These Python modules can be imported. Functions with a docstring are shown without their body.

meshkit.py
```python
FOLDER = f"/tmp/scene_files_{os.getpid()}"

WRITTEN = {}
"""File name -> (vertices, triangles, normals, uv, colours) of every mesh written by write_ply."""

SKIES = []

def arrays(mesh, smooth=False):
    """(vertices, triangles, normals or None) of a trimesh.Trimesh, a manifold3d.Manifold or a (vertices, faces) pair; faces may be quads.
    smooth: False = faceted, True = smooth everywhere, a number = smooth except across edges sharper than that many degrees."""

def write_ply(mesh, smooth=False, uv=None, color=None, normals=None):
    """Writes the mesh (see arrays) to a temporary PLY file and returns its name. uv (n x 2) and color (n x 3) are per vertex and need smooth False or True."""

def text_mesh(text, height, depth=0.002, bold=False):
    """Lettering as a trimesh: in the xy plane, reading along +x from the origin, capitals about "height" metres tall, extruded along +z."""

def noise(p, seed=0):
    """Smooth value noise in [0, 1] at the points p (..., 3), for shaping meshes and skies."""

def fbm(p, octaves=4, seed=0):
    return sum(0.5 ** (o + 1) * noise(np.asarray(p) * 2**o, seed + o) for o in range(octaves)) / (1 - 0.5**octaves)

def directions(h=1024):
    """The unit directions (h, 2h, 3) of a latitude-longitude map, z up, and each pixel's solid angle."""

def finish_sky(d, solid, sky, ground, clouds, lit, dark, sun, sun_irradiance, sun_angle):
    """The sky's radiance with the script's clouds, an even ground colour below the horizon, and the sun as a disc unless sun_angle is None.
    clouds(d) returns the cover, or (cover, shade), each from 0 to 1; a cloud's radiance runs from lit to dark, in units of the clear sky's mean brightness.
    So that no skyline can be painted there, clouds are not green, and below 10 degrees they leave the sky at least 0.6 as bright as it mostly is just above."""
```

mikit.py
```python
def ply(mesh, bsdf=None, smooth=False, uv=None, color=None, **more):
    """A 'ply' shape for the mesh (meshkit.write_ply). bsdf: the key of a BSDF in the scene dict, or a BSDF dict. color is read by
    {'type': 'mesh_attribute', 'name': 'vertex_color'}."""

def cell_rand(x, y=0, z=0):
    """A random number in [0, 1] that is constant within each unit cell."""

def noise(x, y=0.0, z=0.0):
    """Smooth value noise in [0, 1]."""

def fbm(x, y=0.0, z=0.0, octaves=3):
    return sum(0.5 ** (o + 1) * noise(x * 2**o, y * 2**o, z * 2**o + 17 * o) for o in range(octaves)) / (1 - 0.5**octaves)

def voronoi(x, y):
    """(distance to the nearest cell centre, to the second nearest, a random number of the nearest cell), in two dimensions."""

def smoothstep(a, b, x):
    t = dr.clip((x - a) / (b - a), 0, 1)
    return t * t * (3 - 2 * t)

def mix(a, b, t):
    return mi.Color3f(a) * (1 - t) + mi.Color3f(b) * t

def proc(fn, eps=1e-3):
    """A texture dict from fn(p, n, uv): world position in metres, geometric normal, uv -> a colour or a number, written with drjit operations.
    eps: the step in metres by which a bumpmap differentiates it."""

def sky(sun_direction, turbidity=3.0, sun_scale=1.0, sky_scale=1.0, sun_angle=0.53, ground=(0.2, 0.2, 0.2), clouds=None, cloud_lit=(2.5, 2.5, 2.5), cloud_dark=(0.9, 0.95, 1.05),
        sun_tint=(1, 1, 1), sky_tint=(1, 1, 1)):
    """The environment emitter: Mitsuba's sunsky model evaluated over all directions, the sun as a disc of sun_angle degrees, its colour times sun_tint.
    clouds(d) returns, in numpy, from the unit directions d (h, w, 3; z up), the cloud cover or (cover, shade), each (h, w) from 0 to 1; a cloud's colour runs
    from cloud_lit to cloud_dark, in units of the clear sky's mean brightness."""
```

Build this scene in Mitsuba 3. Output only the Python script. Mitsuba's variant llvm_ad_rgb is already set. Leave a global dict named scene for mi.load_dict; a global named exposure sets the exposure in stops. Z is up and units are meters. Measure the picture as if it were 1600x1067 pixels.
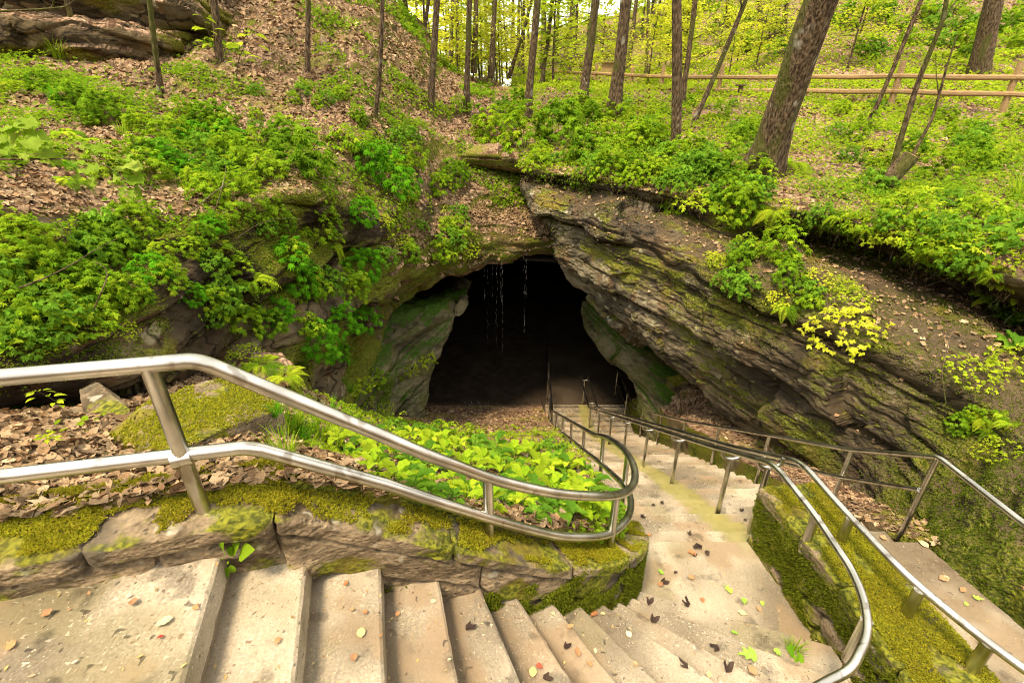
import math, numpy as np, trimesh, mitsuba as mi, drjit as dr, mikit, meshkit
from mikit import proc, cell_rand, smoothstep, mix, voronoi
from mikit import noise as tnoise, fbm as tfbm
from scipy.interpolate import PchipInterpolator, RBFInterpolator
from scipy.spatial import cKDTree
import shapely
from shapely.geometry import Polygon, LineString, Point
T = mi.ScalarTransform4f

# ------------------------------------------------------------------ camera, sky, exposure
scene, labels = {}, {}
FOC, EYE, PITCH = 720.0, 1.65, math.radians(25.0)
CP, SP = math.cos(PITCH), math.sin(PITCH)
scene['camera'] = {'type': 'perspective', 'fov': math.degrees(2 * math.atan(800 / FOC)), 'fov_axis': 'x', 'near_clip': 0.05, 'far_clip': 400.0,
                   'to_world': T().look_at(origin=[0, 0, EYE], target=[0, CP, EYE - SP], up=[0, 0, 1])}
scene['sky'] = mikit.sky([-0.25, -0.35, 0.9], turbidity=4, sun_scale=0.65, sun_angle=12.0, clouds=lambda d: 1.0, cloud_lit=(2.55, 2.48, 2.28), cloud_dark=(1.6, 1.6, 1.6), sun_tint=(1.0, 0.95, 0.82))
exposure = 2.85


def at(px, py, Y):
    """The point at forward distance Y seen at this pixel of the 1600 x 1067 photograph (how the survey of the place was taken)."""
    a, b = (px - 800) / FOC, (533.5 - py) / FOC
    return np.array([a, CP + b * SP, -SP + b * CP]) * (Y / (CP + b * SP)) + [0, 0, EYE]


def ats(rows):
    return np.array([at(*r) for r in rows])


def rng(seed):
    return np.random.default_rng(seed)


def fb(p, f=1.0, o=4, seed=0):
    return meshkit.fbm(np.asarray(p, float) * f, o, seed) * 2 - 1


def nz(p, f=1.0, seed=0):
    return meshkit.noise(np.asarray(p, float) * f, seed)


def sstep(a, b, x):
    t = np.clip((x - a) / (b - a), 0, 1)
    return t * t * (3 - 2 * t)


def number(name):
    if name not in used:
        used[name] = 0
        return name
    used[name] += 1
    return f'{name}_{used[name]:03d}'


used = {}


def thing(name, label, cat, group=None):
    k = number(name)
    labels[k] = {'label': label, 'category': cat}
    if group:
        labels[k]['group'] = group
    return k


def put(name, mesh, mat, parent=None, smooth=False, color=None, kind=None, label=None, **more):
    """One entry of the scene: a part of parent, or a thing or piece of the setting."""
    k = number(f'{parent}__{name}' if parent else name)
    scene[k] = mesh if isinstance(mesh, dict) else mikit.ply(mesh, mat, smooth=smooth, color=color, **more)
    if kind or label:
        labels.setdefault(k, {})
        if kind: labels[k]['kind'] = kind
        if label: labels[k]['label'] = label
    return k


# ------------------------------------------------------------------ materials
def P3(p):
    return mi.Float(p.x), mi.Float(p.y), mi.Float(p.z)


def litter_col(x, y, z, f):
    d1, d2, w = voronoi(x * f, (y - z * 0.6) * f)
    w2 = cell_rand(w * 997.0, 3, 1)
    c = mix((0.20, 0.115, 0.065), (0.42, 0.29, 0.20), w)
    c = mix(c, (0.085, 0.045, 0.025), smoothstep(0.62, 0.95, w2))
    return c * (0.35 + 0.65 * smoothstep(0.02, 0.3, d2 - d1))


def rock_col(x, y, z):
    a = tfbm(x * 0.9, y * 0.9, z * 1.6, 4)
    b = tfbm(x * 4.5 + 7, y * 4.5, z * 8.0 + a * 2, 4)
    s = tnoise(x * 5.0, y * 5.0, z * 0.7)
    c = mix((0.060, 0.052, 0.040), (0.29, 0.26, 0.195), smoothstep(0.30, 0.70, a * 0.55 + b * 0.45))
    c = mix(c, (0.17, 0.10, 0.045), 0.55 * smoothstep(0.56, 0.76, s))
    c = mix(c, (0.055, 0.047, 0.04), 0.75 * smoothstep(0.52, 0.70, tfbm(x * 0.7 + 31, y * 0.7, z * 0.45, 3)))
    li = tfbm(x * 6 + 3, y * 6, z * 6, 3)
    c = mix(c, (0.40, 0.40, 0.32), smoothstep(0.66, 0.76, li))
    c = mix(c, (0.02, 0.017, 0.013), 0.8 * smoothstep(0.035, 0.008, dr.abs(tfbm(x * 1.4 + 90, y * 1.4, z * 2.4, 4) - 0.5)))
    return c


def moss_col(x, y, z):
    f = tfbm(x * 55, y * 55, z * 55, 4)
    g = tfbm(x * 2.7 + 11, y * 2.7, z * 2.7, 3)
    c = mix((0.055, 0.065, 0.008), (0.25, 0.255, 0.022), smoothstep(0.28, 0.75, f))
    return mix(c, (0.19, 0.135, 0.025), 0.6 * smoothstep(0.52, 0.70, g))


def f_earth(p, n, uv):
    x, y, z = P3(p)
    nzv = dr.abs(mi.Float(n.z))
    lit = litter_col(x, y, z, 13.0)
    g = tfbm(x * 0.8, y * 0.8, z * 0.8, 4)
    soil = mix((0.05, 0.032, 0.018), (0.12, 0.08, 0.045), tfbm(x * 9, y * 9, z * 9, 3))
    c = mix(lit, soil, smoothstep(0.55, 0.70, g) * 0.7)
    c = mix(c, moss_col(x, y, z), smoothstep(0.56, 0.70, tfbm(x * 0.9 + 50, y * 0.9, z * 0.9, 4)) * 0.8)
    steep = smoothstep(0.74, 0.50, nzv + 0.25 * (tfbm(x * 3, y * 3, z * 3, 3) - 0.5))
    rk = mix(rock_col(x, y, z) * mi.Color3f(0.55, 0.46, 0.34), moss_col(x, y, z) * mi.Color3f(0.62, 0.66, 0.6), smoothstep(0.42, 0.58, tfbm(x * 1.1 + 5, y * 1.1, z * 1.1, 4) + 0.12))
    c = mix(c, rk, steep)
    return mix(c, mix((0.016, 0.012, 0.009), (0.065, 0.045, 0.028), tfbm(x * 4, y * 4, z * 4, 4)), smoothstep(12.6, 13.8, y + 0.8 * (g - 0.5)) * smoothstep(-4.5, -5.5, z))  # floor inside the mouth painted darker, roof shade put into its colour


def f_cliff(p, n, uv):
    x, y, z = P3(p)
    nzv = mi.Float(n.z)
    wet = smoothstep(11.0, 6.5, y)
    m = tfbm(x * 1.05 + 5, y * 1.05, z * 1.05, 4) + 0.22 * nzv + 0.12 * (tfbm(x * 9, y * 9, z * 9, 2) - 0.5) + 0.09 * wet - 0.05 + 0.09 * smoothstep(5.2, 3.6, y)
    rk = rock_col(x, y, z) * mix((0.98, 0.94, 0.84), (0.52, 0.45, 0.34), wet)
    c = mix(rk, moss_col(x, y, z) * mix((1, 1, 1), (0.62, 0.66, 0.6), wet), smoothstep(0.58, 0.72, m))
    soil = mix((0.030, 0.022, 0.012), (0.115, 0.080, 0.042), tfbm(x * 7, y * 7, z * 7, 4))
    soil = mix(soil, moss_col(x, y, z) * 0.55, smoothstep(0.50, 0.62, tfbm(x * 1.6 + 21, y * 1.6, z * 1.6, 4)))
    return mix(c, soil, smoothstep(0.55, 0.85, nzv + 0.25 * (tfbm(x * 2, y * 2, z * 2, 2) - 0.5)))


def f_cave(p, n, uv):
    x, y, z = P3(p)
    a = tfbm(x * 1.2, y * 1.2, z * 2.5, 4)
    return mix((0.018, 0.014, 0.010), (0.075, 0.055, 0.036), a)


def f_limb(p, n, uv):
    """Pale limestone with moss on its upper sides (the ribs inside the mouth)."""
    x, y, z = P3(p)
    a = tfbm(x * 1.0, y * 1.0, z * 2.2, 4)
    b = tfbm(x * 8, y * 8, z * 12, 3)
    c = mix((0.045, 0.038, 0.02), (0.27, 0.24, 0.14), smoothstep(0.25, 0.75, 0.6 * a + 0.4 * b))
    c = mix(c, (0.10, 0.115, 0.02), 0.6 * smoothstep(0.45, 0.65, tfbm(x * 2.2 + 33, y * 2.2, z * 2.2, 4)))
    m = 0.5 * tfbm(x * 1.7 + 9, y * 1.7, z * 1.7, 4) + 0.55 * mi.Float(n.z)
    return mix(c, mix((0.02, 0.05, 0.004), (0.09, 0.19, 0.012), tfbm(x * 30, y * 30, z * 30, 2)), smoothstep(0.56, 0.74, m))


def f_moss(p, n, uv):
    return moss_col(*P3(p))


def f_stone(p, n, uv):
    x, y, z = P3(p)
    a = tfbm(x * 5, y * 5, z * 12, 4)
    g = tfbm(x * 34, y * 34, z * 60, 4)
    c = mix((0.075, 0.055, 0.032), (0.33, 0.255, 0.165), smoothstep(0.32, 0.72, 0.6 * a + 0.4 * g))
    c = c * (0.55 + 0.85 * tfbm(x * 80, y * 80, z * 80, 3))
    c = mix(c, (0.035, 0.028, 0.02), 0.8 * smoothstep(0.60, 0.72, g))
    c = mix(c, (0.46, 0.44, 0.36), 0.5 * smoothstep(0.70, 0.78, tfbm(x * 11 + 8, y * 11, z * 11, 3)))
    c = mix(c, (0.05, 0.045, 0.035), 0.75 * smoothstep(0.52, 0.68, tfbm(x * 4 + 40, y * 4, z * 4, 4)))
    m = tfbm(x * 3.6, y * 3.6, z * 3.6, 4) + 0.22 * (tfbm(x * 22, y * 22, z * 22, 3) - 0.5) + 0.13 * mi.Float(n.z) + 0.17 * smoothstep(-0.4, -1.0, z)
    return mix(c, moss_col(x, y, z) * 0.8, smoothstep(0.55, 0.68, m))


def f_concrete(p, n, uv):
    x, y, z = P3(p)
    a = tfbm(x * 1.6, y * 1.6, z * 1.6, 4)
    c = mix((0.175, 0.146, 0.102), (0.41, 0.355, 0.268), smoothstep(0.28, 0.7, a))
    gr = tnoise(x * 160, y * 160, z * 160)
    c = c * (0.72 + 0.52 * gr)
    c = mix(c, (0.54, 0.48, 0.38), 0.7 * smoothstep(0.80, 0.90, tnoise(x * 95 + 5, y * 95, z * 95)))
    c = mix(c, (0.16, 0.105, 0.06), 0.8 * smoothstep(0.83, 0.92, tnoise(x * 70 + 9, y * 70, z * 70)))
    st = tfbm(x * 3.2 + 20, y * 3.2, z * 1.0, 4)
    c = mix(c, (0.27, 0.195, 0.12), 0.7 * smoothstep(0.50, 0.66, st)) * 0.95
    al = tfbm(x * 2.3 + 60, y * 2.3, z * 2.3, 4)
    c = mix(c, (0.15, 0.13, 0.05), 0.40 * smoothstep(0.56, 0.72, al))
    c = c * (1 - 0.45 * smoothstep(0.60, 0.75, tfbm(x * 9 + 3, y * 9, z * 9, 4))) * (1 - 0.6 * smoothstep(0.86, 0.93, tnoise(x * 42, y * 42, z * 42)))
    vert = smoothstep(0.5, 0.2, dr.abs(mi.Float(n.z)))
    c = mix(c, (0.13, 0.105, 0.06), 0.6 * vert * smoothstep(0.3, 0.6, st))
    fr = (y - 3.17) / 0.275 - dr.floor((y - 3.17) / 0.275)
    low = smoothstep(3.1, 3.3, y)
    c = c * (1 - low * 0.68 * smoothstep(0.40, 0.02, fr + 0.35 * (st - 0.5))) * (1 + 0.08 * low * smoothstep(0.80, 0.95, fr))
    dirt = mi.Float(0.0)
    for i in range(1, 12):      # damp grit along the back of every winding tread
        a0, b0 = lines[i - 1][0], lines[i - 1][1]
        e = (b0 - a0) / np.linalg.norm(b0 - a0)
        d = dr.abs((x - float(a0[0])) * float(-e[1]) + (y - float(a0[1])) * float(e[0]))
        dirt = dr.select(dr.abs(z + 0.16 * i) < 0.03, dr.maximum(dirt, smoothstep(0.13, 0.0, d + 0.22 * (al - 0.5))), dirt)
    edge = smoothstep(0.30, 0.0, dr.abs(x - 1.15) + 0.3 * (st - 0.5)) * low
    walk = smoothstep(2.6, 2.9, x) * smoothstep(3.6, 3.0, y) * (0.35 + 0.6 * smoothstep(0.35, 0.6, al))  # right walk browned and darkened, standing in for shade of cliff and trees
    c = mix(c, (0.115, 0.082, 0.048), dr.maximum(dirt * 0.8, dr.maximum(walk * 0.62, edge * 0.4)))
    band = smoothstep(0.24, 0.12, dr.abs(x - 2.40 + 0.16 * (al - 0.5) + 0.10 * smoothstep(6.0, 3.0, y) ) ) * smoothstep(2.9, 3.3, y)
    return mix(c, mix((0.27, 0.24, 0.07), (0.16, 0.16, 0.035), tfbm(x * 12, y * 12, z * 12, 3)), band * 0.75)


def f_cgrain(p, n, uv):
    x, y, z = P3(p)
    return 0.6 * tnoise(x * 150, y * 150, z * 150) + 0.4 * tnoise(x * 60, y * 60, z * 60) + 0.6 * tfbm(x * 8, y * 8, z * 8, 2)


def f_rgrain(p, n, uv):
    x, y, z = P3(p)
    return tfbm(x * 15, y * 15, z * 20, 4)


def f_mgrain(p, n, uv):
    x, y, z = P3(p)
    return tfbm(x * 45, y * 45, z * 45, 3)


def f_bark(p, n, uv):
    x, y, z = P3(p)
    a = tnoise(x * 48, y * 48, z * 11)
    b = tfbm(x * 90, y * 90, z * 40, 2)
    c = mix((0.035, 0.023, 0.014), (0.165, 0.118, 0.074), smoothstep(0.25, 0.8, 0.65 * a + 0.35 * b))
    c = mix(c, (0.34, 0.33, 0.28), 0.6 * smoothstep(0.68, 0.78, tfbm(x * 6, y * 6, z * 3, 3)))
    return mix(c, (0.075, 0.085, 0.016), 0.75 * smoothstep(0.52, 0.68, tfbm(x * 3 + 4, y * 3, z * 0.9, 3)))


def f_barkb(p, n, uv):
    x, y, z = P3(p)
    return 0.7 * tnoise(x * 48, y * 48, z * 11) + 0.3 * tfbm(x * 90, y * 90, z * 40, 2)


def f_steel(p, n, uv):
    x, y, z = P3(p)
    a = tfbm(x * 6, y * 6, z * 6, 4)
    c = mix((0.44, 0.425, 0.39), (0.66, 0.64, 0.60), smoothstep(0.3, 0.7, a))
    return mix(c, (0.20, 0.155, 0.10), 0.6 * smoothstep(0.62, 0.75, tfbm(x * 17, y * 17, z * 5, 3)))


def f_steelr(p, n, uv):
    x, y, z = P3(p)
    return 0.20 + 0.16 * tfbm(x * 9, y * 9, z * 9, 3)


def f_wood(p, n, uv):
    x, y, z = P3(p)
    a = tfbm(x * 2, y * 30, z * 40, 3)
    return mix((0.19, 0.115, 0.055), (0.42, 0.29, 0.15), a)


def mat(name, col, rough=0.9, spec=0.25, bump=None, scale=0.01, **kw):
    b = {'type': 'principled', 'base_color': proc(col) if callable(col) else {'type': 'rgb', 'value': list(col)}, 'roughness': rough, 'specular': spec, **kw}
    if bump is not None:
        b = {'type': 'bumpmap', 'arbitrary': proc(bump, 2e-3), 'scale': scale, 'bsdf': b}
    scene[name] = {'type': 'twosided', 'bsdf': b}


VC = {'type': 'mesh_attribute', 'name': 'vertex_color'}
mat('m_earth', f_earth, bump=f_mgrain, scale=0.03)
mat('m_cliff', f_cliff, rough=0.75, spec=0.35, bump=f_rgrain, scale=0.10)
mat('m_cave', f_cave, bump=f_rgrain, scale=0.05)
mat('m_limb', f_limb, bump=f_rgrain, scale=0.10)
def f_ledge(p, n, uv):
    x, y, z = P3(p)
    m = tfbm(x * 0.9 + 15, y * 0.9, z * 1.4, 4)
    c = mix(rock_col(x, y, z) * mi.Color3f(0.50, 0.42, 0.30), moss_col(x, y, z) * mi.Color3f(0.6, 0.55, 0.5), smoothstep(0.46, 0.58, m))
    return mix(c, litter_col(x, y, z, 10.0), smoothstep(0.45, 0.75, mi.Float(n.z) + 0.5 * (tfbm(x * 2, y * 2, z * 2, 3) - 0.5)))


mat('m_ledge', f_ledge, bump=f_rgrain, scale=0.06)
def f_face(p, n, uv):
    x, y, z = P3(p)
    m = tfbm(x * 1.2 + 5, y * 1.2, z * 1.2, 4) + 0.16 * (tfbm(x * 10, y * 10, z * 10, 3) - 0.5) + 0.10 * mi.Float(n.z)
    c = mix(rock_col(x, y, z) * mi.Color3f(0.62, 0.52, 0.40), (0.028, 0.020, 0.012), smoothstep(0.52, 0.66, tfbm(x * 1.6 + 70, y * 1.6, z * 1.6, 4)))
    return mix(c, moss_col(x, y, z) * mi.Color3f(0.75, 0.80, 0.7), smoothstep(0.47, 0.60, m))


mat('m_face', f_face, bump=f_rgrain, scale=0.09)
mat('m_moss', f_moss, bump=f_mgrain, scale=0.02)
def f_sgrain(p, n, uv):
    x, y, z = P3(p)
    return 0.6 * tfbm(x * 16, y * 16, z * 34, 4) + 0.4 * tfbm(x * 60, y * 60, z * 90, 3)


mat('m_stone', f_stone, bump=f_sgrain, scale=0.030)
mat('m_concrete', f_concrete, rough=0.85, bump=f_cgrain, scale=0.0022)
mat('m_bark', f_bark, bump=f_barkb, scale=0.035)
mat('m_wood', f_wood, rough=0.7, bump=f_rgrain, scale=0.004)
scene['m_steel'] = {'type': 'twosided', 'bsdf': {'type': 'principled', 'base_color': proc(f_steel), 'metallic': 1.0, 'roughness': proc(f_steelr), 'specular': 0.5}}
scene['m_leaf'] = {'type': 'principledthin', 'base_color': VC, 'roughness': 0.45, 'diff_trans': 1.05, 'eta': 1.4, 'spec_trans': 0.0}
scene['m_dead'] = {'type': 'twosided', 'bsdf': {'type': 'principled', 'base_color': VC, 'roughness': 0.8, 'specular': 0.2}}


# ------------------------------------------------------------------ terrain sheets
def net(P, nu, nv):
    """A smooth sheet through the control net P (columns x rows x 3), with nu, nv cells per net cell (numbers or lists)."""
    P = np.asarray(P, float)
    C, R = P.shape[:2]
    nu = [nu] * (C - 1) if np.isscalar(nu) else nu
    nv = [nv] * (R - 1) if np.isscalar(nv) else nv
    u = np.concatenate([i + np.arange(k) / k for i, k in enumerate(nu)] + [[C - 1]])
    v = np.concatenate([i + np.arange(k) / k for i, k in enumerate(nv)] + [[R - 1]])
    A = PchipInterpolator(np.arange(R), P, axis=1)(v)
    return PchipInterpolator(np.arange(C), A, axis=0)(u), u, v


def gnormals(G):
    n = np.cross(np.gradient(G, axis=0), np.gradient(G, axis=1))
    n /= np.linalg.norm(n, axis=-1, keepdims=True) + 1e-9
    to = np.array([0, 0, EYE]) - G
    if (n * to).sum(-1).mean() < 0:
        n = -n
    return n


def gmesh(G, flip=None):
    a, b = G.shape[:2]
    i = np.arange(a * b).reshape(a, b)
    q = np.stack([i[:-1, :-1], i[1:, :-1], i[1:, 1:], i[:-1, 1:]], -1).reshape(-1, 4)
    f = np.vstack([q[:, [0, 1, 2]], q[:, [0, 2, 3]]])
    v = G.reshape(-1, 3)
    if flip is None:
        n = np.cross(v[f[:, 1]] - v[f[:, 0]], v[f[:, 2]] - v[f[:, 0]])
        flip = (n * (np.array([0, 0, EYE]) - v[f[:, 0]])).sum(-1).sum() < 0
    return v, (f[:, ::-1] if flip else f)


def strata(P, seed=0, dip=(0.10, -0.06), fine=0.6):
    """Bedded, jointed limestone: how far each point stands proud, from about -1 to 1."""
    q = np.asarray(P, float)
    x, y, z = q[..., 0], q[..., 1], q[..., 2]
    s = z + dip[0] * x + dip[1] * y + 0.20 * fb(q, 0.4, 2, seed + 3)
    along = 0.75 * x - 0.66 * y
    out = 0
    for per, amp, wide, sd in ((1.05, 0.95, 2.2, 1), (0.42, 0.36 * fine, 3.0, 2), (0.15, 0.15 * fine, 5.0, 3)):
        t = s / per + 0.30 * fb(q, 0.7, 3, seed + sd)
        k = np.floor(t)
        fr = t - k
        sh = meshkit.noise(np.stack([k, k * 0 + 5, k * 0 + sd], -1), seed)
        cell = np.floor(along / (per * wide) + sh * 7 + 0.30 * fb(q, 1.3, 3, seed + 50 + sd))
        lay = meshkit.noise(np.stack([k, cell, k * 0 + sd], -1), seed + 9)
        prof = sstep(0.0, 0.14, fr) * (1 - 0.50 * sstep(0.3, 1.0, fr))
        out = out + amp * (prof * (0.25 + 1.3 * lay) - 0.5)
    return out + 0.75 * fb(q, 0.7, 4, seed + 20) + 0.24 * fb(q, 4.0, 4, seed + 30)


def stairplane(Y):
    return -1.92 - (0.16 / 0.275) * (np.asarray(Y, float) - 3.17)


# left hillside with its low cliff and the brow of the cave mouth; columns from left to right, rows from the foot to the far ridge
LEFT = [
    [(-1100, 760, 3.0), (-1100, 660, 3.0), (-1100, 590, 2.4), (-1100, 450, 2.7), (-1100, 400, 3.0), (-1100, 350, 3.1), (-1080, 240, 4.8), (-1050, 125, 9), (-1050, 80, 11), (-1050, -80, 17)],
    [(0, 740, 3.5), (0, 646, 3.5), (0, 588, 2.75), (0, 450, 3.2), (0, 400, 3.5), (0, 340, 3.7), (0, 240, 5.5), (0, 130, 9), (0, 80, 11.5), (0, -80, 18)],
    [(130, 730, 3.9), (135, 640, 3.9), (140, 580, 3.15), (140, 460, 3.7), (140, 400, 4.1), (140, 345, 4.5), (140, 240, 6.5), (140, 140, 9.5), (140, 85, 12), (150, -80, 18)],
    [(265, 690, 4.6), (265, 604, 4.7), (260, 555, 3.8), (260, 440, 4.1), (265, 390, 4.6), (265, 345, 5.0), (265, 250, 7), (260, 160, 9.8), (255, 100, 12.5), (270, -70, 19)],
    [(370, 630, 4.4), (370, 555, 5.1), (360, 480, 5.0), (360, 420, 5.25), (365, 375, 5.6), (365, 335, 5.7), (370, 250, 7.8), (370, 170, 10.3), (380, 100, 13), (400, -70, 20)],
    [(470, 650, 5.4), (470, 570, 6.2), (465, 480, 6.2), (460, 410, 6.5), (460, 365, 6.9), (460, 315, 6.6), (465, 240, 8.7), (475, 170, 11.2), (490, 100, 14.3), (520, -60, 22)],
    [(540, 660, 7.2), (540, 580, 8.0), (540, 500, 7.9), (540, 430, 8), (540, 385, 8.4), (545, 325, 8), (550, 250, 9.7), (560, 170, 12.3), (575, 100, 15.5), (600, -10, 24)],
    [(640, 488, 16), (588, 494, 9.2), (590, 462, 8.8), (590, 420, 8.8), (590, 385, 9.1), (595, 345, 9.1), (600, 270, 10.7), (610, 190, 13.3), (630, 110, 17.5), (660, 40, 26)],
    [(700, 432, 18), (689, 432, 11.3), (690, 415, 10.9), (690, 395, 11.1), (690, 372, 11.4), (690, 345, 11.8), (690, 295, 12.7), (690, 220, 14.8), (690, 150, 18.5), (700, 105, 27)],
    [(760, 406, 19), (763, 406, 12.5), (765, 396, 12.2), (768, 372, 12.45), (770, 345, 12.8), (770, 312, 13.3), (770, 270, 14.3), (768, 225, 16), (765, 170, 19), (750, 125, 28)],
    [(850, 400, 19), (845, 396, 12.8), (848, 388, 12.6), (845, 360, 12.8), (840, 335, 13.2), (835, 310, 13.8), (830, 272, 14.8), (830, 230, 16.5), (830, 180, 20), (820, 140, 29)],
    [(960, 430, 19), (940, 430, 13.8), (940, 410, 13.6), (935, 370, 13.8), (930, 340, 14.2), (925, 315, 14.8), (920, 280, 15.8), (915, 240, 17.5), (910, 190, 21), (900, 150, 30)],
]
PL = np.array([ats(c) for c in LEFT])
for c in (7, 8, 9, 10, 11):      # the roof of the mouth runs back level
    PL[c, 0] = PL[c, 1] + [0.4, 4.0, 0.25]
GL, uL, vL = net(PL, [26, 34, 40, 40, 40, 40, 40, 40, 36, 30, 20], [14, 34, 40, 30, 30, 40, 50, 40, 50])
wr = np.interp(vL, [0, 1, 4.4, 5.3, 6], [1, 1, 1, 0.25, 0.0])[None, :] * np.ones(len(uL))[:, None]
wr = wr * np.interp(uL, [0, 7, 8, 11], [1, 1, 0.45, 0.4])[:, None]
nL = gnormals(GL)
dL = wr * 0.30 * strata(GL, 5) + (1 - wr) * (0.26 * fb(GL, 0.8, 4, 77) + 0.07 * fb(GL, 3.0, 3, 78)) * np.clip(GL[..., 1:2] / 6, 0.4, 1.5)[..., 0]
GL = GL + nL * dL[..., None]
k5, k7 = int(np.searchsorted(vL, 5.0)), int(np.searchsorted(uL, 7.0))
put('hillside', gmesh(GL[:, k5:]), 'm_earth', smooth=True, kind='structure')
put('rock_face', gmesh(GL[:k7 + 1, :k5 + 1]), 'm_face', smooth=True, kind='structure')
put('cave_brow', gmesh(GL[k7:, :k5 + 1]), 'm_earth', smooth=True, kind='structure')

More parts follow.
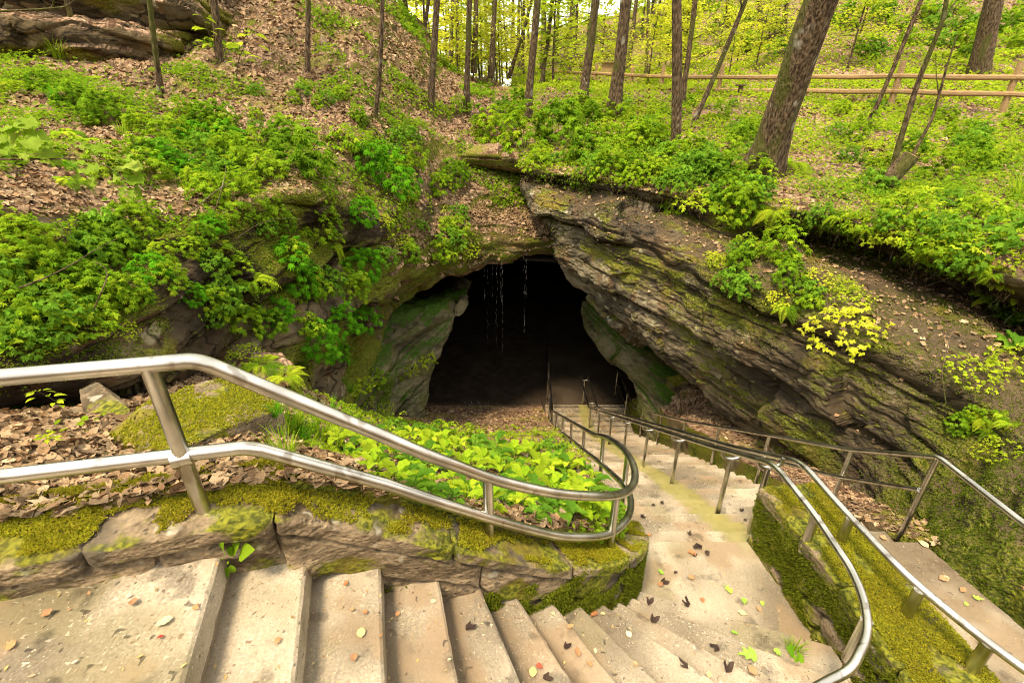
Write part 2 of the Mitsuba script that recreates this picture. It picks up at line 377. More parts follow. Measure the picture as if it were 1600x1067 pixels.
# right cliff, plateau and the far slope; rows from the foot to the far slope
RIGHT = [
    [(905, 420, 16.5), (895, 400, 14.8), (890, 385, 14.8), (878, 350, 14.8), (845, 300, 15.0), (830, 285, 15.4), (812, 268, 15.4), (800, 240, 16.5), (800, 200, 19), (800, 165, 23), (800, 100, 43), (790, 60, 70)],
    [(900, 400, 15.5), (862, 399, 12.5), (870, 380, 12.2), (846, 336, 12.3), (815, 290, 12.7), (820, 277, 13.7), (812, 262, 12.9), (818, 225, 14.5), (830, 190, 17), (840, 155, 21), (850, 105, 42), (850, 50, 70)],
    [(960, 450, 14.5), (905, 452, 11.6), (908, 410, 11.2), (890, 352, 11.3), (880, 310, 11.7), (885, 292, 12.8), (885, 275, 11.6), (890, 230, 13.6), (900, 190, 16.5), (920, 155, 20.5), (930, 105, 40), (930, 30, 68)],
    [(1020, 500, 13.5), (960, 503, 10.4), (968, 440, 9.9), (968, 370, 9.9), (962, 325, 10.3), (965, 305, 11.3), (965, 290, 10.3), (970, 237, 12.5), (985, 190, 16), (1010, 153, 20), (1030, 100, 37), (1050, 0, 62)],
    [(1090, 545, 12.0), (1020, 551, 9.3), (1035, 480, 8.8), (1042, 400, 8.9), (1045, 350, 9.4), (1050, 325, 10.4), (1050, 307, 9.5), (1065, 248, 11.5), (1085, 195, 15), (1110, 154, 19.5), (1130, 95, 32), (1150, -50, 54)],
    [(1160, 590, 10.5), (1085, 599, 8.4), (1100, 520, 7.9), (1120, 445, 7.8), (1130, 400, 8.5), (1135, 362, 9.0), (1140, 320, 9.0), (1150, 250, 11), (1170, 200, 14.5), (1200, 155, 19), (1230, 85, 27.5), (1260, -80, 45)],
    [(1240, 640, 9.0), (1148, 650, 7.5), (1180, 570, 6.9), (1200, 480, 6.9), (1215, 415, 7.6), (1230, 368, 9.3), (1235, 330, 8.3), (1250, 262, 10.3), (1275, 205, 14), (1300, 155, 18.7), (1330, 80, 27), (1380, -110, 45)],
    [(1330, 690, 7.8), (1235, 705, 6.5), (1280, 620, 5.95), (1310, 540, 5.9), (1335, 455, 6.8), (1352, 398, 8.8), (1345, 352, 7.2), (1365, 285, 9.5), (1390, 212, 13.5), (1420, 155, 18.3), (1450, 75, 26.5), (1520, -130, 45)],
    [(1430, 740, 6.4), (1335, 765, 5.2), (1390, 680, 4.95), (1420, 600, 5.0), (1450, 490, 6.2), (1470, 446, 8.2), (1460, 378, 6.4), (1480, 305, 8.6), (1510, 222, 13), (1540, 155, 18), (1580, 65, 26), (1660, -130, 45)],
    [(1520, 800, 4.8), (1420, 850, 3.6), (1500, 740, 4.1), (1560, 650, 4.4), (1590, 555, 5.3), (1610, 510, 7.1), (1600, 436, 5.5), (1620, 335, 7.6), (1650, 232, 12), (1680, 155, 17.7), (1740, 55, 26), (1850, -130, 45)],
    [(1620, 930, 3.4), (1520, 935, 2.65), (1580, 860, 2.75), (1690, 725, 3.4), (1750, 605, 4.5), (1780, 565, 5.7), (1770, 535, 4.7), (1800, 365, 7), (1830, 242, 12), (1860, 155, 17.5), (1960, 45, 26), (2100, -130, 45)],
    [(2830, 1060, 2.2), (2720, 1090, 1.75), (2800, 1000, 1.85), (2980, 870, 2.4), (3020, 705, 3.5), (3050, 655, 4.5), (3050, 625, 3.8), (3100, 405, 6), (3150, 252, 11), (3200, 155, 17), (3300, 35, 26), (3450, -130, 45)],
]
PR = np.array([ats(c) for c in RIGHT])
GR, uR, vR = net(PR, [12, 34, 44, 44, 44, 44, 44, 44, 44, 40, 30], [14, 50, 56, 50, 20, 20, 50, 44, 40, 30, 24])
wr = np.interp(vR, [0, 1, 3.2, 5.6, 6.0, 6.5], [1, 1, 1, 0.8, 0.3, 0.0])[None, :] * np.ones(len(uR))[:, None]
nR = gnormals(GR)
wr = wr * (1 - 0.6 * np.exp(-((vR - 5.3) / 0.35) ** 2))[None, :]
near_bank = sstep(8.3, 9.6, uR)[:, None]      # the earthy, mossy bank by the walk has no beds
dR = wr * (0.30 * strata(GR, 40) * (1 - near_bank) + near_bank * (0.20 * fb(GR, 1.3, 5, 44) + 0.10 * fb(GR, 5.0, 3, 45))) + (1 - wr) * (0.12 * fb(GR, 0.8, 4, 87) + 0.035 * fb(GR, 3.0, 3, 88)) * np.clip(GR[..., 1] / 8, 0.5, 3)
GR = GR + nR * dR[..., None]
kc = int(np.searchsorted(vR, 6.0))
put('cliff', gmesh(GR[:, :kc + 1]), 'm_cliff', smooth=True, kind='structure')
put('plateau', gmesh(GR[:, kc:]), 'm_earth', smooth=True, kind='structure')

# the gully floor: leaf terrace, flower bed, cave floor and the leaf bank beside the steps, one height field
WALLF = np.array([(-3.2, 0.87, .17), (-1.95, 1.2, .17), (-1.27, 1.38, .17), (-1.0, 1.46, .14), (-.82, 1.56, .01), (-.32, 1.66, -.25), (.18, 1.85, -.62), (.53, 2.05, -.87), (.86, 2.34, -1.12),
                  (1.03, 2.6, -1.30), (1.12, 2.9, -1.5), (1.14, 3.2, -1.68)])
HF = [(0, 700, 1.95), (0, 652, 2.35), (0, 652, 3.2), (200, 700, 2.1), (190, 655, 2.45), (150, 650, 3.3), (300, 600, 3.7), (420, 690, 2.3), (430, 640, 3.2), (400, 575, 5), (500, 620, 5.2), (560, 650, 6.5), (620, 660, 9),
      (700, 657, 10.3), (850, 655, 11), (760, 640, 12.6), (600, 740, 3.0), (700, 700, 5), (850, 700, 5.6), (900, 760, 3.75), (800, 780, 2.9), (700, 790, 2.3), (870, 690, 7.0), (865, 662, 10),
      (1330, 780, 4.65), (1200, 707, 6.6), (1120, 645, 8.5), (1075, 605, 10), (1060, 650, 9.6), (1420, 830, 3.5), (480, 700, 3.0), (560, 690, 4.3), (640, 690, 5.6), (-300, 700, 1.9), (-300, 655, 2.9)]
hp = np.vstack([ats(HF), [[x, y, -7.15] for x in (-5, -2, 1, 4, 7) for y in (13.8, 17, 22, 30)], WALLF[[0, 1, 2, 4, 5, 6, 7]] + [-.12, .42, -.02]])
hp = np.vstack([hp, [[5.6, 11, -4.3], [5.2, 8.5, -3.8], [6, 5, -2.6], [5, 3, -2.0], [-5, 8, -3], [-6, 11, -4.5], [-5, 4, -0.8], [-6, 2, 0]]])
rbf = RBFInterpolator(hp[:, :2], hp[:, 2], kernel='linear', smoothing=0.02)
STAIRAREA = Polygon([(-3.4, 1.05), (-1.95, 1.38), (-1.3, 1.55), (-.85, 1.72), (-.4, 1.82), (.1, 2.0), (.42, 2.2), (.72, 2.45), (.9, 2.75), (.98, 3.1), (1.02, 3.3), (1.05, 12), (1.1, 18), (3.9, 18), (3.75, 12), (3.85, 3.4), (4.05, 3.2), (4.05, -3), (-3.4, -3)])
shapely.prepare(STAIRAREA)


def floor_z(x, y):
    z = rbf(np.column_stack([x, y]))
    p = np.column_stack([x, y, z])
    z = z + 0.05 * fb(p, 1.1, 3, 61) + 0.02 * fb(p, 5, 3, 62)
    z = np.where(y > 13.2, np.minimum(z, -6.95 + 0.12 * fb(p, 0.9, 3, 63)), z)
    inside = shapely.contains_xy(STAIRAREA, x, y)
    return np.where(inside, np.where(y < 3.3, -2.7, np.minimum(z, np.maximum(stairplane(y), -6.9) - 0.35)), z)


xs = np.concatenate([np.arange(-9, -4, .12), np.arange(-4, 1.4, .03), np.arange(1.4, 6, .06), np.arange(6, 10, .2)])
ys = np.concatenate([np.arange(-3, 1, .25), np.arange(1, 6, .035), np.arange(6, 14, .07), np.arange(14, 46, .4)])
X, Y = np.meshgrid(xs, ys, indexing='ij')
GF = np.stack([X, Y, floor_z(X.ravel(), Y.ravel()).reshape(X.shape)], -1)
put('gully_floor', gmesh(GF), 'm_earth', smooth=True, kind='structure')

# the cave: a long dark vault behind the mouth
t = np.linspace(0, np.pi, 60)
yy = np.concatenate([np.linspace(12.7, 18, 30), np.linspace(18.5, 44, 40), np.linspace(44, 46, 6)])
sc = np.concatenate([np.interp(yy[:-6], [12.7, 14, 20, 44], [0.98, 1.0, 1.0, 0.8]), np.linspace(0.78, 0.0, 6)])
cx = np.interp(yy, [12, 20, 44], [0.9, 1.5, 6.0])
sup = lambda a, e: np.sign(a) * np.abs(a) ** e
CV = np.stack([cx[:, None] + sc[:, None] * 6.6 * sup(np.cos(t), .8)[None], np.repeat(yy[:, None], 60, 1), -7.6 + sc[:, None] * 6.0 * sup(np.sin(t), .8)[None]], -1)
CV = CV + gnormals(CV) * (0.3 * fb(CV, 0.6, 4, 91))[..., None]
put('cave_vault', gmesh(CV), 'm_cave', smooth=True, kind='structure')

# ------------------------------------------------------------------ helpers for built things
def pipe(pts, r, sides=12, cap=True):
    p = np.asarray(pts, float)
    r = np.broadcast_to(np.asarray(r, float), (len(p),))
    t = np.gradient(p, axis=0)
    t /= np.linalg.norm(t, axis=1, keepdims=True) + 1e-12
    a = np.cross(t[0], [0, 0, 1.0] if abs(t[0][2]) < 0.9 else [1.0, 0, 0])
    A = []
    for k in range(len(p)):
        a = a - t[k] * (a @ t[k])
        a /= np.linalg.norm(a) + 1e-12
        A.append(a)
    A = np.array(A)
    B = np.cross(t, A)
    th = np.arange(sides) * 2 * np.pi / sides
    v = p[:, None] + r[:, None, None] * (np.cos(th)[None, :, None] * A[:, None] + np.sin(th)[None, :, None] * B[:, None])
    n = len(p)
    i, j = np.meshgrid(np.arange(n - 1), np.arange(sides), indexing='ij')
    q = np.stack([i * sides + j, i * sides + (j + 1) % sides, (i + 1) * sides + (j + 1) % sides, (i + 1) * sides + j], -1).reshape(-1, 4)
    f = [q[:, [0, 1, 2]], q[:, [0, 2, 3]]]
    V = v.reshape(-1, 3)
    if cap:
        m = len(V)
        V = np.vstack([V, p[:1], p[-1:]])
        k = np.arange(sides)
        f += [np.stack([np.full(sides, m), (k + 1) % sides, k], 1), np.stack([np.full(sides, m + 1), (n - 1) * sides + k, (n - 1) * sides + (k + 1) % sides], 1)]
    return V, np.vstack(f)


def join(ms):
    V, F, o = [], [], 0
    for v, f in ms:
        V.append(np.asarray(v, float)); F.append(np.asarray(f) + o); o += len(v)
    return np.vstack(V), np.vstack(F)


def curve(pts, n=60):
    """A smooth curve through the points, by arc length."""
    p = np.asarray(pts, float)
    s = np.concatenate([[0], np.cumsum(np.linalg.norm(np.diff(p, axis=0), axis=1))])
    from scipy.interpolate import Akima1DInterpolator
    return Akima1DInterpolator(s, p)(np.linspace(0, s[-1], n))


def bends(pts, n=5, r=0.05):
    """A polyline with short rounded bends (bent or welded pipe)."""
    p = [np.asarray(q, float) for q in pts]
    out = [p[0]]
    for k in range(1, len(p) - 1):
        a, b = p[k - 1] - p[k], p[k + 1] - p[k]
        la, lb = np.linalg.norm(a), np.linalg.norm(b)
        d = min(r, la * 0.45, lb * 0.45)
        s, e = p[k] + a / la * d, p[k] + b / lb * d
        for t in np.linspace(0, 1, n):
            out.append((1 - t) ** 2 * s + 2 * t * (1 - t) * p[k] + t * t * e)
    out.append(p[-1])
    return np.array(out)


def rough(mesh, size, amp, f, seed=0):
    """Cut finer and worn: every vertex pushed along its normal by noise."""
    m = trimesh.Trimesh(*mesh, process=True) if isinstance(mesh, tuple) else mesh.copy()
    v, fa = trimesh.remesh.subdivide_to_size(m.vertices, m.faces, size, max_iter=12)
    m = trimesh.Trimesh(v, fa, process=True)
    m.vertices = m.vertices + m.vertex_normals * (amp * fb(m.vertices, f, 3, seed))[:, None]
    return m


def slab(poly, z, thick, bev=0.012, seed=0, size=0.13):
    """A concrete slab with worn edges over a convex outline."""
    pts = np.asarray(poly, float)
    inn = np.array(Polygon(pts).convex_hull.buffer(-bev).exterior.coords)
    out = np.array(Polygon(pts).convex_hull.exterior.coords)
    m = trimesh.convex.convex_hull(np.vstack([np.c_[out, np.full(len(out), z - thick)], np.c_[out, np.full(len(out), z - bev)], np.c_[inn, np.full(len(inn), z)]]))
    return rough(m, size, 0.006, 16.0, seed)


# ------------------------------------------------------------------ steps
NOSE = [((345, 863), (285, 1067)), ((477, 893), (459, 1067)), ((595, 910), (600, 1067)), ((689, 923), (716, 1067)), ((760, 941), (814, 1067)), ((816, 945), (897, 1067)), ((863, 940), (965, 1067)),
        ((909, 947), (1030, 1067)), ((953, 950), (1120, 1066)), ((980, 946), (1199, 1067)), ((983, 930), (1243, 1034)), ((996, 921), (1234, 989))]


def at_z(px, py, z):
    r = at(px, py, 1.0) - [0, 0, EYE]
    return [0, 0, EYE] + r * ((z - EYE) / r[2])


lines = []
for i, (a, b) in enumerate(NOSE):
    A, B = at_z(*a, -0.16 * i)[:2], at_z(*b, -0.16 * i)[:2]
    d = (B - A) / np.linalg.norm(B - A)
    L = 2.3 if i < 7 else (2.33 - A[0]) / d[0]
    lines.append((A - d * 0.16, A + d * L, d))
stairs = thing('winding_stairs', 'worn pale concrete steps fanning down from the upper landing to the right', 'stairs')
n0 = lines[0]
put('landing', slab([n0[0], n0[1], (-1.2, -2.5), (-3.6, -2.5), (-3.6, 0.9), (-2.2, 1.30)], 0.0, 0.5, seed=1), 'm_concrete', stairs, smooth=25, label='broad upper landing of speckled concrete')
for i in range(1, 12):
    a, b = lines[i - 1], lines[i]
    up = np.array([-(b[0] - a[0])[0], -(b[0] - a[0])[1]])
    up = up / np.linalg.norm(up) * 0.03
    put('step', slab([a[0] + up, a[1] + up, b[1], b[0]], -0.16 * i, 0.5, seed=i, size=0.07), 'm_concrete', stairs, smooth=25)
straight = thing('straight_stairs', 'long straight flight of narrow concrete steps descending into the cave mouth', 'stairs')
put('landing', slab([lines[11][0] + [0, -0.1], lines[11][1] + [0, -0.1], (2.33, 3.17), (1.02, 3.17)], -1.92, 0.5, seed=20), 'm_concrete', straight, smooth=25, label='small landing between the two stone walls')
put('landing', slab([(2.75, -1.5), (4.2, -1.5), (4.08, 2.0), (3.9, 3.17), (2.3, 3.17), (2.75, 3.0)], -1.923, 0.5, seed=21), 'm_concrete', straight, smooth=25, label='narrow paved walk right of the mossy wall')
R = rng(5)
for k in range(1, 32):
    y0 = 3.17 + 0.275 * (k - 1)
    e = 3.78 + R.uniform(-.03, .04)
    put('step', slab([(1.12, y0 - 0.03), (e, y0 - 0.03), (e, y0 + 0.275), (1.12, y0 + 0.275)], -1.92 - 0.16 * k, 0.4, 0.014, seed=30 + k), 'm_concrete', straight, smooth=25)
put('landing', slab([(1.12, 11.66), (3.8, 11.66), (3.85, 13.25), (1.12, 13.25)], -6.884, 0.4, seed=70), 'm_concrete', straight, smooth=25, label='concrete platform just inside the dark cave mouth')
put('trail', slab([(1.15, 13.2), (3.85, 13.2), (5.0, 28), (2.4, 28)], -6.91, 0.3, seed=71), 'm_cave', straight, smooth=25, label='trail leading on into the cave, painted dark for the roof shade')  # dark cave colour on the trail stands in for the roof shadow


# ------------------------------------------------------------------ stone walls
class Path:
    def __init__(self, pts):
        self.p = np.asarray(pts, float)
        self.s = np.concatenate([[0], np.cumsum(np.linalg.norm(np.diff(self.p[:, :2], axis=0), axis=1))])
        self.f = PchipInterpolator(self.s, self.p)
        self.L = self.s[-1]

    def __call__(self, s):
        q = self.f(np.clip(s, 0, self.L))
        d = self.f(np.clip(s + 0.05, 0, self.L)) - self.f(np.clip(s - 0.05, 0, self.L))
        n = np.stack([d[..., 1], -d[..., 0]], -1)
        return q, n / (np.linalg.norm(n, axis=-1, keepdims=True) + 1e-9)


def wall_core(path, width, base, inset=0.035, ds=0.08):
    s = np.arange(0, path.L + 1e-6, ds)
    q, n = path(s)
    b = base(s)
    z0 = q[:, 2] - 0.03
    i0, i1 = q[:, :2] - n * inset, q[:, :2] - n * width
    G = np.stack([np.c_[i0, b], np.c_[i0, z0], np.c_[i1, z0 + 0.01], np.c_[i1, b]], 1)
    a = len(s)
    idx = np.arange(a * 4).reshape(a, 4)
    qd = np.stack([idx[:-1], idx[1:], np.roll(idx[1:], -1, 1), np.roll(idx[:-1], -1, 1)], -1).reshape(-1, 4)
    f = np.vstack([qd[:, [0, 1, 2]], qd[:, [0, 2, 3]], [[0, 1, 2], [0, 2, 3]], [[idx[-1, 2], idx[-1, 1], idx[-1, 0]], [idx[-1, 3], idx[-1, 2], idx[-1, 0]]]])
    return trimesh.Trimesh(G.reshape(-1, 3), f)


def cap_stone(path, s0, s1, width, thick, seed, over=0.03, ds=0.02):
    """One coping slab: a rounded section swept along the wall, its faces broken by noise."""
    s = np.linspace(s0 + 0.004, s1 - 0.004, max(4, int((s1 - s0) / ds)))
    q, n = path(s)
    m = 30
    th = np.linspace(0, 2 * np.pi, 2 * m, endpoint=False)
    ex = 0.22
    w = np.sign(np.cos(th)) * np.abs(np.cos(th)) ** ex * (width / 2)
    h = np.sign(np.sin(th)) * np.abs(np.sin(th)) ** ex * (thick / 2)
    R_ = rng(seed)
    tilt = R_.uniform(-.02, .02)
    c = q[:, None, :2] + n[:, None] * (over - width / 2 + w)[None, :, None]
    z = q[:, 2:3] - thick / 2 + h[None] + tilt * w[None]
    G = np.concatenate([c, z[..., None]], -1)
    end = np.minimum(sstep(0, 0.02, s - s0), sstep(0, 0.02, s1 - s))
    cen = G.mean(1, keepdims=True)
    G = cen + (G - cen) * (0.90 + 0.10 * end)[:, None, None]
    k = len(s)
    idx = np.arange(k * 2 * m).reshape(k, 2 * m)
    qd = np.stack([idx[:-1], np.roll(idx[:-1], -1, 1), np.roll(idx[1:], -1, 1), idx[1:]], -1).reshape(-1, 4)
    f = [qd[:, [0, 1, 2]], qd[:, [0, 2, 3]]]
    V = np.vstack([G.reshape(-1, 3), G[0].mean(0)[None], G[-1].mean(0)[None]])
    j = np.arange(2 * m)
    f += [np.stack([np.full(2 * m, k * 2 * m), (j + 1) % (2 * m), j], 1), np.stack([np.full(2 * m, k * 2 * m + 1), (k - 1) * 2 * m + j, (k - 1) * 2 * m + (j + 1) % (2 * m)], 1)]
    t = trimesh.Trimesh(V, np.vstack(f), process=False)
    t.fix_normals()
    up = np.clip(t.vertex_normals[:, 2], 0, 1)
    d = 0.013 * fb(V, 4, 3, seed) + 0.011 * fb(V, 26, 4, seed + 1) + up * (0.006 + 0.012 * fb(V, 9, 4, seed + 2))
    t.vertices = V + t.vertex_normals * d[:, None]
    return t


def face_stones(path, s0, s1, hfun, rows, aspect, seed, wall, proud=0.022, inset=0.035):
    """Irregular rubble stones on the front of the wall, one mesh each, with recessed joints."""
    R_ = rng(seed)
    pts = []
    hmax = max(hfun(s) for s in np.linspace(s0, s1, 40))
    rh = hmax / rows
    for r in range(rows):
        s = s0 + R_.uniform(0, rh * aspect)
        while s < s1:
            pts.append((s, (r + 0.5 + R_.uniform(-.28, .28)) * rh))
            s += rh * aspect * R_.uniform(0.6, 1.5)
    zone = Polygon([(s, 0.0) for s in np.linspace(s0, s1, 30)] + [(s, hfun(s)) for s in np.linspace(s1, s0, 30)])
    sx = 1.0 / aspect
    cells = shapely.voronoi_polygons(shapely.MultiPoint([(s * sx * 1.6, h) for s, h in pts]), extend_to=shapely.box(-1, -1, 20, 5))
    for k, g in enumerate(cells.geoms):
        g = shapely.affinity.scale(g, 1 / (sx * 1.6), 1, origin=(0, 0)).intersection(zone)
        if g.is_empty or g.geom_type != 'Polygon' or g.area < 0.0012:
            continue
        g = g.buffer(-0.014).buffer(0.006, quad_segs=2)
        if g.is_empty or g.geom_type != 'Polygon':
            continue
        m = trimesh.creation.extrude_polygon(g, 0.05, engine='earcut')
        v, f = trimesh.remesh.subdivide_to_size(m.vertices, m.faces, 0.045, max_iter=10)
        m = trimesh.Trimesh(v, f)
        v = np.array(m.vertices)
        e = shapely.distance(g.exterior, shapely.points(v[:, :2]))
        q, n = path(v[:, 0])
        d = (v[:, 2] - 0.03) * 1.0 + np.where(v[:, 2] > 0.04, proud * sstep(0, 0.03, e) + 0.012 * R_.uniform(-1, 1), 0)
        w = np.c_[q[:, :2] + n * (d - inset)[:, None], q[:, 2] - 0.09 - v[:, 1]]
        w = w + np.c_[n, np.zeros(len(n))] * (0.016 * fb(w, 13, 4, seed + k))[:, None] + 0.006 * np.stack([fb(w, 20, 2, 7), fb(w, 20, 2, 8), fb(w, 20, 2, 9)], -1)
        put('stone', trimesh.Trimesh(w, m.faces), 'm_stone', wall, smooth=40)


lw = Path(WALLF)
lwall = thing('mossy_stone_wall', 'low curving rubble wall capped with mossy slabs, left of the winding steps', 'wall')
put('core', wall_core(lw, 0.38, lambda s: np.interp(s, lw.s, [-.3, -.3, -.3, -.5, -.6, -1.0, -1.4, -1.7, -2.1, -2.1, -2.2, -2.3])), 'm_stone', lwall, smooth=30)
sx_ = lambda x: float(np.interp(x, lw.p[:, 0], lw.s))
js = [0, 0.55, sx_(-1.66), sx_(-1.02), sx_(-.30), sx_(.36), sx_(.80), lw.L]
for k in range(len(js) - 1):
    put('cap_stone', cap_stone(lw, js[k], js[k + 1], 0.42, 0.09, 300 + k), 'm_stone', lwall, smooth=40)
face_stones(lw, 0.1, sx_(-1.02), lambda s: 0.14, 1, 3.4, 41, lwall)
face_stones(lw, sx_(-1.02), lw.L - 0.01, lambda s: float(np.interp(s, lw.s, [.2, .2, .2, .26, .32, .36, .44, .66, .62, .56, .40, .26])), 3, 2.8, 42, lwall)

kerb = thing('stair_kerb', 'narrow mossy stone kerb running down the left edge of the straight steps', 'kerb')
kp = Path([(1.16, y, float(stairplane(y)) + 0.16) for y in np.linspace(3.05, 11.7, 12)])
for k in range(9):
    a, b = kp.L * k / 9, kp.L * (k + 1) / 9
    put('stone', cap_stone(kp, a, b, 0.2, 0.42, 360 + k, over=0.02, ds=0.06), 'm_stone', kerb, smooth=40)

rw = Path([(2.36, 0.2, -1.26), (2.36, 0.9, -1.27), (2.33, 1.6, -1.285), (2.34, 2.1, -1.29), (2.31, 2.7, -1.29), (2.26, 3.22, -1.30)])
rw.p = rw.p[::-1].copy()
rw = Path(rw.p)
rw_n = rw(np.array([1.0]))[1][0]
if rw_n[0] > 0:      # the front faces the winding steps, on the left
    _call = Path.__call__
    class PathL(Path):
        def __call__(self, s):
            q, n = _call(self, s)
            return q, -n
    rw = PathL(rw.p)
rwall = thing('mossy_dividing_wall', 'thick rubble wall topped with yellow moss between the two walkways', 'wall')
put('core', wall_core(rw, 0.52, lambda s: np.full(np.shape(s), -2.2)), 'm_stone', rwall, smooth=30)
jr = [0, 0.55, 1.0, 1.55, 2.2, rw.L]
for k in range(len(jr) - 1):
    put('cap_stone', cap_stone(rw, jr[k], jr[k + 1], 0.56, 0.12, 400 + k), 'm_stone', rwall, smooth=40)
face_stones(rw, 0.01, rw.L, lambda s: 0.62, 4, 1.9, 43, rwall, proud=0.035)


# ------------------------------------------------------------------ railings
def post(rail, base, top, r, name='post', label=None):
    put(name, pipe([base, (np.asarray(base) + top) / 2, top], r, 14), 'm_steel', rail, smooth=40, label=label)


def on(line, Y):
    """The point of a rail at forward distance Y."""
    line = np.asarray(line)
    return np.array([np.interp(Y, line[:, 1], line[:, k]) for k in range(3)])


lrail = thing('curving_handrail', 'steel two-bar handrail on the left wall, sweeping round in a hairpin', 'handrail')
topc = curve([(-.62, 1.682, .426), (-.31, 1.78, .17), (-.126, 1.87, 0), (.18, 2.0, -.215), (.52, 2.2, -.44), (.775, 2.45, -.65), (.94, 2.75, -.79), (1.0, 3.05, -.88), (1.03, 3.5, -1.08), (1.056, 4.8, -1.90)], 70)
TOP = np.vstack([bends([(-2.9, 1.13, .87), (-1.157, 1.51, .87), (-.62, 1.682, .426)], 6, 0.05), topc[1:-1], bends([(1.056, 4.8, -1.90), (1.10, 10.6, -5.38), (1.13, 11.0, -5.5), (1.22, 13.6, -5.5)], 6, 0.2)])
lowc = curve([(-.6, 1.69, .12), (-.13, 1.85, -.26), (.23, 2.02, -.57), (.53, 2.2, -.79), (.76, 2.42, -.95), (.93, 2.72, -1.07), (1.0, 3.05, -1.2), (1.03, 3.5, -1.46), (1.04, 5, -2.36)], 60)
LOW = np.vstack([bends([(-2.9, 1.13, .47), (-1.08, 1.53, .46), (-.6, 1.69, .12)], 6, 0.05), lowc[1:-1], bends([(1.04, 5, -2.36), (1.10, 10.7, -5.86), (1.13, 11.0, -5.95), (1.22, 13.6, -5.95)], 6, 0.2)])
rad = lambda P: np.interp(P[:, 1], [1, 3, 12], [0.031, 0.029, 0.026])
put('top_rail', pipe(TOP, rad(TOP), 16), 'm_steel', lrail, smooth=40)
put('lower_rail', pipe(LOW, rad(LOW) * 0.97, 16), 'm_steel', lrail, smooth=40)
post(lrail, (-1.305, 1.465, .10), (-1.317, 1.475, .86), 0.029)
post(lrail, (-.125, 1.87, -.50), (-.126, 1.87, -.01), 0.028)
post(lrail, (.68, 2.31, -1.12), (.70, 2.36, -.57), 0.026)
for Y in (3.25, 4.35, 5.6, 6.9, 8.2, 9.5, 10.7):
    p = on(TOP[40:], Y)
    post(lrail, (p[0] + .02, Y, float(stairplane(Y)) + 0.02), (p[0], Y, p[2]), 0.024)
for Y in (12.2, 13.5):
    p = on(TOP[60:], Y)
    post(lrail, (p[0], Y, -6.9), (p[0], Y, p[2]), 0.024)
put('weld', pipe([(-1.345, 1.452, .452), (-1.285, 1.482, .455)], 0.036, 14), 'm_steel', lrail, smooth=40)

crail = thing('double_handrail', 'steel handrail with twin pipes on U brackets down the middle of the straight steps', 'handrail')
h = 0.89
def mid(x, Y): return (x, Y, float(stairplane(Y)) + h)
cl = bends([(1.35, 1.32, -1.0), (1.67, 1.457, -1.03), (1.85, 1.52, -1.03), (2.08, 1.715, -1.03), (2.2, 1.92, -1.03), (2.27, 2.15, -1.03), (2.31, 2.66, -1.03), (2.30, 3.21, -1.03), mid(2.29, 4.2), mid(2.28, 11.0), (2.27, 11.5, -5.86), (2.27, 13.4, -5.86)], 6, 0.16)
cr = bends([(3.0, 1.15, -1.03), (2.79, 1.52, -1.03), (2.70, 1.734, -1.03), (2.60, 2.07, -1.03), (2.56, 2.65, -1.03), (2.55, 3.24, -1.03), mid(2.53, 4.2), mid(2.52, 11.0), (2.52, 11.5, -5.86), (2.52, 13.4, -5.86)], 6, 0.16)
put('left_rail', pipe(cl, 0.026, 14), 'm_steel', crail, smooth=40)
put('right_rail', pipe(cr, 0.026, 14), 'm_steel', crail, smooth=40)
for Y in (3.42, 4.04, 5.4, 6.7, 8.0, 9.3, 10.6, 11.9, 13.3):
    if Y == 3.42: zt, zb = -1.13, -2.3
    elif Y > 11: zt, zb = -5.86, -6.9
    else: zt, zb = float(stairplane(Y)) + h, float(stairplane(Y)) - 0.1
    xa, xb = 2.29, 2.525
    post(crail, (2.405, Y, zb), (2.405, Y, zt - 0.115), 0.026)
    w = [(xa, Y, zt - 0.01), (xa + .01, Y, zt - 0.075), (2.355, Y, zt - 0.118), (2.455, Y, zt - 0.118), (xb - .01, Y, zt - 0.075), (xb, Y, zt - 0.01)]
    put('bracket', pipe(bends(w, 5, 0.05), 0.019, 10), 'm_steel', crail, smooth=40, label='pale U-shaped bracket carrying the two pipes')
for p in ((2.315, 2.62), (2.565, 2.60), (2.61, 2.0), (2.73, 1.66), (2.13, 1.80)):
    post(crail, (p[0], p[1], -1.42), (p[0], p[1], -1.035), 0.033, 'short_post', None)

rrail = thing('wall_side_handrail', 'steel two-bar handrail along the right edge of the steps under the cliff', 'handrail')
rt = [(3.70, 0.6, -1.0), (3.80, 2.5, -1.02), (3.93, 3.4, -1.11), (3.93, 4.3, -1.74), (3.75, 5.5, -2.42), (3.66, 8.0, -3.92), (3.62, 11.0, -5.62), (3.60, 11.5, -5.86), (3.58, 13.8, -5.86)]
rl = [(3.90, 3.4, -1.50), (3.90, 4.3, -2.14), (3.74, 5.5, -2.83), (3.66, 8.0, -4.33), (3.62, 11.0, -6.02), (3.60, 11.5, -6.3), (3.58, 13.8, -6.3)]
put('top_rail', pipe(bends(rt, 5, 0.06), 0.026, 14), 'm_steel', rrail, smooth=40)
put('lower_rail', pipe(bends(rl, 5, 0.06), 0.023, 14), 'm_steel', rrail, smooth=40)
for Y in (3.4, 4.3, 5.5, 6.8, 8.1, 9.4, 10.7, 12.3, 13.7):
    p = on(rt, Y)
    post(rrail, (p[0] - 0.01, Y - 0.01, max(min(float(stairplane(Y)), -1.92), -6.9) - 0.1), p, 0.026)

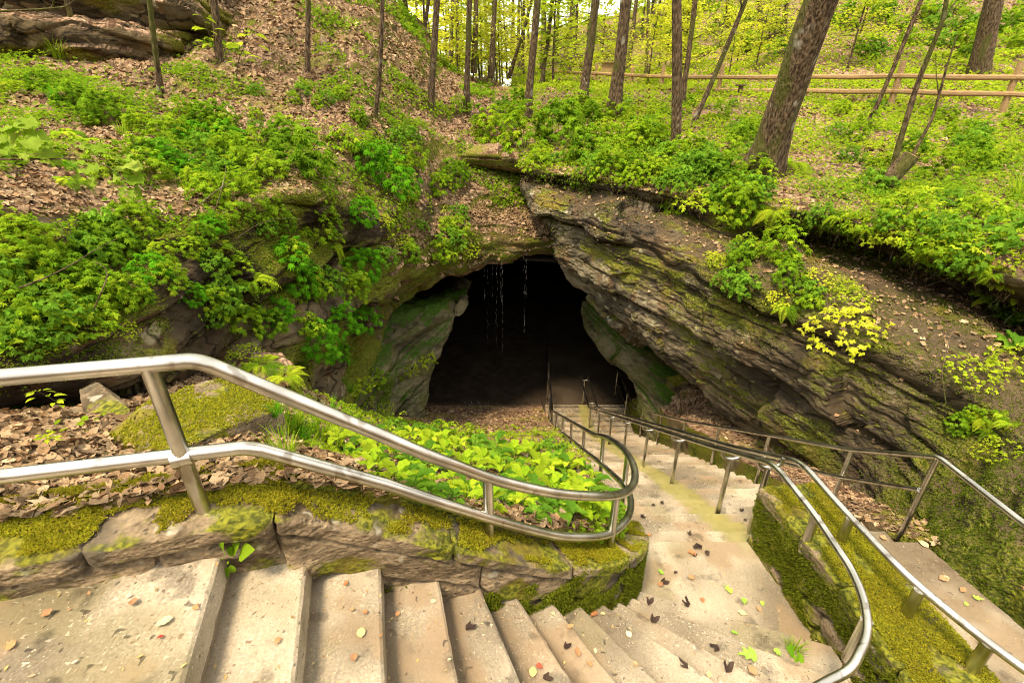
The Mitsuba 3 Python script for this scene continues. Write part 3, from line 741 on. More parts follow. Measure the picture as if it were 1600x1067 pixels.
# ------------------------------------------------------------------ ribs of rock inside the mouth, the ledge at the top left, loose boulders
def rib(name, net_, label, amp, seed, mat_='m_limb', nu=34, nv=44, dip=(0.1, -0.06), fine=1.0):
    G, u, v = net(np.array([ats(r) for r in net_]), nu, nv)
    edge = np.ones(G.shape[:2])
    G = G + gnormals(G) * (amp * strata(G, seed, dip, fine) * edge)[..., None]
    k = thing(name, label, 'rock')
    scene[k] = mikit.ply(gmesh(G), mat_, smooth=True)
    return k


rib('left_rock_rib', [[(560, 492, 14.5), (545, 524, 11.2), (530, 560, 10.0), (500, 600, 8.9), (470, 640, 7.6), (450, 720, 6.4)],
                      [(620, 478, 14.8), (612, 508, 11.2), (595, 548, 10.5), (575, 592, 9.5), (560, 637, 8.7), (550, 700, 7.8)],
                      [(690, 456, 15.2), (678, 490, 11.8), (650, 532, 11.0), (632, 580, 10.3), (622, 632, 9.9), (622, 690, 9.4)],
                      [(738, 446, 15.5), (722, 480, 12.2), (698, 522, 11.6), (676, 573, 11.0), (660, 622, 10.6), (654, 690, 10.2)],
                      [(715, 424, 16), (698, 470, 15), (676, 522, 14.5), (652, 573, 14), (636, 622, 13.5), (630, 690, 13)]],
    'pale bedded rock rib sloping down to mossy grass at the left of the cave mouth', 0.26, 140, dip=(-0.55, 0.0), fine=0.7)
rib('right_rock_rib', [[(935, 462, 17), (948, 500, 16), (978, 545, 15), (1012, 580, 14), (1028, 620, 13.4), (1040, 668, 13), (1050, 720, 12.5)],
                       [(912, 470, 14.2), (924, 508, 13.4), (950, 546, 12.4), (984, 585, 11.6), (1001, 625, 11.0), (1014, 668, 10.4), (1030, 715, 10.0)],
                       [(940, 472, 13.6), (962, 512, 12.6), (1000, 548, 11.5), (1030, 592, 10.6), (1042, 632, 10.0), (1056, 676, 9.5), (1070, 720, 9.2)],
                       [(985, 485, 13.6), (1018, 530, 12.4), (1056, 575, 11.3), (1085, 612, 10.6), (1096, 650, 10.0), (1105, 690, 9.5), (1115, 730, 9.2)]],
    'rounded mossy rock rib at the right of the cave mouth above the steps', 0.18, 160, dip=(0.5, 0.0), fine=0.7)
rib('rock_ledge', [[(-220, 90, 12.4), (-220, 62, 10.9), (-220, 30, 10.7), (-220, -40, 11.2), (-220, -130, 14)],
                   [(0, 86, 13.2), (0, 62, 11.3), (0, 35, 11.0), (0, -30, 11.6), (0, -130, 15)],
                   [(110, 92, 13.8), (110, 76, 11.9), (108, 50, 11.6), (105, -20, 12.4), (100, -120, 16)],
                   [(215, 96, 14.4), (218, 84, 12.6), (220, 60, 12.3), (222, 0, 13.4), (220, -110, 17)],
                   [(275, 84, 15.5), (280, 72, 13.6), (284, 50, 13.4), (288, 0, 14.4), (290, -110, 18)],
                   [(335, 40, 17), (335, 34, 15.2), (334, 10, 15.2), (334, -30, 16.2), (334, -120, 19)]],
    'dark overhanging rock ledge draped with leaves and moss at the top of the left hillside', 0.5, 180, 'm_ledge', 36, 36)
rib('brow_slab', [[(705, 262, 15.6), (712, 251, 14.3), (716, 244, 14.3), (720, 236, 14.8), (722, 228, 16.5)],
                  [(735, 268, 16.5), (738, 255, 13.95), (740, 245, 13.85), (742, 234, 14.4), (744, 222, 16.5)],
                  [(775, 272, 16.8), (776, 258, 13.75), (777, 246, 13.65), (778, 234, 14.2), (780, 222, 16.5)],
                  [(815, 275, 16.5), (816, 262, 13.35), (817, 250, 13.25), (818, 236, 13.8), (820, 222, 16.0)],
                  [(850, 270, 16.0), (850, 262, 13.2), (850, 250, 13.2), (850, 240, 13.8), (850, 230, 15.5)]],
    'flat overhanging slab shading a dark hollow above the leaf chute', 0.07, 190, 'm_earth', 24, 20)


def boulder(name, pts, label, seed, amp=0.05, size=0.06, m='m_stone'):
    t = trimesh.convex.convex_hull(np.vstack([pts, np.asarray(pts) - [0, 0, 0.35]]))
    t = rough(t, size, 0, 1)
    for _ in range(2):
        trimesh.smoothing.filter_taubin(t, iterations=6)
    t.vertices = t.vertices + t.vertex_normals * (amp * fb(t.vertices, 3, 4, seed))[:, None] + t.vertex_normals * (amp * 0.3 * fb(t.vertices, 14, 3, seed + 1))[:, None]
    k = thing(name, label, 'rock')
    scene[k] = mikit.ply(t, m, smooth=35)
    return k, t


BOULDER = boulder('boulder', ats([(166, 684, 2.22), (190, 712, 2.0), (265, 706, 1.93), (300, 694, 2.0), (215, 640, 2.3), (255, 618, 2.55), (300, 600, 2.8), (360, 590, 3.0), (425, 604, 3.15), (440, 640, 2.8), (350, 668, 2.25)]),
        'flat-topped boulder with a moss cushion on top, behind the left handrail post', 501, 0.035)
boulder('boulder', ats([(124, 608, 2.72), (150, 596, 2.8), (188, 620, 2.75), (206, 640, 2.52), (186, 654, 2.42), (130, 648, 2.5)]), 'pale angular block of stone beneath the left bank', 502, 0.02, 0.05)
boulder('boulder', ats([(352, 575, 4.6), (380, 550, 4.8), (440, 548, 4.9), (468, 580, 4.7), (450, 606, 4.3), (380, 604, 4.2)]), 'low mound of earth and stone under bright yellow-green ferns', 503, 0.06, 0.08, 'm_earth')
for k, (a, l) in enumerate([([(1022, 566, 11.2), (1040, 562, 11.2), (1056, 574, 11.0), (1040, 582, 10.9)], 'upper of two flat slabs fallen beside the right rock rib'),
                            ([(1040, 588, 10.4), (1062, 584, 10.4), (1078, 596, 10.2), (1056, 602, 10.2)], 'lower of two flat slabs fallen beside the right rock rib'),
                            ([(486, 55, 15.6), (500, 50, 15.6), (512, 60, 15.5), (500, 68, 15.4)], 'small dark rock on the leaf slope by a thin tree'),
                            ([(770, 590, 17), (800, 585, 17), (822, 592, 16.8), (800, 602, 16.5)], 'dim rock lying on the cave floor')]):
    boulder('rock', ats(a), l, 510 + k, 0.03, 0.1)

# ------------------------------------------------------------------ leaves and plants
DIA = (np.array([[0, 0, 0], [-.5, .45, .07], [.5, .45, .07], [0, 1, -.06]]), np.array([[0, 3, 1], [0, 2, 3]]))
OVA = (np.array([[0, 0, 0], [-.36, .2, .05], [-.5, .48, .07], [-.3, .78, .0], [0, 1, -.14], [.3, .78, .0], [.5, .48, .07], [.36, .2, .05], [0, .22, -.01], [0, .5, -.01], [0, .8, -.06]]),
       np.array([[0, 8, 1], [1, 8, 9], [1, 9, 2], [2, 9, 10], [2, 10, 3], [3, 10, 4], [0, 7, 8], [7, 9, 8], [7, 6, 9], [6, 10, 9], [6, 5, 10], [5, 4, 10]]))
_t = []
for a, s in ((-62, .72), (-24, .95), (18, 1.0), (58, .75)):
    c_, s_ = math.cos(math.radians(a)), math.sin(math.radians(a))
    _t.append((np.array([[0, 0, 0], [-.17 * c_ + .45 * s_ * s, .45 * c_ * s + .17 * s_, .05], [.17 * c_ + .45 * s_ * s, .45 * c_ * s - .17 * s_, .05], [s_ * s, c_ * s, -.08]]), DIA[1]))
PAL = join(_t)                                                   # a palmate leaf of four leaflets
LOB = (np.array([[0, .25, 0], [0, 0, 0], [-.28, .05, 0], [-.5, .3, .04], [-.27, .36, .01], [-.42, .68, .04], [-.15, .62, .0], [0, 1, -.05], [.15, .62, .0], [.42, .68, .04], [.27, .36, .01], [.5, .3, .04], [.28, .05, 0]]),
       np.array([[0, k, k + 1] for k in range(1, 12)] + [[0, 12, 1]]))
CURL = (np.array([[0, 0, .0], [-.5, .3, .22], [-.38, .8, .10], [0, 1, .20], [.42, .72, .02], [.5, .25, .16], [0, .5, -.04]]), np.array([[6, k, (k + 1) % 6] for k in range(6)]))
CUR4 = (np.array([[-.45, .05, .16], [.4, 0, .0], [.5, .9, .18], [-.3, 1, .02], [0, .5, -.06]]), np.array([[4, 0, 1], [4, 1, 2], [4, 2, 3], [4, 3, 0]]))


def unit(v):
    return v / (np.linalg.norm(v, axis=-1, keepdims=True) + 1e-9)


def leaves(pos, fwd, nrm, L, W, col, shape):
    """Many leaves as one mesh: (vertices, faces, colours)."""
    t, f = shape
    fwd = unit(np.asarray(fwd, float))
    side = unit(np.cross(fwd, nrm))
    up = np.cross(side, fwd)
    L, W = np.broadcast_to(L, (len(pos),)), np.broadcast_to(W, (len(pos),))
    V = pos[:, None] + t[None, :, :1] * (W[:, None] * side)[:, None] + t[None, :, 1:2] * (L[:, None] * fwd)[:, None] + t[None, :, 2:] * (L[:, None] * up)[:, None]
    F = f[None] + (np.arange(len(pos)) * len(t))[:, None, None]
    return V.reshape(-1, 3), F.reshape(-1, 3), np.repeat(np.broadcast_to(col, (len(pos), 3)), len(t), 0)


def jn(parts):
    V, F, C, o = [], [], [], 0
    for v, f, c in parts:
        V.append(v); F.append(f + o); C.append(c); o += len(v)
    return np.vstack(V), np.vstack(F), np.vstack(C)


def pal(R_, n, *cols, jit=0.25):
    """n colours between the given ones."""
    cols = np.array(cols, float)
    w = R_.dirichlet(np.full(len(cols), 0.6), n)
    return np.clip((w @ cols) * (1 + R_.uniform(-jit, jit, (n, 1))), 0.002, 0.9)


GREENS = {'bright': [(.27, .44, .02), (.39, .50, .028), (.15, .30, .016)], 'mid': [(.16, .31, .016), (.25, .41, .022), (.09, .20, .012)],
          'cool': [(.15, .32, .025), (.24, .42, .035), (.09, .22, .02)], 'yellow': [(.58, .62, .04), (.50, .58, .03), (.66, .66, .08)],
          'lime': [(.41, .53, .025), (.53, .60, .045), (.27, .42, .02)], 'vivid': [(.12, .37, .012), (.18, .45, .018), (.08, .25, .012)]}


def sgroup(name, parts):
    scene[name] = {'type': 'shapegroup', **parts}


def lp(vfc, mat_='m_leaf'):
    return mikit.ply((vfc[0], vfc[1]), mat_, smooth=True, color=vfc[2])


def const(vf, col):
    return vf[0], vf[1], np.tile(np.asarray(col, float), (len(vf[0]), 1))


def bush(seed, n, rx, rz, L, cols, shape=PAL, per=6, tips_flat=0.5, stems=7):
    R_ = rng(seed)
    a = R_.uniform(0, 2 * np.pi, n)
    el = np.arcsin(R_.uniform(-0.05, 1, n))
    lob = 0.72 + 0.5 * nz(np.c_[np.cos(a) * np.cos(el), np.sin(a) * np.cos(el), np.sin(el)] * 2.3 + seed * 3.1, 1.0, seed)
    d = np.c_[np.cos(a) * np.cos(el), np.sin(a) * np.cos(el), np.sin(el)]
    tip = d * (R_.uniform(0.35, 1, n) ** 0.45 * lob)[:, None] * [rx, rx, rz] + [0, 0, 0.05]
    pos = np.repeat(tip, per, 0)
    b = np.tile(np.arange(per) * 2 * np.pi / per, n) + np.repeat(R_.uniform(0, 6.3, n), per) + R_.normal(0, .25, n * per)
    out = np.repeat(unit(d * [1, 1, .4]), per, 0)
    nrm = unit(np.repeat(unit(d * tips_flat + [0, 0, 1.0]), per, 0) + R_.normal(0, .22, (n * per, 3)))
    h = np.c_[np.cos(b), np.sin(b), np.zeros(n * per)] + out * 0.5
    fwd = unit(h - nrm * (h * nrm).sum(1, keepdims=True)) - nrm * R_.uniform(0.05, .5, (n * per, 1))
    s = L * R_.uniform(0.6, 1.15, n * per)
    base = np.repeat(pal(R_, n, *cols), per, 0)
    fol = leaves(pos, fwd, nrm, s, s * 0.95 if shape is PAL else s * 0.6, base * R_.uniform(.8, 1.2, (n * per, 1)), shape)
    st = [pipe([(0, 0, -.08), tip[k] * [.4, .4, .55], tip[k]], [.006, .004, .002], 4, False) for k in R_.choice(n, min(stems, n), replace=False)]
    return {'foliage': lp(fol), 'stem': lp(const(join(st), (.10, .085, .03)), 'm_dead')}


def fern(seed, n, L, cols, pairs=20):
    R_ = rng(seed)
    out = {}
    P = []
    for k in range(n):
        a = k * 2.399 + R_.normal(0, .2)
        l = L * R_.uniform(.65, 1.1)
        t = np.linspace(0.0, 1, pairs + 4)
        lift = R_.uniform(.45, .85)
        x, z = l * (t * .9 - .08 * t ** 2), l * (lift * t - (lift + R_.uniform(.1, .35)) * t ** 2.2)
        c = np.c_[x * math.cos(a), x * math.sin(a), z]
        tg = unit(np.gradient(c, axis=0))
        sd = np.array([-math.sin(a), math.cos(a), 0])
        tt, cc, tg = t[3:], c[3:], tg[3:]
        w = l * 0.21 * np.sin(np.pi * np.clip(tt, 0.08, 1) ** .75) ** .8 + .008
        base = pal(R_, 1, *cols)[0]
        for s in (-1, 1):
            fw = sd[None] * s + tg * .35 + [0, 0, -.12]
            P.append(leaves(cc, fw, np.tile([0, 0, 1.0], (len(cc), 1)), w, np.full(len(cc), l * .030), base * R_.uniform(.85, 1.15, (len(cc), 1)), DIA))
        P.append(const(pipe(c[::4], np.linspace(.004, .0015, len(c[::4])), 3, False), base * .8))
    return {'frond': lp(jn(P))}


def grass(seed, n, L, cols, spread=.10, lean=.6):
    R_ = rng(seed)
    a = R_.uniform(0, 6.3, n)
    r = spread * R_.uniform(0, 1, n) ** .5
    b = np.c_[np.cos(a) * r, np.sin(a) * r, np.full(n, -.02)]
    a2 = a + R_.normal(0, .7, n)
    l = L * R_.uniform(.5, 1.1, n)
    ln = lean * R_.uniform(.3, 1.3, n)
    sd = np.c_[-np.sin(a2), np.cos(a2), np.zeros(n)]
    hd = np.c_[np.cos(a2), np.sin(a2), np.zeros(n)]
    V = []
    for t in (0, .35, .7, 1):
        c = b + hd * (l * ln * t ** 1.8)[:, None] + [0, 0, 1] * (l * (t - .35 * ln * t ** 2.2))[:, None]
        w = .006 * L / .4 * (1 - t) ** .6 + .0006
        V += [c - sd * w, c + sd * w]
    V = np.stack(V, 1)
    f = np.array([[0, 1, 3], [0, 3, 2], [2, 3, 5], [2, 5, 4], [4, 5, 7], [4, 7, 6]])
    F = (f[None] + (np.arange(n) * 8)[:, None, None]).reshape(-1, 3)
    return {'blades': lp((V.reshape(-1, 3), F, np.repeat(pal(R_, n, *cols), 8, 0)))}


def bigleaf(L, W, seed, droop, col):
    """One broad herb leaf from the origin, rising along +x, with a rib, waves and a drooping tip."""
    R_ = rng(seed)
    nu_, nv_ = 9, 6
    u, v = np.meshgrid(np.linspace(0, 1, nu_), np.linspace(-1, 1, nv_ + 1), indexing='ij')
    w = W * np.sin(np.pi * np.clip(u, 0.001, .999) ** .8) ** .75 / 2
    x = L * u * (1 - .12 * droop * u)
    z = L * (.55 * u - droop * u ** 2) + np.abs(v) * w * .35 + .012 * np.sin(u * 14 + v * 3 + seed) * np.abs(v)
    G = np.stack([x, v * w, z], -1)
    vv, ff = gmesh(G, False)
    return vv, ff, np.clip(np.tile(col, (len(vv), 1)) * (0.9 + .2 * R_.random((len(vv), 1))), 0, 1)


def herb(seed, n, L, cols, upright=.6):
    R_ = rng(seed)
    parts = {}
    st = []
    for k in range(n):
        a = k * 2.4 + R_.normal(0, .25)
        l = L * R_.uniform(.6, 1.15)
        v, f, c = bigleaf(l, l * R_.uniform(.42, .58), seed * 50 + k, R_.uniform(.25, .7), pal(R_, 1, *cols)[0])
        e = R_.uniform(.02, .35) * upright
        ca, sa, ce, se = math.cos(a), math.sin(a), math.cos(e), math.sin(e)
        M = np.array([[ca, -sa, 0], [sa, ca, 0], [0, 0, 1]]) @ np.array([[ce, 0, -se], [0, 1, 0], [se, 0, ce]])
        hub = np.array([ca * .03, sa * .03, R_.uniform(.02, .16) * L / .2])
        parts['leaf' if k == 0 else f'leaf_{k:03d}'] = lp((v @ M.T + hub, f, c))
        st.append(pipe([(0, 0, -.04), hub * .6, hub], [.006, .004, .003], 4, False))
    parts['stem'] = lp(const(join(st), (.12, .2, .03)), 'm_dead')
    return parts


def sprig(seed, n, H, L, cols):
    """A thin seedling: a few tiers of paired leaves on a bent stem."""
    R_ = rng(seed)
    t = np.linspace(0, 1, 8)
    c = np.c_[.25 * H * t ** 2 * R_.normal(), .25 * H * t ** 2 * R_.normal(), H * t]
    k = R_.integers(3, 8, n)
    a = R_.uniform(0, 6.3, n)
    fw = np.c_[np.cos(a), np.sin(a), R_.uniform(-.25, .2, n)]
    s = L * R_.uniform(.6, 1.15, n)
    pos = c[k] + fw * (H * .22 * R_.uniform(.1, 1, n))[:, None]
    return {'foliage': lp(leaves(pos, fw, np.tile([0, 0, 1.0], (n, 1)) + R_.normal(0, .25, (n, 3)), s, s * .52, pal(R_, n, *cols), OVA)), 'stem': lp(const(pipe(c, np.linspace(.006, .002, 8), 4, False), (.10, .085, .05)), 'm_dead')}


def spray_tree(seed, H, r, n, L, cols, z0=.15):
    """A young understory tree: a thin stem, side twigs and flat sprays of leaves with gaps."""
    R_ = rng(seed)
    t = np.linspace(0, 1, 9)
    c = np.c_[.05 * H * np.cumsum(R_.normal(0, .3, 9)) * t, .05 * H * np.cumsum(R_.normal(0, .3, 9)) * t, H * t]
    tw, P, N = [pipe(c, np.linspace(.012 * H, .003 * H, 9), 5, False)], [], []
    nb = 16
    for k in range(nb):
        h = z0 + (1 - z0) * (k + R_.uniform(0, 1)) / nb
        p0 = np.array([np.interp(h, t, c[:, j]) for j in range(3)])
        a = k * 2.4 + R_.normal(0, .4)
        l = r * (1.15 - .75 * h) * R_.uniform(.6, 1.15)
        e = p0 + l * np.array([math.cos(a), math.sin(a), R_.uniform(.0, .35)])
        tw.append(pipe([p0, (p0 + e) / 2 + [0, 0, .06 * l], e], [.005 * H, .003 * H, .0012 * H], 4, False))
        m = n // nb
        s = R_.uniform(.15, 1.12, m)
        q = p0 + (e - p0) * s[:, None] + R_.normal(0, 1, (m, 3)) * [.24 * l, .24 * l, .06 * l] * (0.4 + s[:, None])
        P.append(q)
    P = np.vstack(P)
    m = len(P)
    a = R_.uniform(0, 6.3, m)
    fw = np.c_[np.cos(a), np.sin(a), R_.uniform(-.4, .1, m)]
    s = L * R_.uniform(.6, 1.2, m)
    fol = leaves(P, fw, np.tile([0, 0, 1.0], (m, 1)) + R_.normal(0, .35, (m, 3)), s, s * .6, pal(R_, m, *cols), DIA)
    return {'crown': lp(fol), 'trunk': mikit.ply(join(tw), 'm_bark', smooth=True)}


for k in range(3):
    sgroup(f'g_bush{k}', bush(10 + k, 105, .42, .44, .078, (GREENS['mid'], GREENS['bright'], GREENS['bright'])[k]))
    sgroup(f'g_vivid{k}', bush(20 + k, 90, .40, .40, .078, GREENS['vivid']))
    sgroup(f'g_cool{k}', bush(30 + k, 80, .42, .34, .085, GREENS['bright'] if k == 2 else GREENS['cool'], OVA, 5))
    sgroup(f'g_lime{k}', bush(40 + k, 150, .38, .26, .036, GREENS['lime'] if k else GREENS['yellow'], OVA, 5, .3, 4))
    sgroup(f'g_fern{k}', fern(50 + k, 11, .50, GREENS['lime'] if k == 1 else GREENS['bright']))
    sgroup(f'g_grass{k}', grass(60 + k, 70, .38, GREENS['bright'] if k else GREENS['vivid']))
    sgroup(f'g_herb{k}', herb(70 + k, 8 + k, .24, (GREENS['bright'], GREENS['lime'], GREENS['cool'])[k]))
    sgroup(f'g_sprig{k}', sprig(80 + k, 16, .42, .12, GREENS['lime']))
    sgroup(f'g_mat{k}', bush(90 + k, 80, .5, .10, .075, GREENS['lime'] if k else GREENS['bright'], OVA, 4, .25, 3))
for k in range(4):
    sgroup(f'g_tree{k}', spray_tree(100 + k, 6.0, 2.3, 1100, .25, GREENS['lime'] if k == 1 else GREENS['yellow']))
KINDS = {'bush': 3, 'vivid': 3, 'cool': 3, 'lime': 3, 'fern': 3, 'grass': 3, 'herb': 3, 'sprig': 3, 'mat': 3, 'tree': 4}


def frame(pos, nrm, s, rz, sz=1.0, keep=.5):
    n = unit(np.array([0, 0, 1.0]) * (1 - keep) + np.asarray(nrm) * keep)
    x = unit(np.cross([math.cos(rz), math.sin(rz), 0.01], n))
    y = np.cross(n, x)
    M = np.eye(4)
    M[:3, 0], M[:3, 1], M[:3, 2], M[:3, 3] = x * s, y * s, n * s * sz, pos
    return M


def plant(kind, var, pos, nrm, s, rz, name, label, cat, group=None, sz=1.0, keep=.5):
    k = thing(name, label, cat, group)
    scene[k] = {'type': 'instance', 'to_world': T(frame(pos, nrm, s, rz, sz, keep)), 'shapegroup': {'type': 'ref', 'id': f'g_{kind}{var % KINDS[kind]}'}}
    return k


PLABELS = [
'largest bright green bush on the left bank, left of the cave brow',
'bright green bush just above the largest bush of the left bank',
'glossy green bush hanging over the rock right of the largest bush',
'green bush uphill of the bush hanging over the cave-side rock',
'pale leafy plant between two bushes near the middle of the left hillside',
'green plant clinging to the rock face below the hanging bush',
'bright green plant on the rock face left of the cave arch',
'green plant on the mossy rock face above the handrail bend',
'vivid green bush in front of the pale rock rib',
'vivid green low bush at the foot of the left cliff beside the ferns',
'small vivid green plant right of the low bush at the cliff foot',
'lit green bush on the earth bank left of the leaf chute',
'smaller bush beside the lit bush left of the leaf chute',
'bright bush on the slab above the dark hollow',
'bright bush over the left end of the right cliff',
'second bright bush from the left along the cliff brow',
'bright plant spilling over the cliff brow between two bushes',
'light green plant on the cliff brow above the yellow moss',
'light green plant uphill of the yellow moss on the brow',
'small-leaved green plant near the foot of the straight mossy tree',
'pale small-leaved plant hanging over the cliff left of the big tree',
'pale small-leaved plant between the straight tree and the big tree',
'green plant hanging at the lip left of the big tree root',
'big fern at the foot of the large leaning tree',
'drooping fern under the roots of the large leaning tree',
'yellow-green ferny clump at the left end of the cliff shelf',
'leafy plant on the cliff shelf second from its left end',
'bright leafy plant on the cliff shelf below the large tree',
'leafy plant hanging below the cliff shelf',
'bright fern sticking out of the right cliff face',
'round yellow-green trailing clump on the right cliff face',
'yellow-green clump above the round trailing clump',
'small-leaved clump right above the round trailing clump',
'yellow-leaved trailing plant at the right edge, left of its twin',
'yellow-leaved trailing plant touching the right edge of the view',
'bright broad-leaved plant reaching in at the right edge above yellow clumps',
'bright small-leaved clump above the right handrail',
'bright yellow-green fern clump behind the handrail bend',
'yellow-green fern at the right of the fern clump behind the bend',
'yellow-green small fronds at the left of the fern clump',
'dense grass tuft by the upper left corner of the flower bed',
'smaller grass tuft beside the dense tuft in the bed',
'long-bladed grass tuft in the dark hollow behind the left handrail',
'grass tuft with long blades at the near left of the flower bed',
'grass tuft behind the long-bladed tuft of the bed',
'small green seedling beside the pale block of stone',
'seedling growing through the fallen leaves by the lying branch',
'tall iris-like grass tuft under the rock ledge',
'lacy green fern below the iris-like tuft',
'dark fern at the left edge below the rock ledge',
'feathery grass tuft at the right edge of the plateau',
'thin sapling with flat leaf sprays on the left hillside',
'leaf spray of a sapling just below the rock ledge end',
'fern at the foot of the thin dark tree left of centre',
'round leafy shrub near the foot of a grey tree at the centre',
'grass tuft growing from the foot of the dividing wall',
'leafy bush in the thicket on the left bank, upper half',
'small-leaved plant in the thicket on the left bank, upper half',
'small-leaved plant in the thicket on the left bank, lower half',
'leafy bush in the thicket on the left bank, lower half',
'dark green leafy bush in the thicket on the left bank, upper half',
'dark green leafy bush in the thicket on the left bank, lower half',
'small-leaved plant on the low bank at the left edge, lower half',
'leafy bush on the low bank at the left edge, upper half',
'broad-leaved herb on the low bank at the left edge, lower half',
'small-leaved plant on the low bank at the left edge, upper half',
'leafy bush on the low bank at the left edge, lower half',
'broad-leaved herb on the low bank at the left edge, upper half',
'grass tuft on the steep bank at the left, upper half',
'leafy bush on the steep bank at the left, upper half',
'fern on the steep bank at the left, lower half',
'grass tuft on the steep bank at the left, lower half',
'fern on the steep bank at the left, upper half',
'leafy bush on the steep bank at the left, lower half',
'yellow-green trailing plant over the dark hollow at the left, upper half',
'seedling over the dark hollow at the left, lower half',
'seedling over the dark hollow at the left, upper half',
'yellow-green trailing plant over the dark hollow at the left, lower half',
'leafy bush on the leafy left slope, upper half',
'small-leaved plant on the leafy left slope, lower half',
'fern on the leafy left slope, upper half',
'fern on the leafy left slope, lower half',
'leafy bush on the leafy left slope, lower half',
'small-leaved plant on the leafy left slope, upper half',
'seedling on the leaf slope above the cave arch, upper half',
'seedling on the leaf slope above the cave arch, lower half',
'yellow-green trailing plant on the leaf slope above the cave arch, lower half',
'small-leaved plant on the leaf slope above the cave arch, upper half',
'leafy bush on the leaf slope above the cave arch, lower half',
'small-leaved plant on the leaf slope above the cave arch, lower half',
'yellow-green trailing plant on the leaf slope above the cave arch, upper half',
'dark green leafy bush on the mossy rock face left of the cave, lower half',
'fern on the mossy rock face left of the cave, lower half',
'leafy bush on the mossy rock face left of the cave, lower half',
'leafy bush on the mossy rock face left of the cave, upper half',
'small-leaved plant on the mossy rock face left of the cave, lower half',
'small-leaved plant on the mossy rock face left of the cave, upper half',
'fern on the mossy rock face left of the cave, upper half',
'dark green leafy bush on the mossy rock face left of the cave, upper half',
'fern on the bank above the cave brow, upper half',
'leafy bush on the bank above the cave brow, lower half',
'fern on the bank above the cave brow, lower half',
'small-leaved plant on the bank above the cave brow, upper half',
'leafy bush on the bank above the cave brow, upper half',
'small-leaved plant on the bank above the cave brow, lower half',
'leafy bush spilling over the lip of the right cliff, lower half',
'small-leaved plant spilling over the lip of the right cliff, upper half',
'leafy bush spilling over the lip of the right cliff, upper half',
'small-leaved plant spilling over the lip of the right cliff, lower half',
'leafy bush on the slope left of the large leaning tree, lower half',
'small-leaved plant on the slope left of the large leaning tree, upper half',
'leafy bush on the slope left of the large leaning tree, upper half',
'small-leaved plant on the slope left of the large leaning tree, lower half',
'low spreading plant on the slope left of the large leaning tree, lower half',
'low spreading plant on the slope left of the large leaning tree, upper half',
'small-leaved plant on the plateau edge over the dark overhang, upper half',
'broad-leaved herb on the plateau edge over the dark overhang, lower half',
'broad-leaved herb on the plateau edge over the dark overhang, upper half',
'low spreading plant on the plateau edge over the dark overhang, upper half',
'low spreading plant on the plateau edge over the dark overhang, lower half',
'small-leaved plant on the plateau edge over the dark overhang, lower half',
'leafy bush on the shelf of the right cliff, upper half',
'small-leaved plant on the shelf of the right cliff, lower half',
'small-leaved plant on the shelf of the right cliff, upper half',
'yellow-green trailing plant on the shelf of the right cliff, lower half',
'leafy bush on the shelf of the right cliff, lower half',
'yellow-green trailing plant on the shelf of the right cliff, upper half',
'small-leaved plant on the flat plateau before the fence, lower half',
'leafy bush on the flat plateau before the fence, upper half',
'small-leaved plant on the flat plateau before the fence, upper half',
'low spreading plant on the flat plateau before the fence, upper half',
'low spreading plant on the flat plateau before the fence, lower half',
'leafy bush on the flat plateau before the fence, lower half',
'leafy bush on the far side of the plateau, lower half',
'low spreading plant on the far side of the plateau, upper half',
'small-leaved plant on the far side of the plateau, lower half',
'low spreading plant on the far side of the plateau, lower half',
'small-leaved plant on the far side of the plateau, upper half',
'leafy bush on the far side of the plateau, upper half',
'small-leaved plant on the wooded slope behind the fence, upper half',
'leafy bush on the wooded slope behind the fence, upper half',
'leafy bush on the wooded slope behind the fence, lower half',
'low spreading plant on the wooded slope behind the fence, lower half',
'low spreading plant on the wooded slope behind the fence, upper half',
'small-leaved plant on the wooded slope behind the fence, lower half',
'grass tuft at the upper left of the flower bed, upper half',
'grass tuft at the upper left of the flower bed, lower half',
'broad-leaved herb in the flower bed beside the steps, lower half',
'broad-leaved herb in the flower bed beside the steps, upper half',
'small-leaved plant at the far side of the flower bed, upper half',
'broad-leaved herb at the far side of the flower bed, upper half',
'seedling at the far side of the flower bed, upper half',
'yellow-green trailing plant at the far side of the flower bed, upper half',
'yellow-green trailing plant at the far side of the flower bed, lower half',
'broad-leaved herb at the far side of the flower bed, lower half',
'small-leaved plant at the far side of the flower bed, lower half',
'grass tuft on the rock rib left of the cave, lower half',
'low spreading plant on the rock rib left of the cave, upper half',
'yellow-green trailing plant on the rock rib left of the cave, lower half',
'low spreading plant on the rock rib left of the cave, lower half',
'leafy bush on the mossy cliff at the right edge, upper half',
'fern on the mossy cliff at the right edge, lower half',
'fern on the mossy cliff at the right edge, upper half',
'broad-leaved herb at the right edge under the overhang, upper half',
'broad-leaved herb at the right edge under the overhang, lower half',
'small-leaved plant at the right edge under the overhang, upper half',
'small-leaved plant hanging from the turf of the right overhang, lower half',
'low spreading plant hanging from the turf of the right overhang, upper half',
'fern hanging from the turf of the right overhang, lower half',
'fern hanging from the turf of the right overhang, upper half',
'small-leaved plant hanging from the turf of the right overhang, upper half',
]
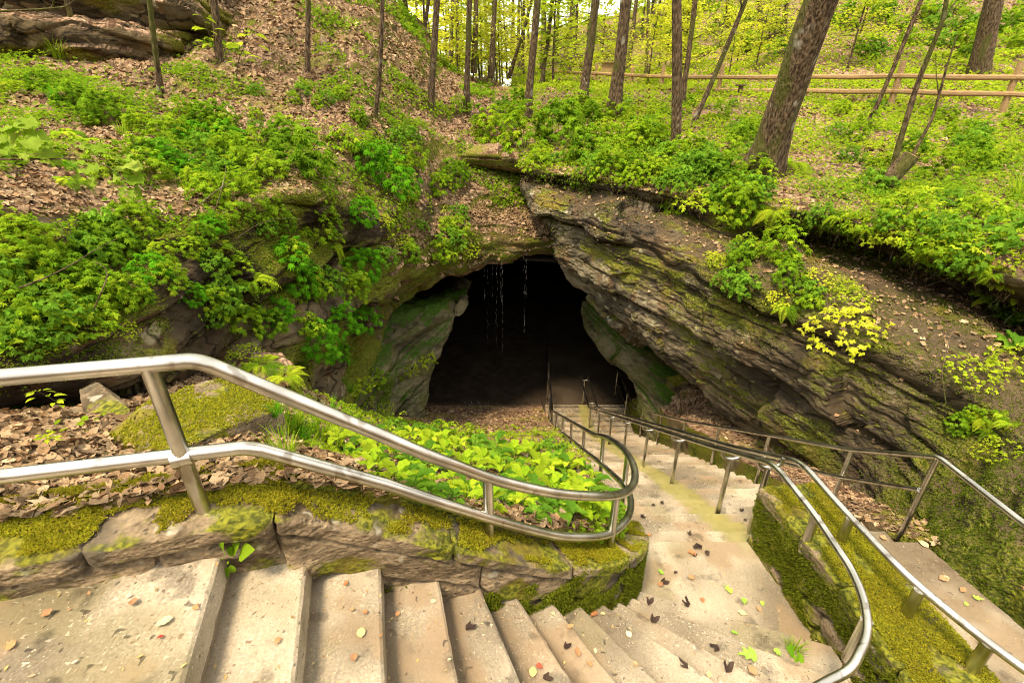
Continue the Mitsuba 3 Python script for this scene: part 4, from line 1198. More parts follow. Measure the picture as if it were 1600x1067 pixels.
# where each plant of the photograph grows: kind, x, y, z, slope normal, size (surveyed once)
PLANTS = [
('bush', -3.22, 7.43, 0.97, 0.58, 0.10, 0.81, 1.21, 0),
('bush', -4.08, 9.06, 1.33, 0.12, -0.45, 0.88, 0.94, 1),
('vivid', -2.54, 10.14, 0.40, 0.46, -0.33, 0.82, 1.35, 2),
('vivid', -2.92, 9.82, 0.90, 0.95, -0.29, -0.06, 1.10, 3),
('cool', -3.23, 9.69, 1.26, 0.51, -0.55, 0.66, 0.89, 4),
('vivid', -2.68, 8.19, 0.19, 0.91, -0.29, 0.31, 0.80, 5),
('vivid', -2.73, 8.15, -0.75, 0.79, -0.56, 0.24, 0.95, 6),
('vivid', -3.00, 6.10, -0.09, -0.00, -0.05, 1.00, 0.75, 7),
('vivid', -3.04, 8.25, -1.81, 0.91, -0.30, 0.29, 1.12, 8),
('vivid', -2.91, 6.12, -1.33, 0.69, -0.59, -0.42, 0.99, 9),
('vivid', -3.23, 7.62, -2.25, 0.95, 0.08, 0.32, 0.68, 10),
('bush', -1.61, 13.27, 0.27, 0.51, -0.72, 0.48, 1.25, 11),
('bush', -1.91, 12.58, 0.10, 0.50, -0.53, 0.68, 0.96, 12),
('bush', -0.65, 16.04, 1.28, 0.11, -0.54, 0.83, 1.85, 13),
('bush', 0.35, 13.82, 1.10, -0.05, -0.29, 0.96, 1.77, 14),
('bush', 1.33, 13.95, 1.26, -0.04, -0.33, 0.94, 1.78, 15),
('bush', 1.84, 12.33, 0.89, -0.34, -0.45, 0.82, 1.37, 16),
('bush', 2.37, 11.25, 0.80, -0.06, -0.04, 1.00, 1.12, 17),
('bush', 3.10, 12.71, 1.10, -0.01, -0.25, 0.97, 1.17, 18),
('cool', 3.53, 11.33, 0.89, -0.25, -0.17, 0.95, 1.19, 19),
('cool', 3.56, 9.93, 0.04, -0.14, -0.29, 0.95, 1.15, 20),
('cool', 3.93, 10.14, 0.72, -0.13, -0.42, 0.90, 1.08, 21),
('bush', 4.07, 9.08, 0.41, -0.20, -0.44, 0.88, 0.81, 22),
('fern', 5.77, 10.35, 0.86, 0.01, -0.24, 0.97, 1.93, 23),
('fern', 4.72, 8.47, 0.28, -0.64, -0.77, -0.07, 1.09, 24),
('lime', 3.68, 8.04, -0.60, 0.06, -0.26, 0.96, 0.76, 25),
('cool', 4.08, 7.94, -0.38, -0.18, -0.06, 0.98, 0.80, 26),
('bush', 4.39, 7.41, -0.29, -0.25, -0.13, 0.96, 0.85, 27),
('cool', 3.65, 7.41, -0.75, -0.68, -0.49, 0.55, 0.66, 28),
('fern', 4.15, 6.50, -0.79, -0.80, -0.57, -0.19, 0.73, 29),
('lime', 4.52, 5.78, -0.94, -0.75, -0.58, 0.30, 1.30, 30),
('lime', 4.54, 6.68, -0.47, -0.14, -0.42, 0.90, 0.78, 31),
('lime', 4.83, 6.26, -0.61, -0.04, -0.26, 0.96, 0.79, 32),
('lime', 5.42, 4.78, -1.06, 0.20, -0.67, 0.72, 0.91, 33),
('lime', 6.05, 4.94, -1.01, -0.14, -0.47, 0.87, 0.89, 34),
('herb', 7.56, 6.40, -1.08, 0.25, -0.11, 0.96, 1.38, 35),
('lime', 5.32, 4.01, -1.59, -0.77, 0.64, 0.07, 0.73, 36),
('fern', -2.80, 4.57, -0.79, 0.45, 0.04, 0.89, 0.79, 37),
('fern', -2.50, 4.44, -0.86, 0.14, -0.10, 0.98, 0.67, 38),
('lime', -3.03, 4.68, -0.74, -0.03, -0.33, 0.94, 0.63, 39),
('grass', -1.80, 3.10, -0.59, 0.64, 0.35, 0.69, 0.72, 40),
('grass', -1.65, 2.62, -0.35, 0.28, 0.61, 0.74, 0.47, 41),
('grass', -4.13, 3.35, -0.56, 0.73, -0.64, 0.23, 0.92, 42),
('grass', -1.70, 3.03, -0.65, 0.68, 0.32, 0.66, 0.66, 43),
('grass', -1.88, 3.73, -1.00, 0.39, 0.56, 0.73, 0.68, 44),
('sprig', -2.87, 2.48, -0.03, 0.13, 0.40, 0.91, 0.47, 45),
('sprig', -2.42, 1.95, 0.11, 0.28, 0.23, 0.93, 0.35, 46),
('grass', -9.50, 11.28, 2.96, 0.73, -0.60, -0.33, 1.34, 47),
('fern', -8.47, 10.43, 2.48, 0.45, -0.44, 0.78, 1.20, 48),
('fern', -8.00, 8.58, 2.24, 0.28, -0.08, 0.96, 1.19, 49),
('grass', 8.76, 8.26, 0.47, -0.03, -0.19, 0.98, 1.58, 50),
('sprig', -6.19, 11.85, 2.53, 0.48, -0.35, 0.80, 2.26, 51),
('sprig', -7.02, 12.78, 3.07, 0.37, -0.69, 0.62, 1.89, 52),
('fern', -3.37, 11.59, 1.55, 0.88, -0.45, 0.14, 0.84, 53),
('cool', -1.73, 17.37, 2.10, 0.12, -0.43, 0.89, 1.03, 54),
('grass', 2.01, 2.05, -1.76, -0.00, -0.05, 1.00, 0.37, 55),
('bush', -5.69, 7.75, 1.56, 0.42, 0.01, 0.91, 0.62, 56),
('bush', -4.84, 6.51, 1.33, 0.07, -0.12, 0.99, 0.55, 56),
('cool', -4.60, 7.42, 1.29, 0.31, -0.09, 0.95, 0.70, 57),
('cool', -4.02, 6.77, 0.97, 0.10, -0.35, 0.93, 0.58, 58),
('bush', -5.19, 7.66, 1.45, 0.63, -0.18, 0.75, 0.64, 56),
('bush', -3.96, 6.07, 0.95, 0.27, -0.14, 0.95, 0.46, 59),
('vivid', -4.90, 8.74, 1.32, 0.28, -0.31, 0.91, 0.77, 60),
('bush', -5.22, 9.01, 1.44, 0.74, -0.23, 0.64, 0.80, 56),
('bush', -3.79, 7.06, 1.00, 0.27, -0.05, 0.96, 0.75, 59),
('cool', -4.63, 8.92, 1.28, 0.11, -0.08, 0.99, 0.74, 57),
('bush', -4.39, 5.89, 1.06, 0.29, 0.11, 0.95, 0.65, 59),
('vivid', -4.52, 6.47, 1.18, 0.49, -0.09, 0.87, 0.55, 61),
('bush', -5.36, 9.26, 1.61, 0.61, 0.06, 0.79, 0.78, 56),
('bush', -4.04, 7.26, 1.11, -0.09, -0.47, 0.88, 0.78, 59),
('cool', -4.26, 7.14, 1.06, 0.34, -0.14, 0.93, 0.74, 58),
('bush', -5.83, 9.06, 1.80, 0.49, -0.45, 0.75, 0.56, 56),
('bush', -3.42, 6.86, 0.95, -0.07, -0.19, 0.98, 0.67, 59),
('bush', -4.26, 7.36, 1.17, 0.36, -0.29, 0.89, 0.66, 59),
('cool', -4.68, 6.52, 1.26, 0.50, -0.04, 0.86, 0.56, 57),
('bush', -5.42, 8.98, 1.60, 0.19, -0.31, 0.93, 0.76, 56),
('vivid', -5.03, 7.69, 1.35, 0.34, -0.08, 0.94, 0.60, 60),
('bush', -3.64, 5.71, 0.82, 0.46, -0.03, 0.89, 0.61, 59),
('bush', -3.42, 5.91, 0.76, 0.34, -0.31, 0.89, 0.69, 59),
('bush', -3.50, 6.36, 0.86, -0.06, -0.30, 0.95, 0.56, 59),
('vivid', -5.11, 8.18, 1.39, 0.42, 0.07, 0.91, 0.69, 60),
('vivid', -4.31, 6.47, 1.04, 0.44, 0.09, 0.90, 0.56, 61),
('cool', -3.37, 2.89, 0.24, 0.69, 0.14, 0.71, 0.41, 62),
('bush', -3.93, 3.74, 0.57, 0.93, 0.15, -0.32, 0.41, 63),
('bush', -3.80, 3.42, 0.58, 0.99, -0.09, 0.08, 0.52, 63),
('herb', -3.67, 3.15, 0.49, 0.57, -0.25, 0.78, 0.38, 64),
('bush', -3.82, 4.47, 0.50, 0.70, -0.60, 0.39, 0.50, 63),
('herb', -3.49, 3.15, 0.37, 0.74, -0.15, 0.66, 0.43, 64),
('cool', -3.38, 3.14, 0.31, 0.54, -0.29, 0.79, 0.55, 62),
('cool', -3.95, 4.15, 0.67, 0.87, 0.26, -0.42, 0.45, 65),
('bush', -3.29, 3.73, 0.30, 0.42, -0.40, 0.82, 0.40, 66),
('bush', -3.48, 3.68, 0.33, 0.36, -0.40, 0.84, 0.55, 66),
('herb', -3.56, 3.59, 0.36, 0.74, -0.07, 0.67, 0.46, 64),
('herb', -3.47, 3.85, 0.36, 0.21, -0.15, 0.97, 0.40, 67),
('bush', -3.43, 3.54, 0.28, 0.40, -0.35, 0.85, 0.48, 66),
('cool', -3.93, 4.48, 0.70, 0.54, -0.41, 0.74, 0.56, 65),
('bush', -3.88, 3.63, 0.84, 0.59, -0.14, 0.79, 0.38, 63),
('bush', -3.95, 4.36, 0.62, 0.94, -0.25, 0.23, 0.49, 63),
('cool', -3.54, 2.93, 0.35, 0.77, -0.21, 0.60, 0.45, 62),
('cool', -3.88, 4.08, 0.54, 0.59, -0.34, 0.74, 0.58, 65),
('cool', -3.67, 3.33, 0.47, 0.62, -0.05, 0.78, 0.49, 62),
('bush', -3.85, 3.71, 0.73, 0.89, -0.00, -0.46, 0.45, 63),
('herb', -3.33, 3.18, 0.23, 0.76, 0.06, 0.64, 0.60, 64),
('bush', -3.83, 4.72, 0.73, 0.47, -0.41, 0.78, 0.52, 63),
('bush', -3.49, 3.00, 0.34, 0.75, -0.16, 0.65, 0.48, 66),
('bush', -3.66, 3.52, 0.44, 0.73, 0.51, 0.46, 0.55, 66),
('herb', -3.47, 3.40, 0.32, 0.43, 0.15, 0.89, 0.53, 64),
('bush', -3.88, 3.84, 0.55, 0.64, 0.13, 0.76, 0.47, 63),
('herb', -3.42, 2.80, 0.28, 0.57, -0.47, 0.67, 0.52, 64),
('cool', -3.73, 3.22, 0.61, 0.65, -0.02, 0.76, 0.46, 65),
('cool', -3.29, 3.30, 0.19, 0.49, -0.03, 0.87, 0.50, 62),
('bush', -3.78, 4.16, 0.50, 0.56, -0.18, 0.81, 0.46, 63),
('grass', -7.23, 8.21, 2.03, 0.66, -0.43, 0.62, 0.74, 68),
('bush', -6.98, 8.25, 1.86, 0.26, -0.48, 0.84, 0.80, 69),
('fern', -4.92, 5.22, 1.30, 0.46, -0.10, 0.88, 0.51, 70),
('fern', -4.78, 6.01, 1.25, 0.38, -0.12, 0.92, 0.49, 70),
('grass', -6.37, 7.70, 1.64, 0.43, -0.15, 0.89, 0.72, 68),
('fern', -6.11, 6.90, 1.54, 0.27, -0.19, 0.94, 0.76, 70),
('fern', -4.72, 5.66, 1.18, 0.40, -0.08, 0.91, 0.69, 70),
('grass', -6.44, 8.73, 1.95, 0.49, -0.17, 0.85, 0.60, 68),
('grass', -7.42, 9.10, 2.17, 0.48, -0.02, 0.88, 0.82, 68),
('grass', -5.68, 7.39, 1.54, 0.10, -0.24, 0.97, 0.69, 71),
('grass', -4.71, 5.24, 1.21, 0.65, 0.17, 0.74, 0.47, 71),
('grass', -6.04, 8.09, 1.76, 0.69, -0.39, 0.61, 0.65, 68),
('fern', -7.72, 9.08, 2.24, 0.24, -0.41, 0.88, 0.73, 72),
('fern', -5.76, 6.74, 1.46, 0.22, -0.00, 0.97, 0.69, 70),
('bush', -7.71, 8.61, 2.16, 0.52, 0.05, 0.85, 0.63, 69),
('grass', -6.87, 8.48, 2.01, -0.13, -0.71, 0.69, 0.77, 68),
('bush', -6.28, 7.86, 1.76, 0.12, -0.80, 0.58, 0.71, 69),
('bush', -4.53, 5.51, 1.10, 0.39, -0.02, 0.92, 0.71, 73),
('fern', -7.00, 7.69, 1.79, 0.00, -0.20, 0.98, 0.63, 72),
('grass', -4.86, 6.51, 1.34, 0.07, -0.12, 0.99, 0.66, 71),
('bush', -6.48, 8.47, 1.94, 0.15, -0.12, 0.98, 0.56, 69),
('grass', -4.82, 5.27, 1.26, 0.62, -0.01, 0.78, 0.43, 71),
('fern', -4.46, 4.91, 1.13, 0.67, 0.11, 0.73, 0.55, 70),
('grass', -4.77, 6.62, 1.30, 0.41, 0.07, 0.91, 0.59, 71),
('lime', -3.34, 3.31, 0.25, 0.86, 0.11, 0.50, 0.35, 74),
('lime', -3.26, 3.51, 0.11, 0.89, -0.13, -0.43, 0.37, 74),
('sprig', -3.39, 2.91, 0.26, 0.62, 0.15, 0.77, 0.31, 75),
('sprig', -3.35, 3.19, 0.25, 0.96, 0.18, -0.23, 0.28, 76),
('sprig', -3.27, 3.05, 0.14, 0.99, 0.03, -0.16, 0.30, 75),
('lime', -3.43, 3.01, 0.29, 0.49, -0.11, 0.87, 0.24, 77),
('lime', -3.32, 2.96, 0.20, -0.04, -0.27, 0.96, 0.26, 77),
('bush', -3.56, 11.68, 1.85, 0.70, -0.52, 0.49, 0.45, 78),
('cool', -2.32, 10.84, 0.18, 0.87, -0.34, 0.35, 0.61, 79),
('fern', -3.92, 13.37, 2.46, 0.53, -0.51, 0.68, 0.43, 80),
('fern', -3.08, 13.39, 1.75, 0.22, -0.53, 0.82, 0.67, 80),
('fern', -2.92, 11.20, 0.86, 0.50, -0.21, 0.84, 0.84, 81),
('cool', -2.85, 11.60, 0.98, 0.70, -0.51, 0.50, 0.67, 79),
('fern', -3.75, 12.64, 2.06, 0.24, -0.36, 0.90, 0.56, 80),
('bush', -3.49, 11.64, 1.73, 0.93, -0.31, 0.20, 0.47, 78),
('bush', -2.72, 11.15, 0.68, 0.34, -0.27, 0.90, 0.75, 82),
('bush', -3.02, 10.64, 1.17, 0.99, -0.15, 0.07, 0.54, 82),
('fern', -4.48, 13.03, 2.38, 0.21, -0.58, 0.78, 0.49, 80),
('bush', -4.84, 11.52, 2.10, 0.17, -0.50, 0.85, 0.41, 78),
('bush', -4.34, 11.67, 2.02, -0.18, -0.39, 0.90, 0.44, 78),
('cool', -2.93, 12.17, 1.30, 0.89, -0.12, 0.43, 0.77, 83),
('cool', -4.26, 11.92, 2.13, 0.16, -0.20, 0.97, 0.55, 83),
('bush', -4.24, 12.83, 2.26, 0.41, -0.35, 0.84, 0.51, 78),
('bush', -5.12, 10.24, 1.77, 0.20, -0.22, 0.95, 0.42, 78),
('cool', -4.80, 11.87, 2.28, -0.08, -0.29, 0.95, 0.59, 83),
('bush', -4.94, 12.33, 2.44, 0.70, -0.30, 0.65, 0.43, 78),
('fern', -4.89, 10.60, 1.81, 0.70, -0.25, 0.67, 0.40, 80),
('cool', -2.62, 12.72, 1.33, 0.68, -0.24, 0.69, 0.77, 83),
('fern', -4.14, 10.09, 1.73, -0.08, -0.15, 0.98, 0.50, 80),
('bush', -2.45, 12.01, 0.77, 0.88, -0.10, 0.46, 0.90, 82),
('cool', -4.96, 9.85, 1.58, 0.42, -0.33, 0.85, 0.42, 83),
('cool', -5.61, 11.46, 2.27, -0.10, -0.32, 0.94, 0.52, 83),
('fern', -4.75, 10.81, 1.83, 0.27, -0.27, 0.92, 0.56, 80),
('sprig', -1.72, 11.98, -0.47, 0.33, -0.22, 0.92, 0.65, 84),
('sprig', -2.43, 9.25, -0.51, 0.69, -0.40, 0.60, 0.80, 85),
('lime', -2.29, 9.56, -0.61, 0.87, -0.45, 0.18, 0.76, 86),
('lime', -1.21, 11.70, -1.23, 0.53, -0.82, -0.24, 0.94, 86),
('cool', -1.64, 11.59, -0.68, 0.75, -0.45, 0.49, 0.82, 87),
('sprig', -2.46, 8.95, -0.17, 0.93, -0.36, 0.08, 0.57, 84),
('cool', -2.10, 10.69, -0.49, 0.72, -0.23, 0.65, 0.57, 87),
('bush', -2.22, 9.59, -0.89, 0.82, -0.47, 0.33, 0.72, 88),
('cool', -1.73, 10.88, -1.12, 0.70, -0.63, -0.34, 0.99, 89),
('lime', -2.50, 9.06, 0.01, 0.86, -0.10, 0.50, 0.50, 90),
('cool', -1.53, 11.26, -1.00, 0.80, -0.55, 0.26, 0.99, 89),
('cool', -2.44, 8.66, -0.71, 0.72, -0.32, 0.62, 0.64, 89),
('cool', -1.37, 11.76, -0.82, 0.24, -0.42, 0.88, 0.89, 87),
('cool', -1.36, 12.20, -0.47, 0.45, -0.40, 0.80, 0.71, 87),
('vivid', -3.23, 4.34, 0.08, 0.97, 0.19, 0.14, 0.40, 91),
('vivid', -3.08, 5.63, -0.60, 0.42, -0.36, -0.83, 0.62, 91),
('fern', -3.29, 4.58, 0.09, 0.94, 0.29, 0.16, 0.51, 92),
('bush', -2.79, 7.54, -0.94, 0.89, -0.38, 0.27, 0.72, 93),
('bush', -3.04, 6.31, -0.62, 0.36, 0.03, 0.93, 0.55, 93),
('bush', -3.37, 4.98, 0.55, 0.51, -0.16, -0.85, 0.39, 94),
('bush', -3.18, 4.06, 0.33, 0.89, 0.02, 0.46, 0.44, 93),
('cool', -3.25, 4.57, -0.28, 0.48, -0.07, 0.88, 0.43, 95),
('vivid', -3.02, 6.19, -0.43, 0.95, -0.00, 0.30, 0.72, 91),
('fern', -2.81, 7.78, -0.84, 0.72, -0.08, 0.69, 0.84, 92),
('fern', -3.06, 5.20, -0.01, -0.02, -0.75, 0.67, 0.64, 92),
('cool', -3.24, 4.82, 0.23, 0.89, 0.31, 0.32, 0.50, 96),
('bush', -3.21, 3.78, 0.27, 0.64, -0.56, 0.53, 0.32, 93),
('cool', -3.02, 5.35, -0.16, 0.06, -0.22, 0.97, 0.44, 95),
('bush', -3.25, 4.58, -0.14, 0.90, 0.06, 0.44, 0.50, 93),
('cool', -2.98, 7.07, -0.69, 0.97, -0.21, -0.08, 0.79, 95),
('bush', -3.20, 5.01, -0.54, 0.95, 0.30, 0.11, 0.60, 93),
('bush', -3.38, 4.73, 0.44, 0.99, 0.09, 0.10, 0.39, 94),
('bush', -3.16, 5.22, 0.13, 0.03, -0.67, 0.75, 0.40, 94),
('cool', -3.23, 6.04, 0.44, 0.96, -0.26, -0.14, 0.45, 96),
('fern', -3.27, 5.10, 0.40, -0.22, -0.54, 0.81, 0.54, 97),
('cool', -2.96, 6.17, 0.05, 0.86, -0.32, 0.41, 0.54, 96),
('cool', -3.24, 4.81, -0.13, 0.98, -0.16, 0.07, 0.64, 95),
('fern', -3.01, 7.64, -0.15, 0.70, -0.14, -0.70, 0.77, 97),
('fern', -3.20, 7.04, 0.21, 0.97, -0.25, 0.02, 0.56, 97),
('cool', -3.08, 6.69, -0.58, 0.81, -0.07, -0.58, 0.78, 95),
('vivid', -3.36, 5.19, 0.59, 0.70, 0.01, 0.72, 0.39, 98),
('bush', -3.48, 4.48, 0.44, 0.77, -0.54, 0.33, 0.41, 94),
('cool', -2.87, 5.90, -0.93, 0.90, -0.11, 0.41, 0.62, 95),
('vivid', -2.82, 6.81, -1.27, 0.93, -0.01, 0.36, 0.84, 91),
('bush', -3.04, 7.34, 0.05, 0.64, 0.04, 0.76, 0.73, 94),
('bush', -3.16, 6.45, 0.39, 0.85, -0.23, -0.47, 0.45, 94),
('vivid', -3.29, 4.07, 0.38, 0.22, 0.04, 0.98, 0.45, 98),
('bush', -3.11, 5.33, -0.72, 0.67, -0.07, 0.74, 0.64, 93),
('fern', 2.20, 14.85, 1.54, -0.09, -0.15, 0.98, 1.26, 99),
('fern', -1.17, 16.96, 1.73, 0.34, -0.27, 0.90, 1.11, 99),
('bush', 2.50, 13.83, 1.30, -0.01, -0.21, 0.98, 1.08, 100),
('fern', 2.91, 13.98, 1.35, -0.17, -0.22, 0.96, 1.27, 101),
('cool', 4.21, 14.43, 1.55, -0.21, -0.17, 0.96, 1.33, 102),
('bush', 3.32, 13.20, 1.19, 0.12, -0.31, 0.94, 1.23, 100),
('cool', -0.47, 18.47, 2.04, 0.22, -0.51, 0.83, 1.12, 102),
('bush', 2.22, 17.52, 1.90, -0.11, -0.19, 0.98, 1.42, 103),
('bush', 1.80, 14.96, 1.49, -0.01, -0.13, 0.99, 0.98, 100),
('cool', 3.38, 14.39, 1.48, -0.01, -0.26, 0.96, 1.18, 104),
('cool', 1.58, 17.60, 1.93, -0.03, -0.36, 0.93, 1.18, 102),
('bush', 0.16, 19.88, 2.12, 0.27, -0.17, 0.95, 1.40, 103),
('fern', 3.76, 13.30, 1.24, 0.31, -0.43, 0.85, 1.26, 101),
('bush', 2.50, 16.29, 1.76, -0.04, -0.25, 0.97, 1.18, 103),
('bush', 3.50, 16.63, 1.83, -0.38, -0.34, 0.86, 1.20, 103),
('fern', 2.83, 14.71, 1.59, -0.13, -0.33, 0.94, 1.33, 99),
('bush', 3.43, 12.75, 1.08, 0.01, -0.19, 0.98, 1.26, 100),
('fern', 1.65, 16.36, 1.70, 0.38, -0.12, 0.91, 1.15, 99),
('bush', 2.98, 16.56, 1.84, -0.37, -0.32, 0.87, 1.09, 103),
('fern', 0.67, 17.28, 1.82, -0.24, -0.23, 0.94, 0.98, 99),
('cool', 3.86, 14.21, 1.46, 0.09, -0.23, 0.97, 1.13, 104),
('bush', -0.24, 17.32, 1.77, 0.37, -0.53, 0.76, 1.05, 103),
('bush', 3.22, 9.88, 0.60, -0.13, -0.22, 0.97, 0.65, 105),
('cool', 2.25, 11.62, 0.84, -0.19, -0.18, 0.97, 0.83, 106),
('bush', 3.12, 10.34, 0.70, -0.08, -0.24, 0.97, 0.78, 105),
('cool', 0.77, 12.89, 0.85, -0.35, -0.29, 0.89, 1.05, 106),
('cool', 0.62, 12.37, 0.71, -0.21, -0.65, 0.73, 1.07, 106),
('cool', 2.85, 10.48, 0.73, -0.19, -0.29, 0.94, 0.96, 106),
('cool', 1.21, 12.49, 0.80, -0.17, -0.22, 0.96, 0.70, 106),
('bush', 2.10, 10.67, 0.65, -0.27, -0.40, 0.88, 1.00, 105),
('bush', 2.66, 10.60, 0.71, -0.24, -0.15, 0.96, 0.91, 105),
('bush', 1.61, 12.31, 0.82, -0.21, -0.22, 0.95, 0.69, 107),
('bush', 2.53, 10.21, 0.53, -0.28, -0.55, 0.79, 0.73, 105),
('cool', 1.84, 11.00, 0.71, -0.17, -0.45, 0.87, 0.89, 106),
('bush', 2.90, 10.13, 0.60, -0.25, -0.44, 0.86, 0.64, 105),
('cool', 3.23, 9.59, 0.49, -0.35, -0.44, 0.83, 0.91, 108),
('bush', 4.30, 8.82, 0.24, -0.61, -0.79, 0.02, 1.01, 109),
('cool', 6.11, 13.77, 1.45, 0.05, -0.35, 0.93, 0.79, 110),
('bush', 4.30, 9.82, 0.66, -0.03, -0.20, 0.98, 1.01, 109),
('bush', 3.91, 13.00, 1.16, -0.06, -0.07, 1.00, 0.98, 111),
('cool', 3.51, 9.85, 0.60, -0.00, -0.30, 0.95, 0.90, 112),
('bush', 3.59, 10.87, 0.82, -0.16, -0.12, 0.98, 0.90, 111),
('mat', 3.53, 9.29, 0.33, -0.45, -0.73, 0.52, 0.76, 113),
('cool', 4.81, 11.15, 1.05, -0.03, -0.16, 0.99, 0.86, 110),
('mat', 3.99, 9.05, 0.22, 0.43, -0.82, -0.37, 0.99, 113),
('cool', 3.67, 10.47, 0.78, -0.09, -0.22, 0.97, 0.99, 110),
('mat', 3.76, 9.34, 0.47, 0.01, -0.39, 0.92, 0.75, 113),
('cool', 5.40, 11.09, 1.07, 0.02, -0.22, 0.98, 0.70, 110),
('bush', 6.24, 13.23, 1.35, -0.05, -0.20, 0.98, 0.89, 111),
('bush', 4.41, 8.87, 0.08, -0.30, -0.92, 0.25, 0.85, 109),
('cool', 4.11, 10.31, 0.78, 0.05, -0.32, 0.95, 1.01, 110),
('bush', 4.00, 11.36, 0.96, -0.11, -0.33, 0.94, 1.03, 111),
('cool', 3.89, 9.17, 0.41, -0.44, -0.77, 0.47, 0.65, 112),
('cool', 4.05, 9.71, 0.62, -0.06, -0.25, 0.97, 0.91, 112),
('bush', 5.48, 12.03, 1.25, -0.12, -0.32, 0.94, 1.01, 111),
('mat', 4.53, 12.37, 1.19, -0.35, -0.20, 0.92, 0.99, 114),
('bush', 4.77, 9.42, 0.60, -0.27, -0.25, 0.93, 0.97, 109),
('cool', 4.32, 11.27, 1.03, -0.12, -0.34, 0.93, 0.78, 110),
('cool', 4.48, 8.96, 0.45, -0.21, -0.53, 0.82, 0.96, 112),
('bush', 6.61, 14.19, 1.57, 0.00, -0.17, 0.98, 0.76, 111),
('cool', 7.04, 7.15, 0.33, -0.06, -0.20, 0.98, 0.95, 115),
('herb', 6.97, 6.43, 0.19, 0.15, -0.28, 0.95, 0.83, 116),
('herb', 7.13, 8.26, 0.48, -0.04, 0.02, 1.00, 0.97, 117),
('mat', 6.67, 8.37, 0.44, -0.08, -0.10, 0.99, 0.75, 118),
('mat', 7.18, 8.81, 0.52, -0.18, -0.01, 0.98, 0.93, 118),
('herb', 6.37, 6.07, 0.22, 0.13, -0.28, 0.95, 0.80, 116),
('herb', 6.64, 7.98, 0.44, -0.17, -0.02, 0.99, 0.96, 117),
('herb', 5.96, 6.63, 0.35, -0.04, -0.07, 1.00, 0.83, 116),
('mat', 6.02, 6.08, 0.24, -0.24, -0.35, 0.90, 0.63, 119),
('cool', 7.25, 7.85, 0.43, -0.14, -0.15, 0.98, 0.70, 115),
('mat', 6.34, 6.61, 0.31, 0.04, -0.06, 1.00, 0.63, 119),
('mat', 7.65, 7.49, 0.39, -0.07, -0.15, 0.99, 0.82, 118),
('cool', 5.92, 7.07, 0.34, -0.07, -0.24, 0.97, 0.99, 115),
('herb', 7.06, 6.82, 0.28, -0.01, -0.28, 0.96, 0.77, 116),
('herb', 6.60, 7.15, 0.35, -0.06, 0.04, 1.00, 0.66, 117),
('herb', 7.54, 7.64, 0.42, -0.03, -0.21, 0.98, 1.00, 117),
('cool', 5.89, 6.28, 0.28, -0.49, -0.40, 0.78, 0.69, 120),
('herb', 5.97, 7.51, 0.38, 0.06, -0.19, 0.98, 0.76, 117),
('herb', 6.23, 7.20, 0.37, 0.01, -0.03, 1.00, 0.65, 117),
('herb', 6.46, 6.40, 0.29, 0.13, -0.14, 0.98, 0.96, 116),
('herb', 6.74, 7.56, 0.42, -0.08, -0.25, 0.97, 0.65, 117),
('cool', 6.58, 5.94, 0.15, 0.12, -0.27, 0.95, 1.00, 120),
('herb', 7.49, 7.85, 0.45, -0.03, -0.17, 0.99, 0.83, 117),
('bush', 4.40, 7.19, -0.34, -0.15, -0.15, 0.98, 0.52, 121),
('cool', 3.81, 7.17, -0.76, -0.91, -0.40, 0.11, 0.64, 122),
('cool', 3.99, 7.87, -0.40, -0.20, 0.07, 0.98, 0.60, 123),
('cool', 4.36, 6.47, -0.60, -0.39, -0.71, 0.58, 0.55, 122),
('lime', 4.89, 6.56, -0.53, -0.37, -0.64, 0.67, 0.58, 124),
('bush', 4.24, 6.79, -0.53, -0.27, -0.35, 0.90, 0.62, 125),
('cool', 4.34, 6.37, -0.71, -0.18, -0.36, 0.92, 0.56, 122),
('lime', 3.70, 8.28, -0.57, 0.37, -0.41, 0.83, 0.60, 126),
('bush', 3.88, 7.62, -0.47, -0.81, -0.38, 0.46, 0.52, 121),
('lime', 4.34, 7.66, -0.30, -0.09, -0.08, 0.99, 0.50, 126),
('lime', 4.08, 6.65, -0.77, -0.85, -0.52, -0.11, 0.63, 124),
('lime', 4.31, 7.31, -0.33, -0.18, -0.36, 0.92, 0.59, 126),
('cool', 7.56, 11.07, 0.93, 0.08, -0.26, 0.96, 0.75, 127),
('bush', 10.13, 15.86, 1.93, -0.17, -0.18, 0.97, 0.79, 128),
('cool', 13.30, 16.44, 2.03, -0.05, -0.36, 0.93, 0.71, 129),
('cool', 11.05, 12.02, 1.10, 0.03, -0.18, 0.98, 1.06, 127),
('bush', 11.81, 13.34, 1.30, -0.06, -0.33, 0.94, 0.97, 128),
('cool', 8.42, 13.07, 1.40, -0.06, -0.36, 0.93, 0.70, 129),
('mat', 10.71, 14.09, 1.55, 0.17, -0.23, 0.96, 0.99, 130),
('mat', 8.49, 9.14, 0.63, -0.13, -0.07, 0.99, 0.71, 131),
('mat', 13.71, 15.12, 1.75, -0.06, -0.24, 0.97, 0.78, 130),
('bush', 7.55, 9.96, 0.71, 0.01, -0.19, 0.98, 0.86, 132),
('mat', 9.51, 9.70, 0.73, -0.20, -0.03, 0.98, 0.90, 131),
('bush', 9.45, 13.53, 1.59, -0.00, -0.21, 0.98, 0.77, 128),
('bush', 14.23, 14.39, 1.63, -0.05, -0.16, 0.99, 0.95, 128),
('cool', 11.78, 16.75, 2.12, 0.03, -0.27, 0.96, 0.77, 129),
('mat', 8.24, 10.51, 0.83, 0.01, -0.13, 0.99, 0.72, 131),
('cool', 10.54, 11.17, 1.00, -0.41, -0.22, 0.89, 0.78, 127),
('mat', 8.53, 12.11, 1.21, -0.22, -0.05, 0.97, 0.69, 130),
('mat', 7.44, 9.45, 0.59, 0.12, -0.22, 0.97, 0.77, 131),
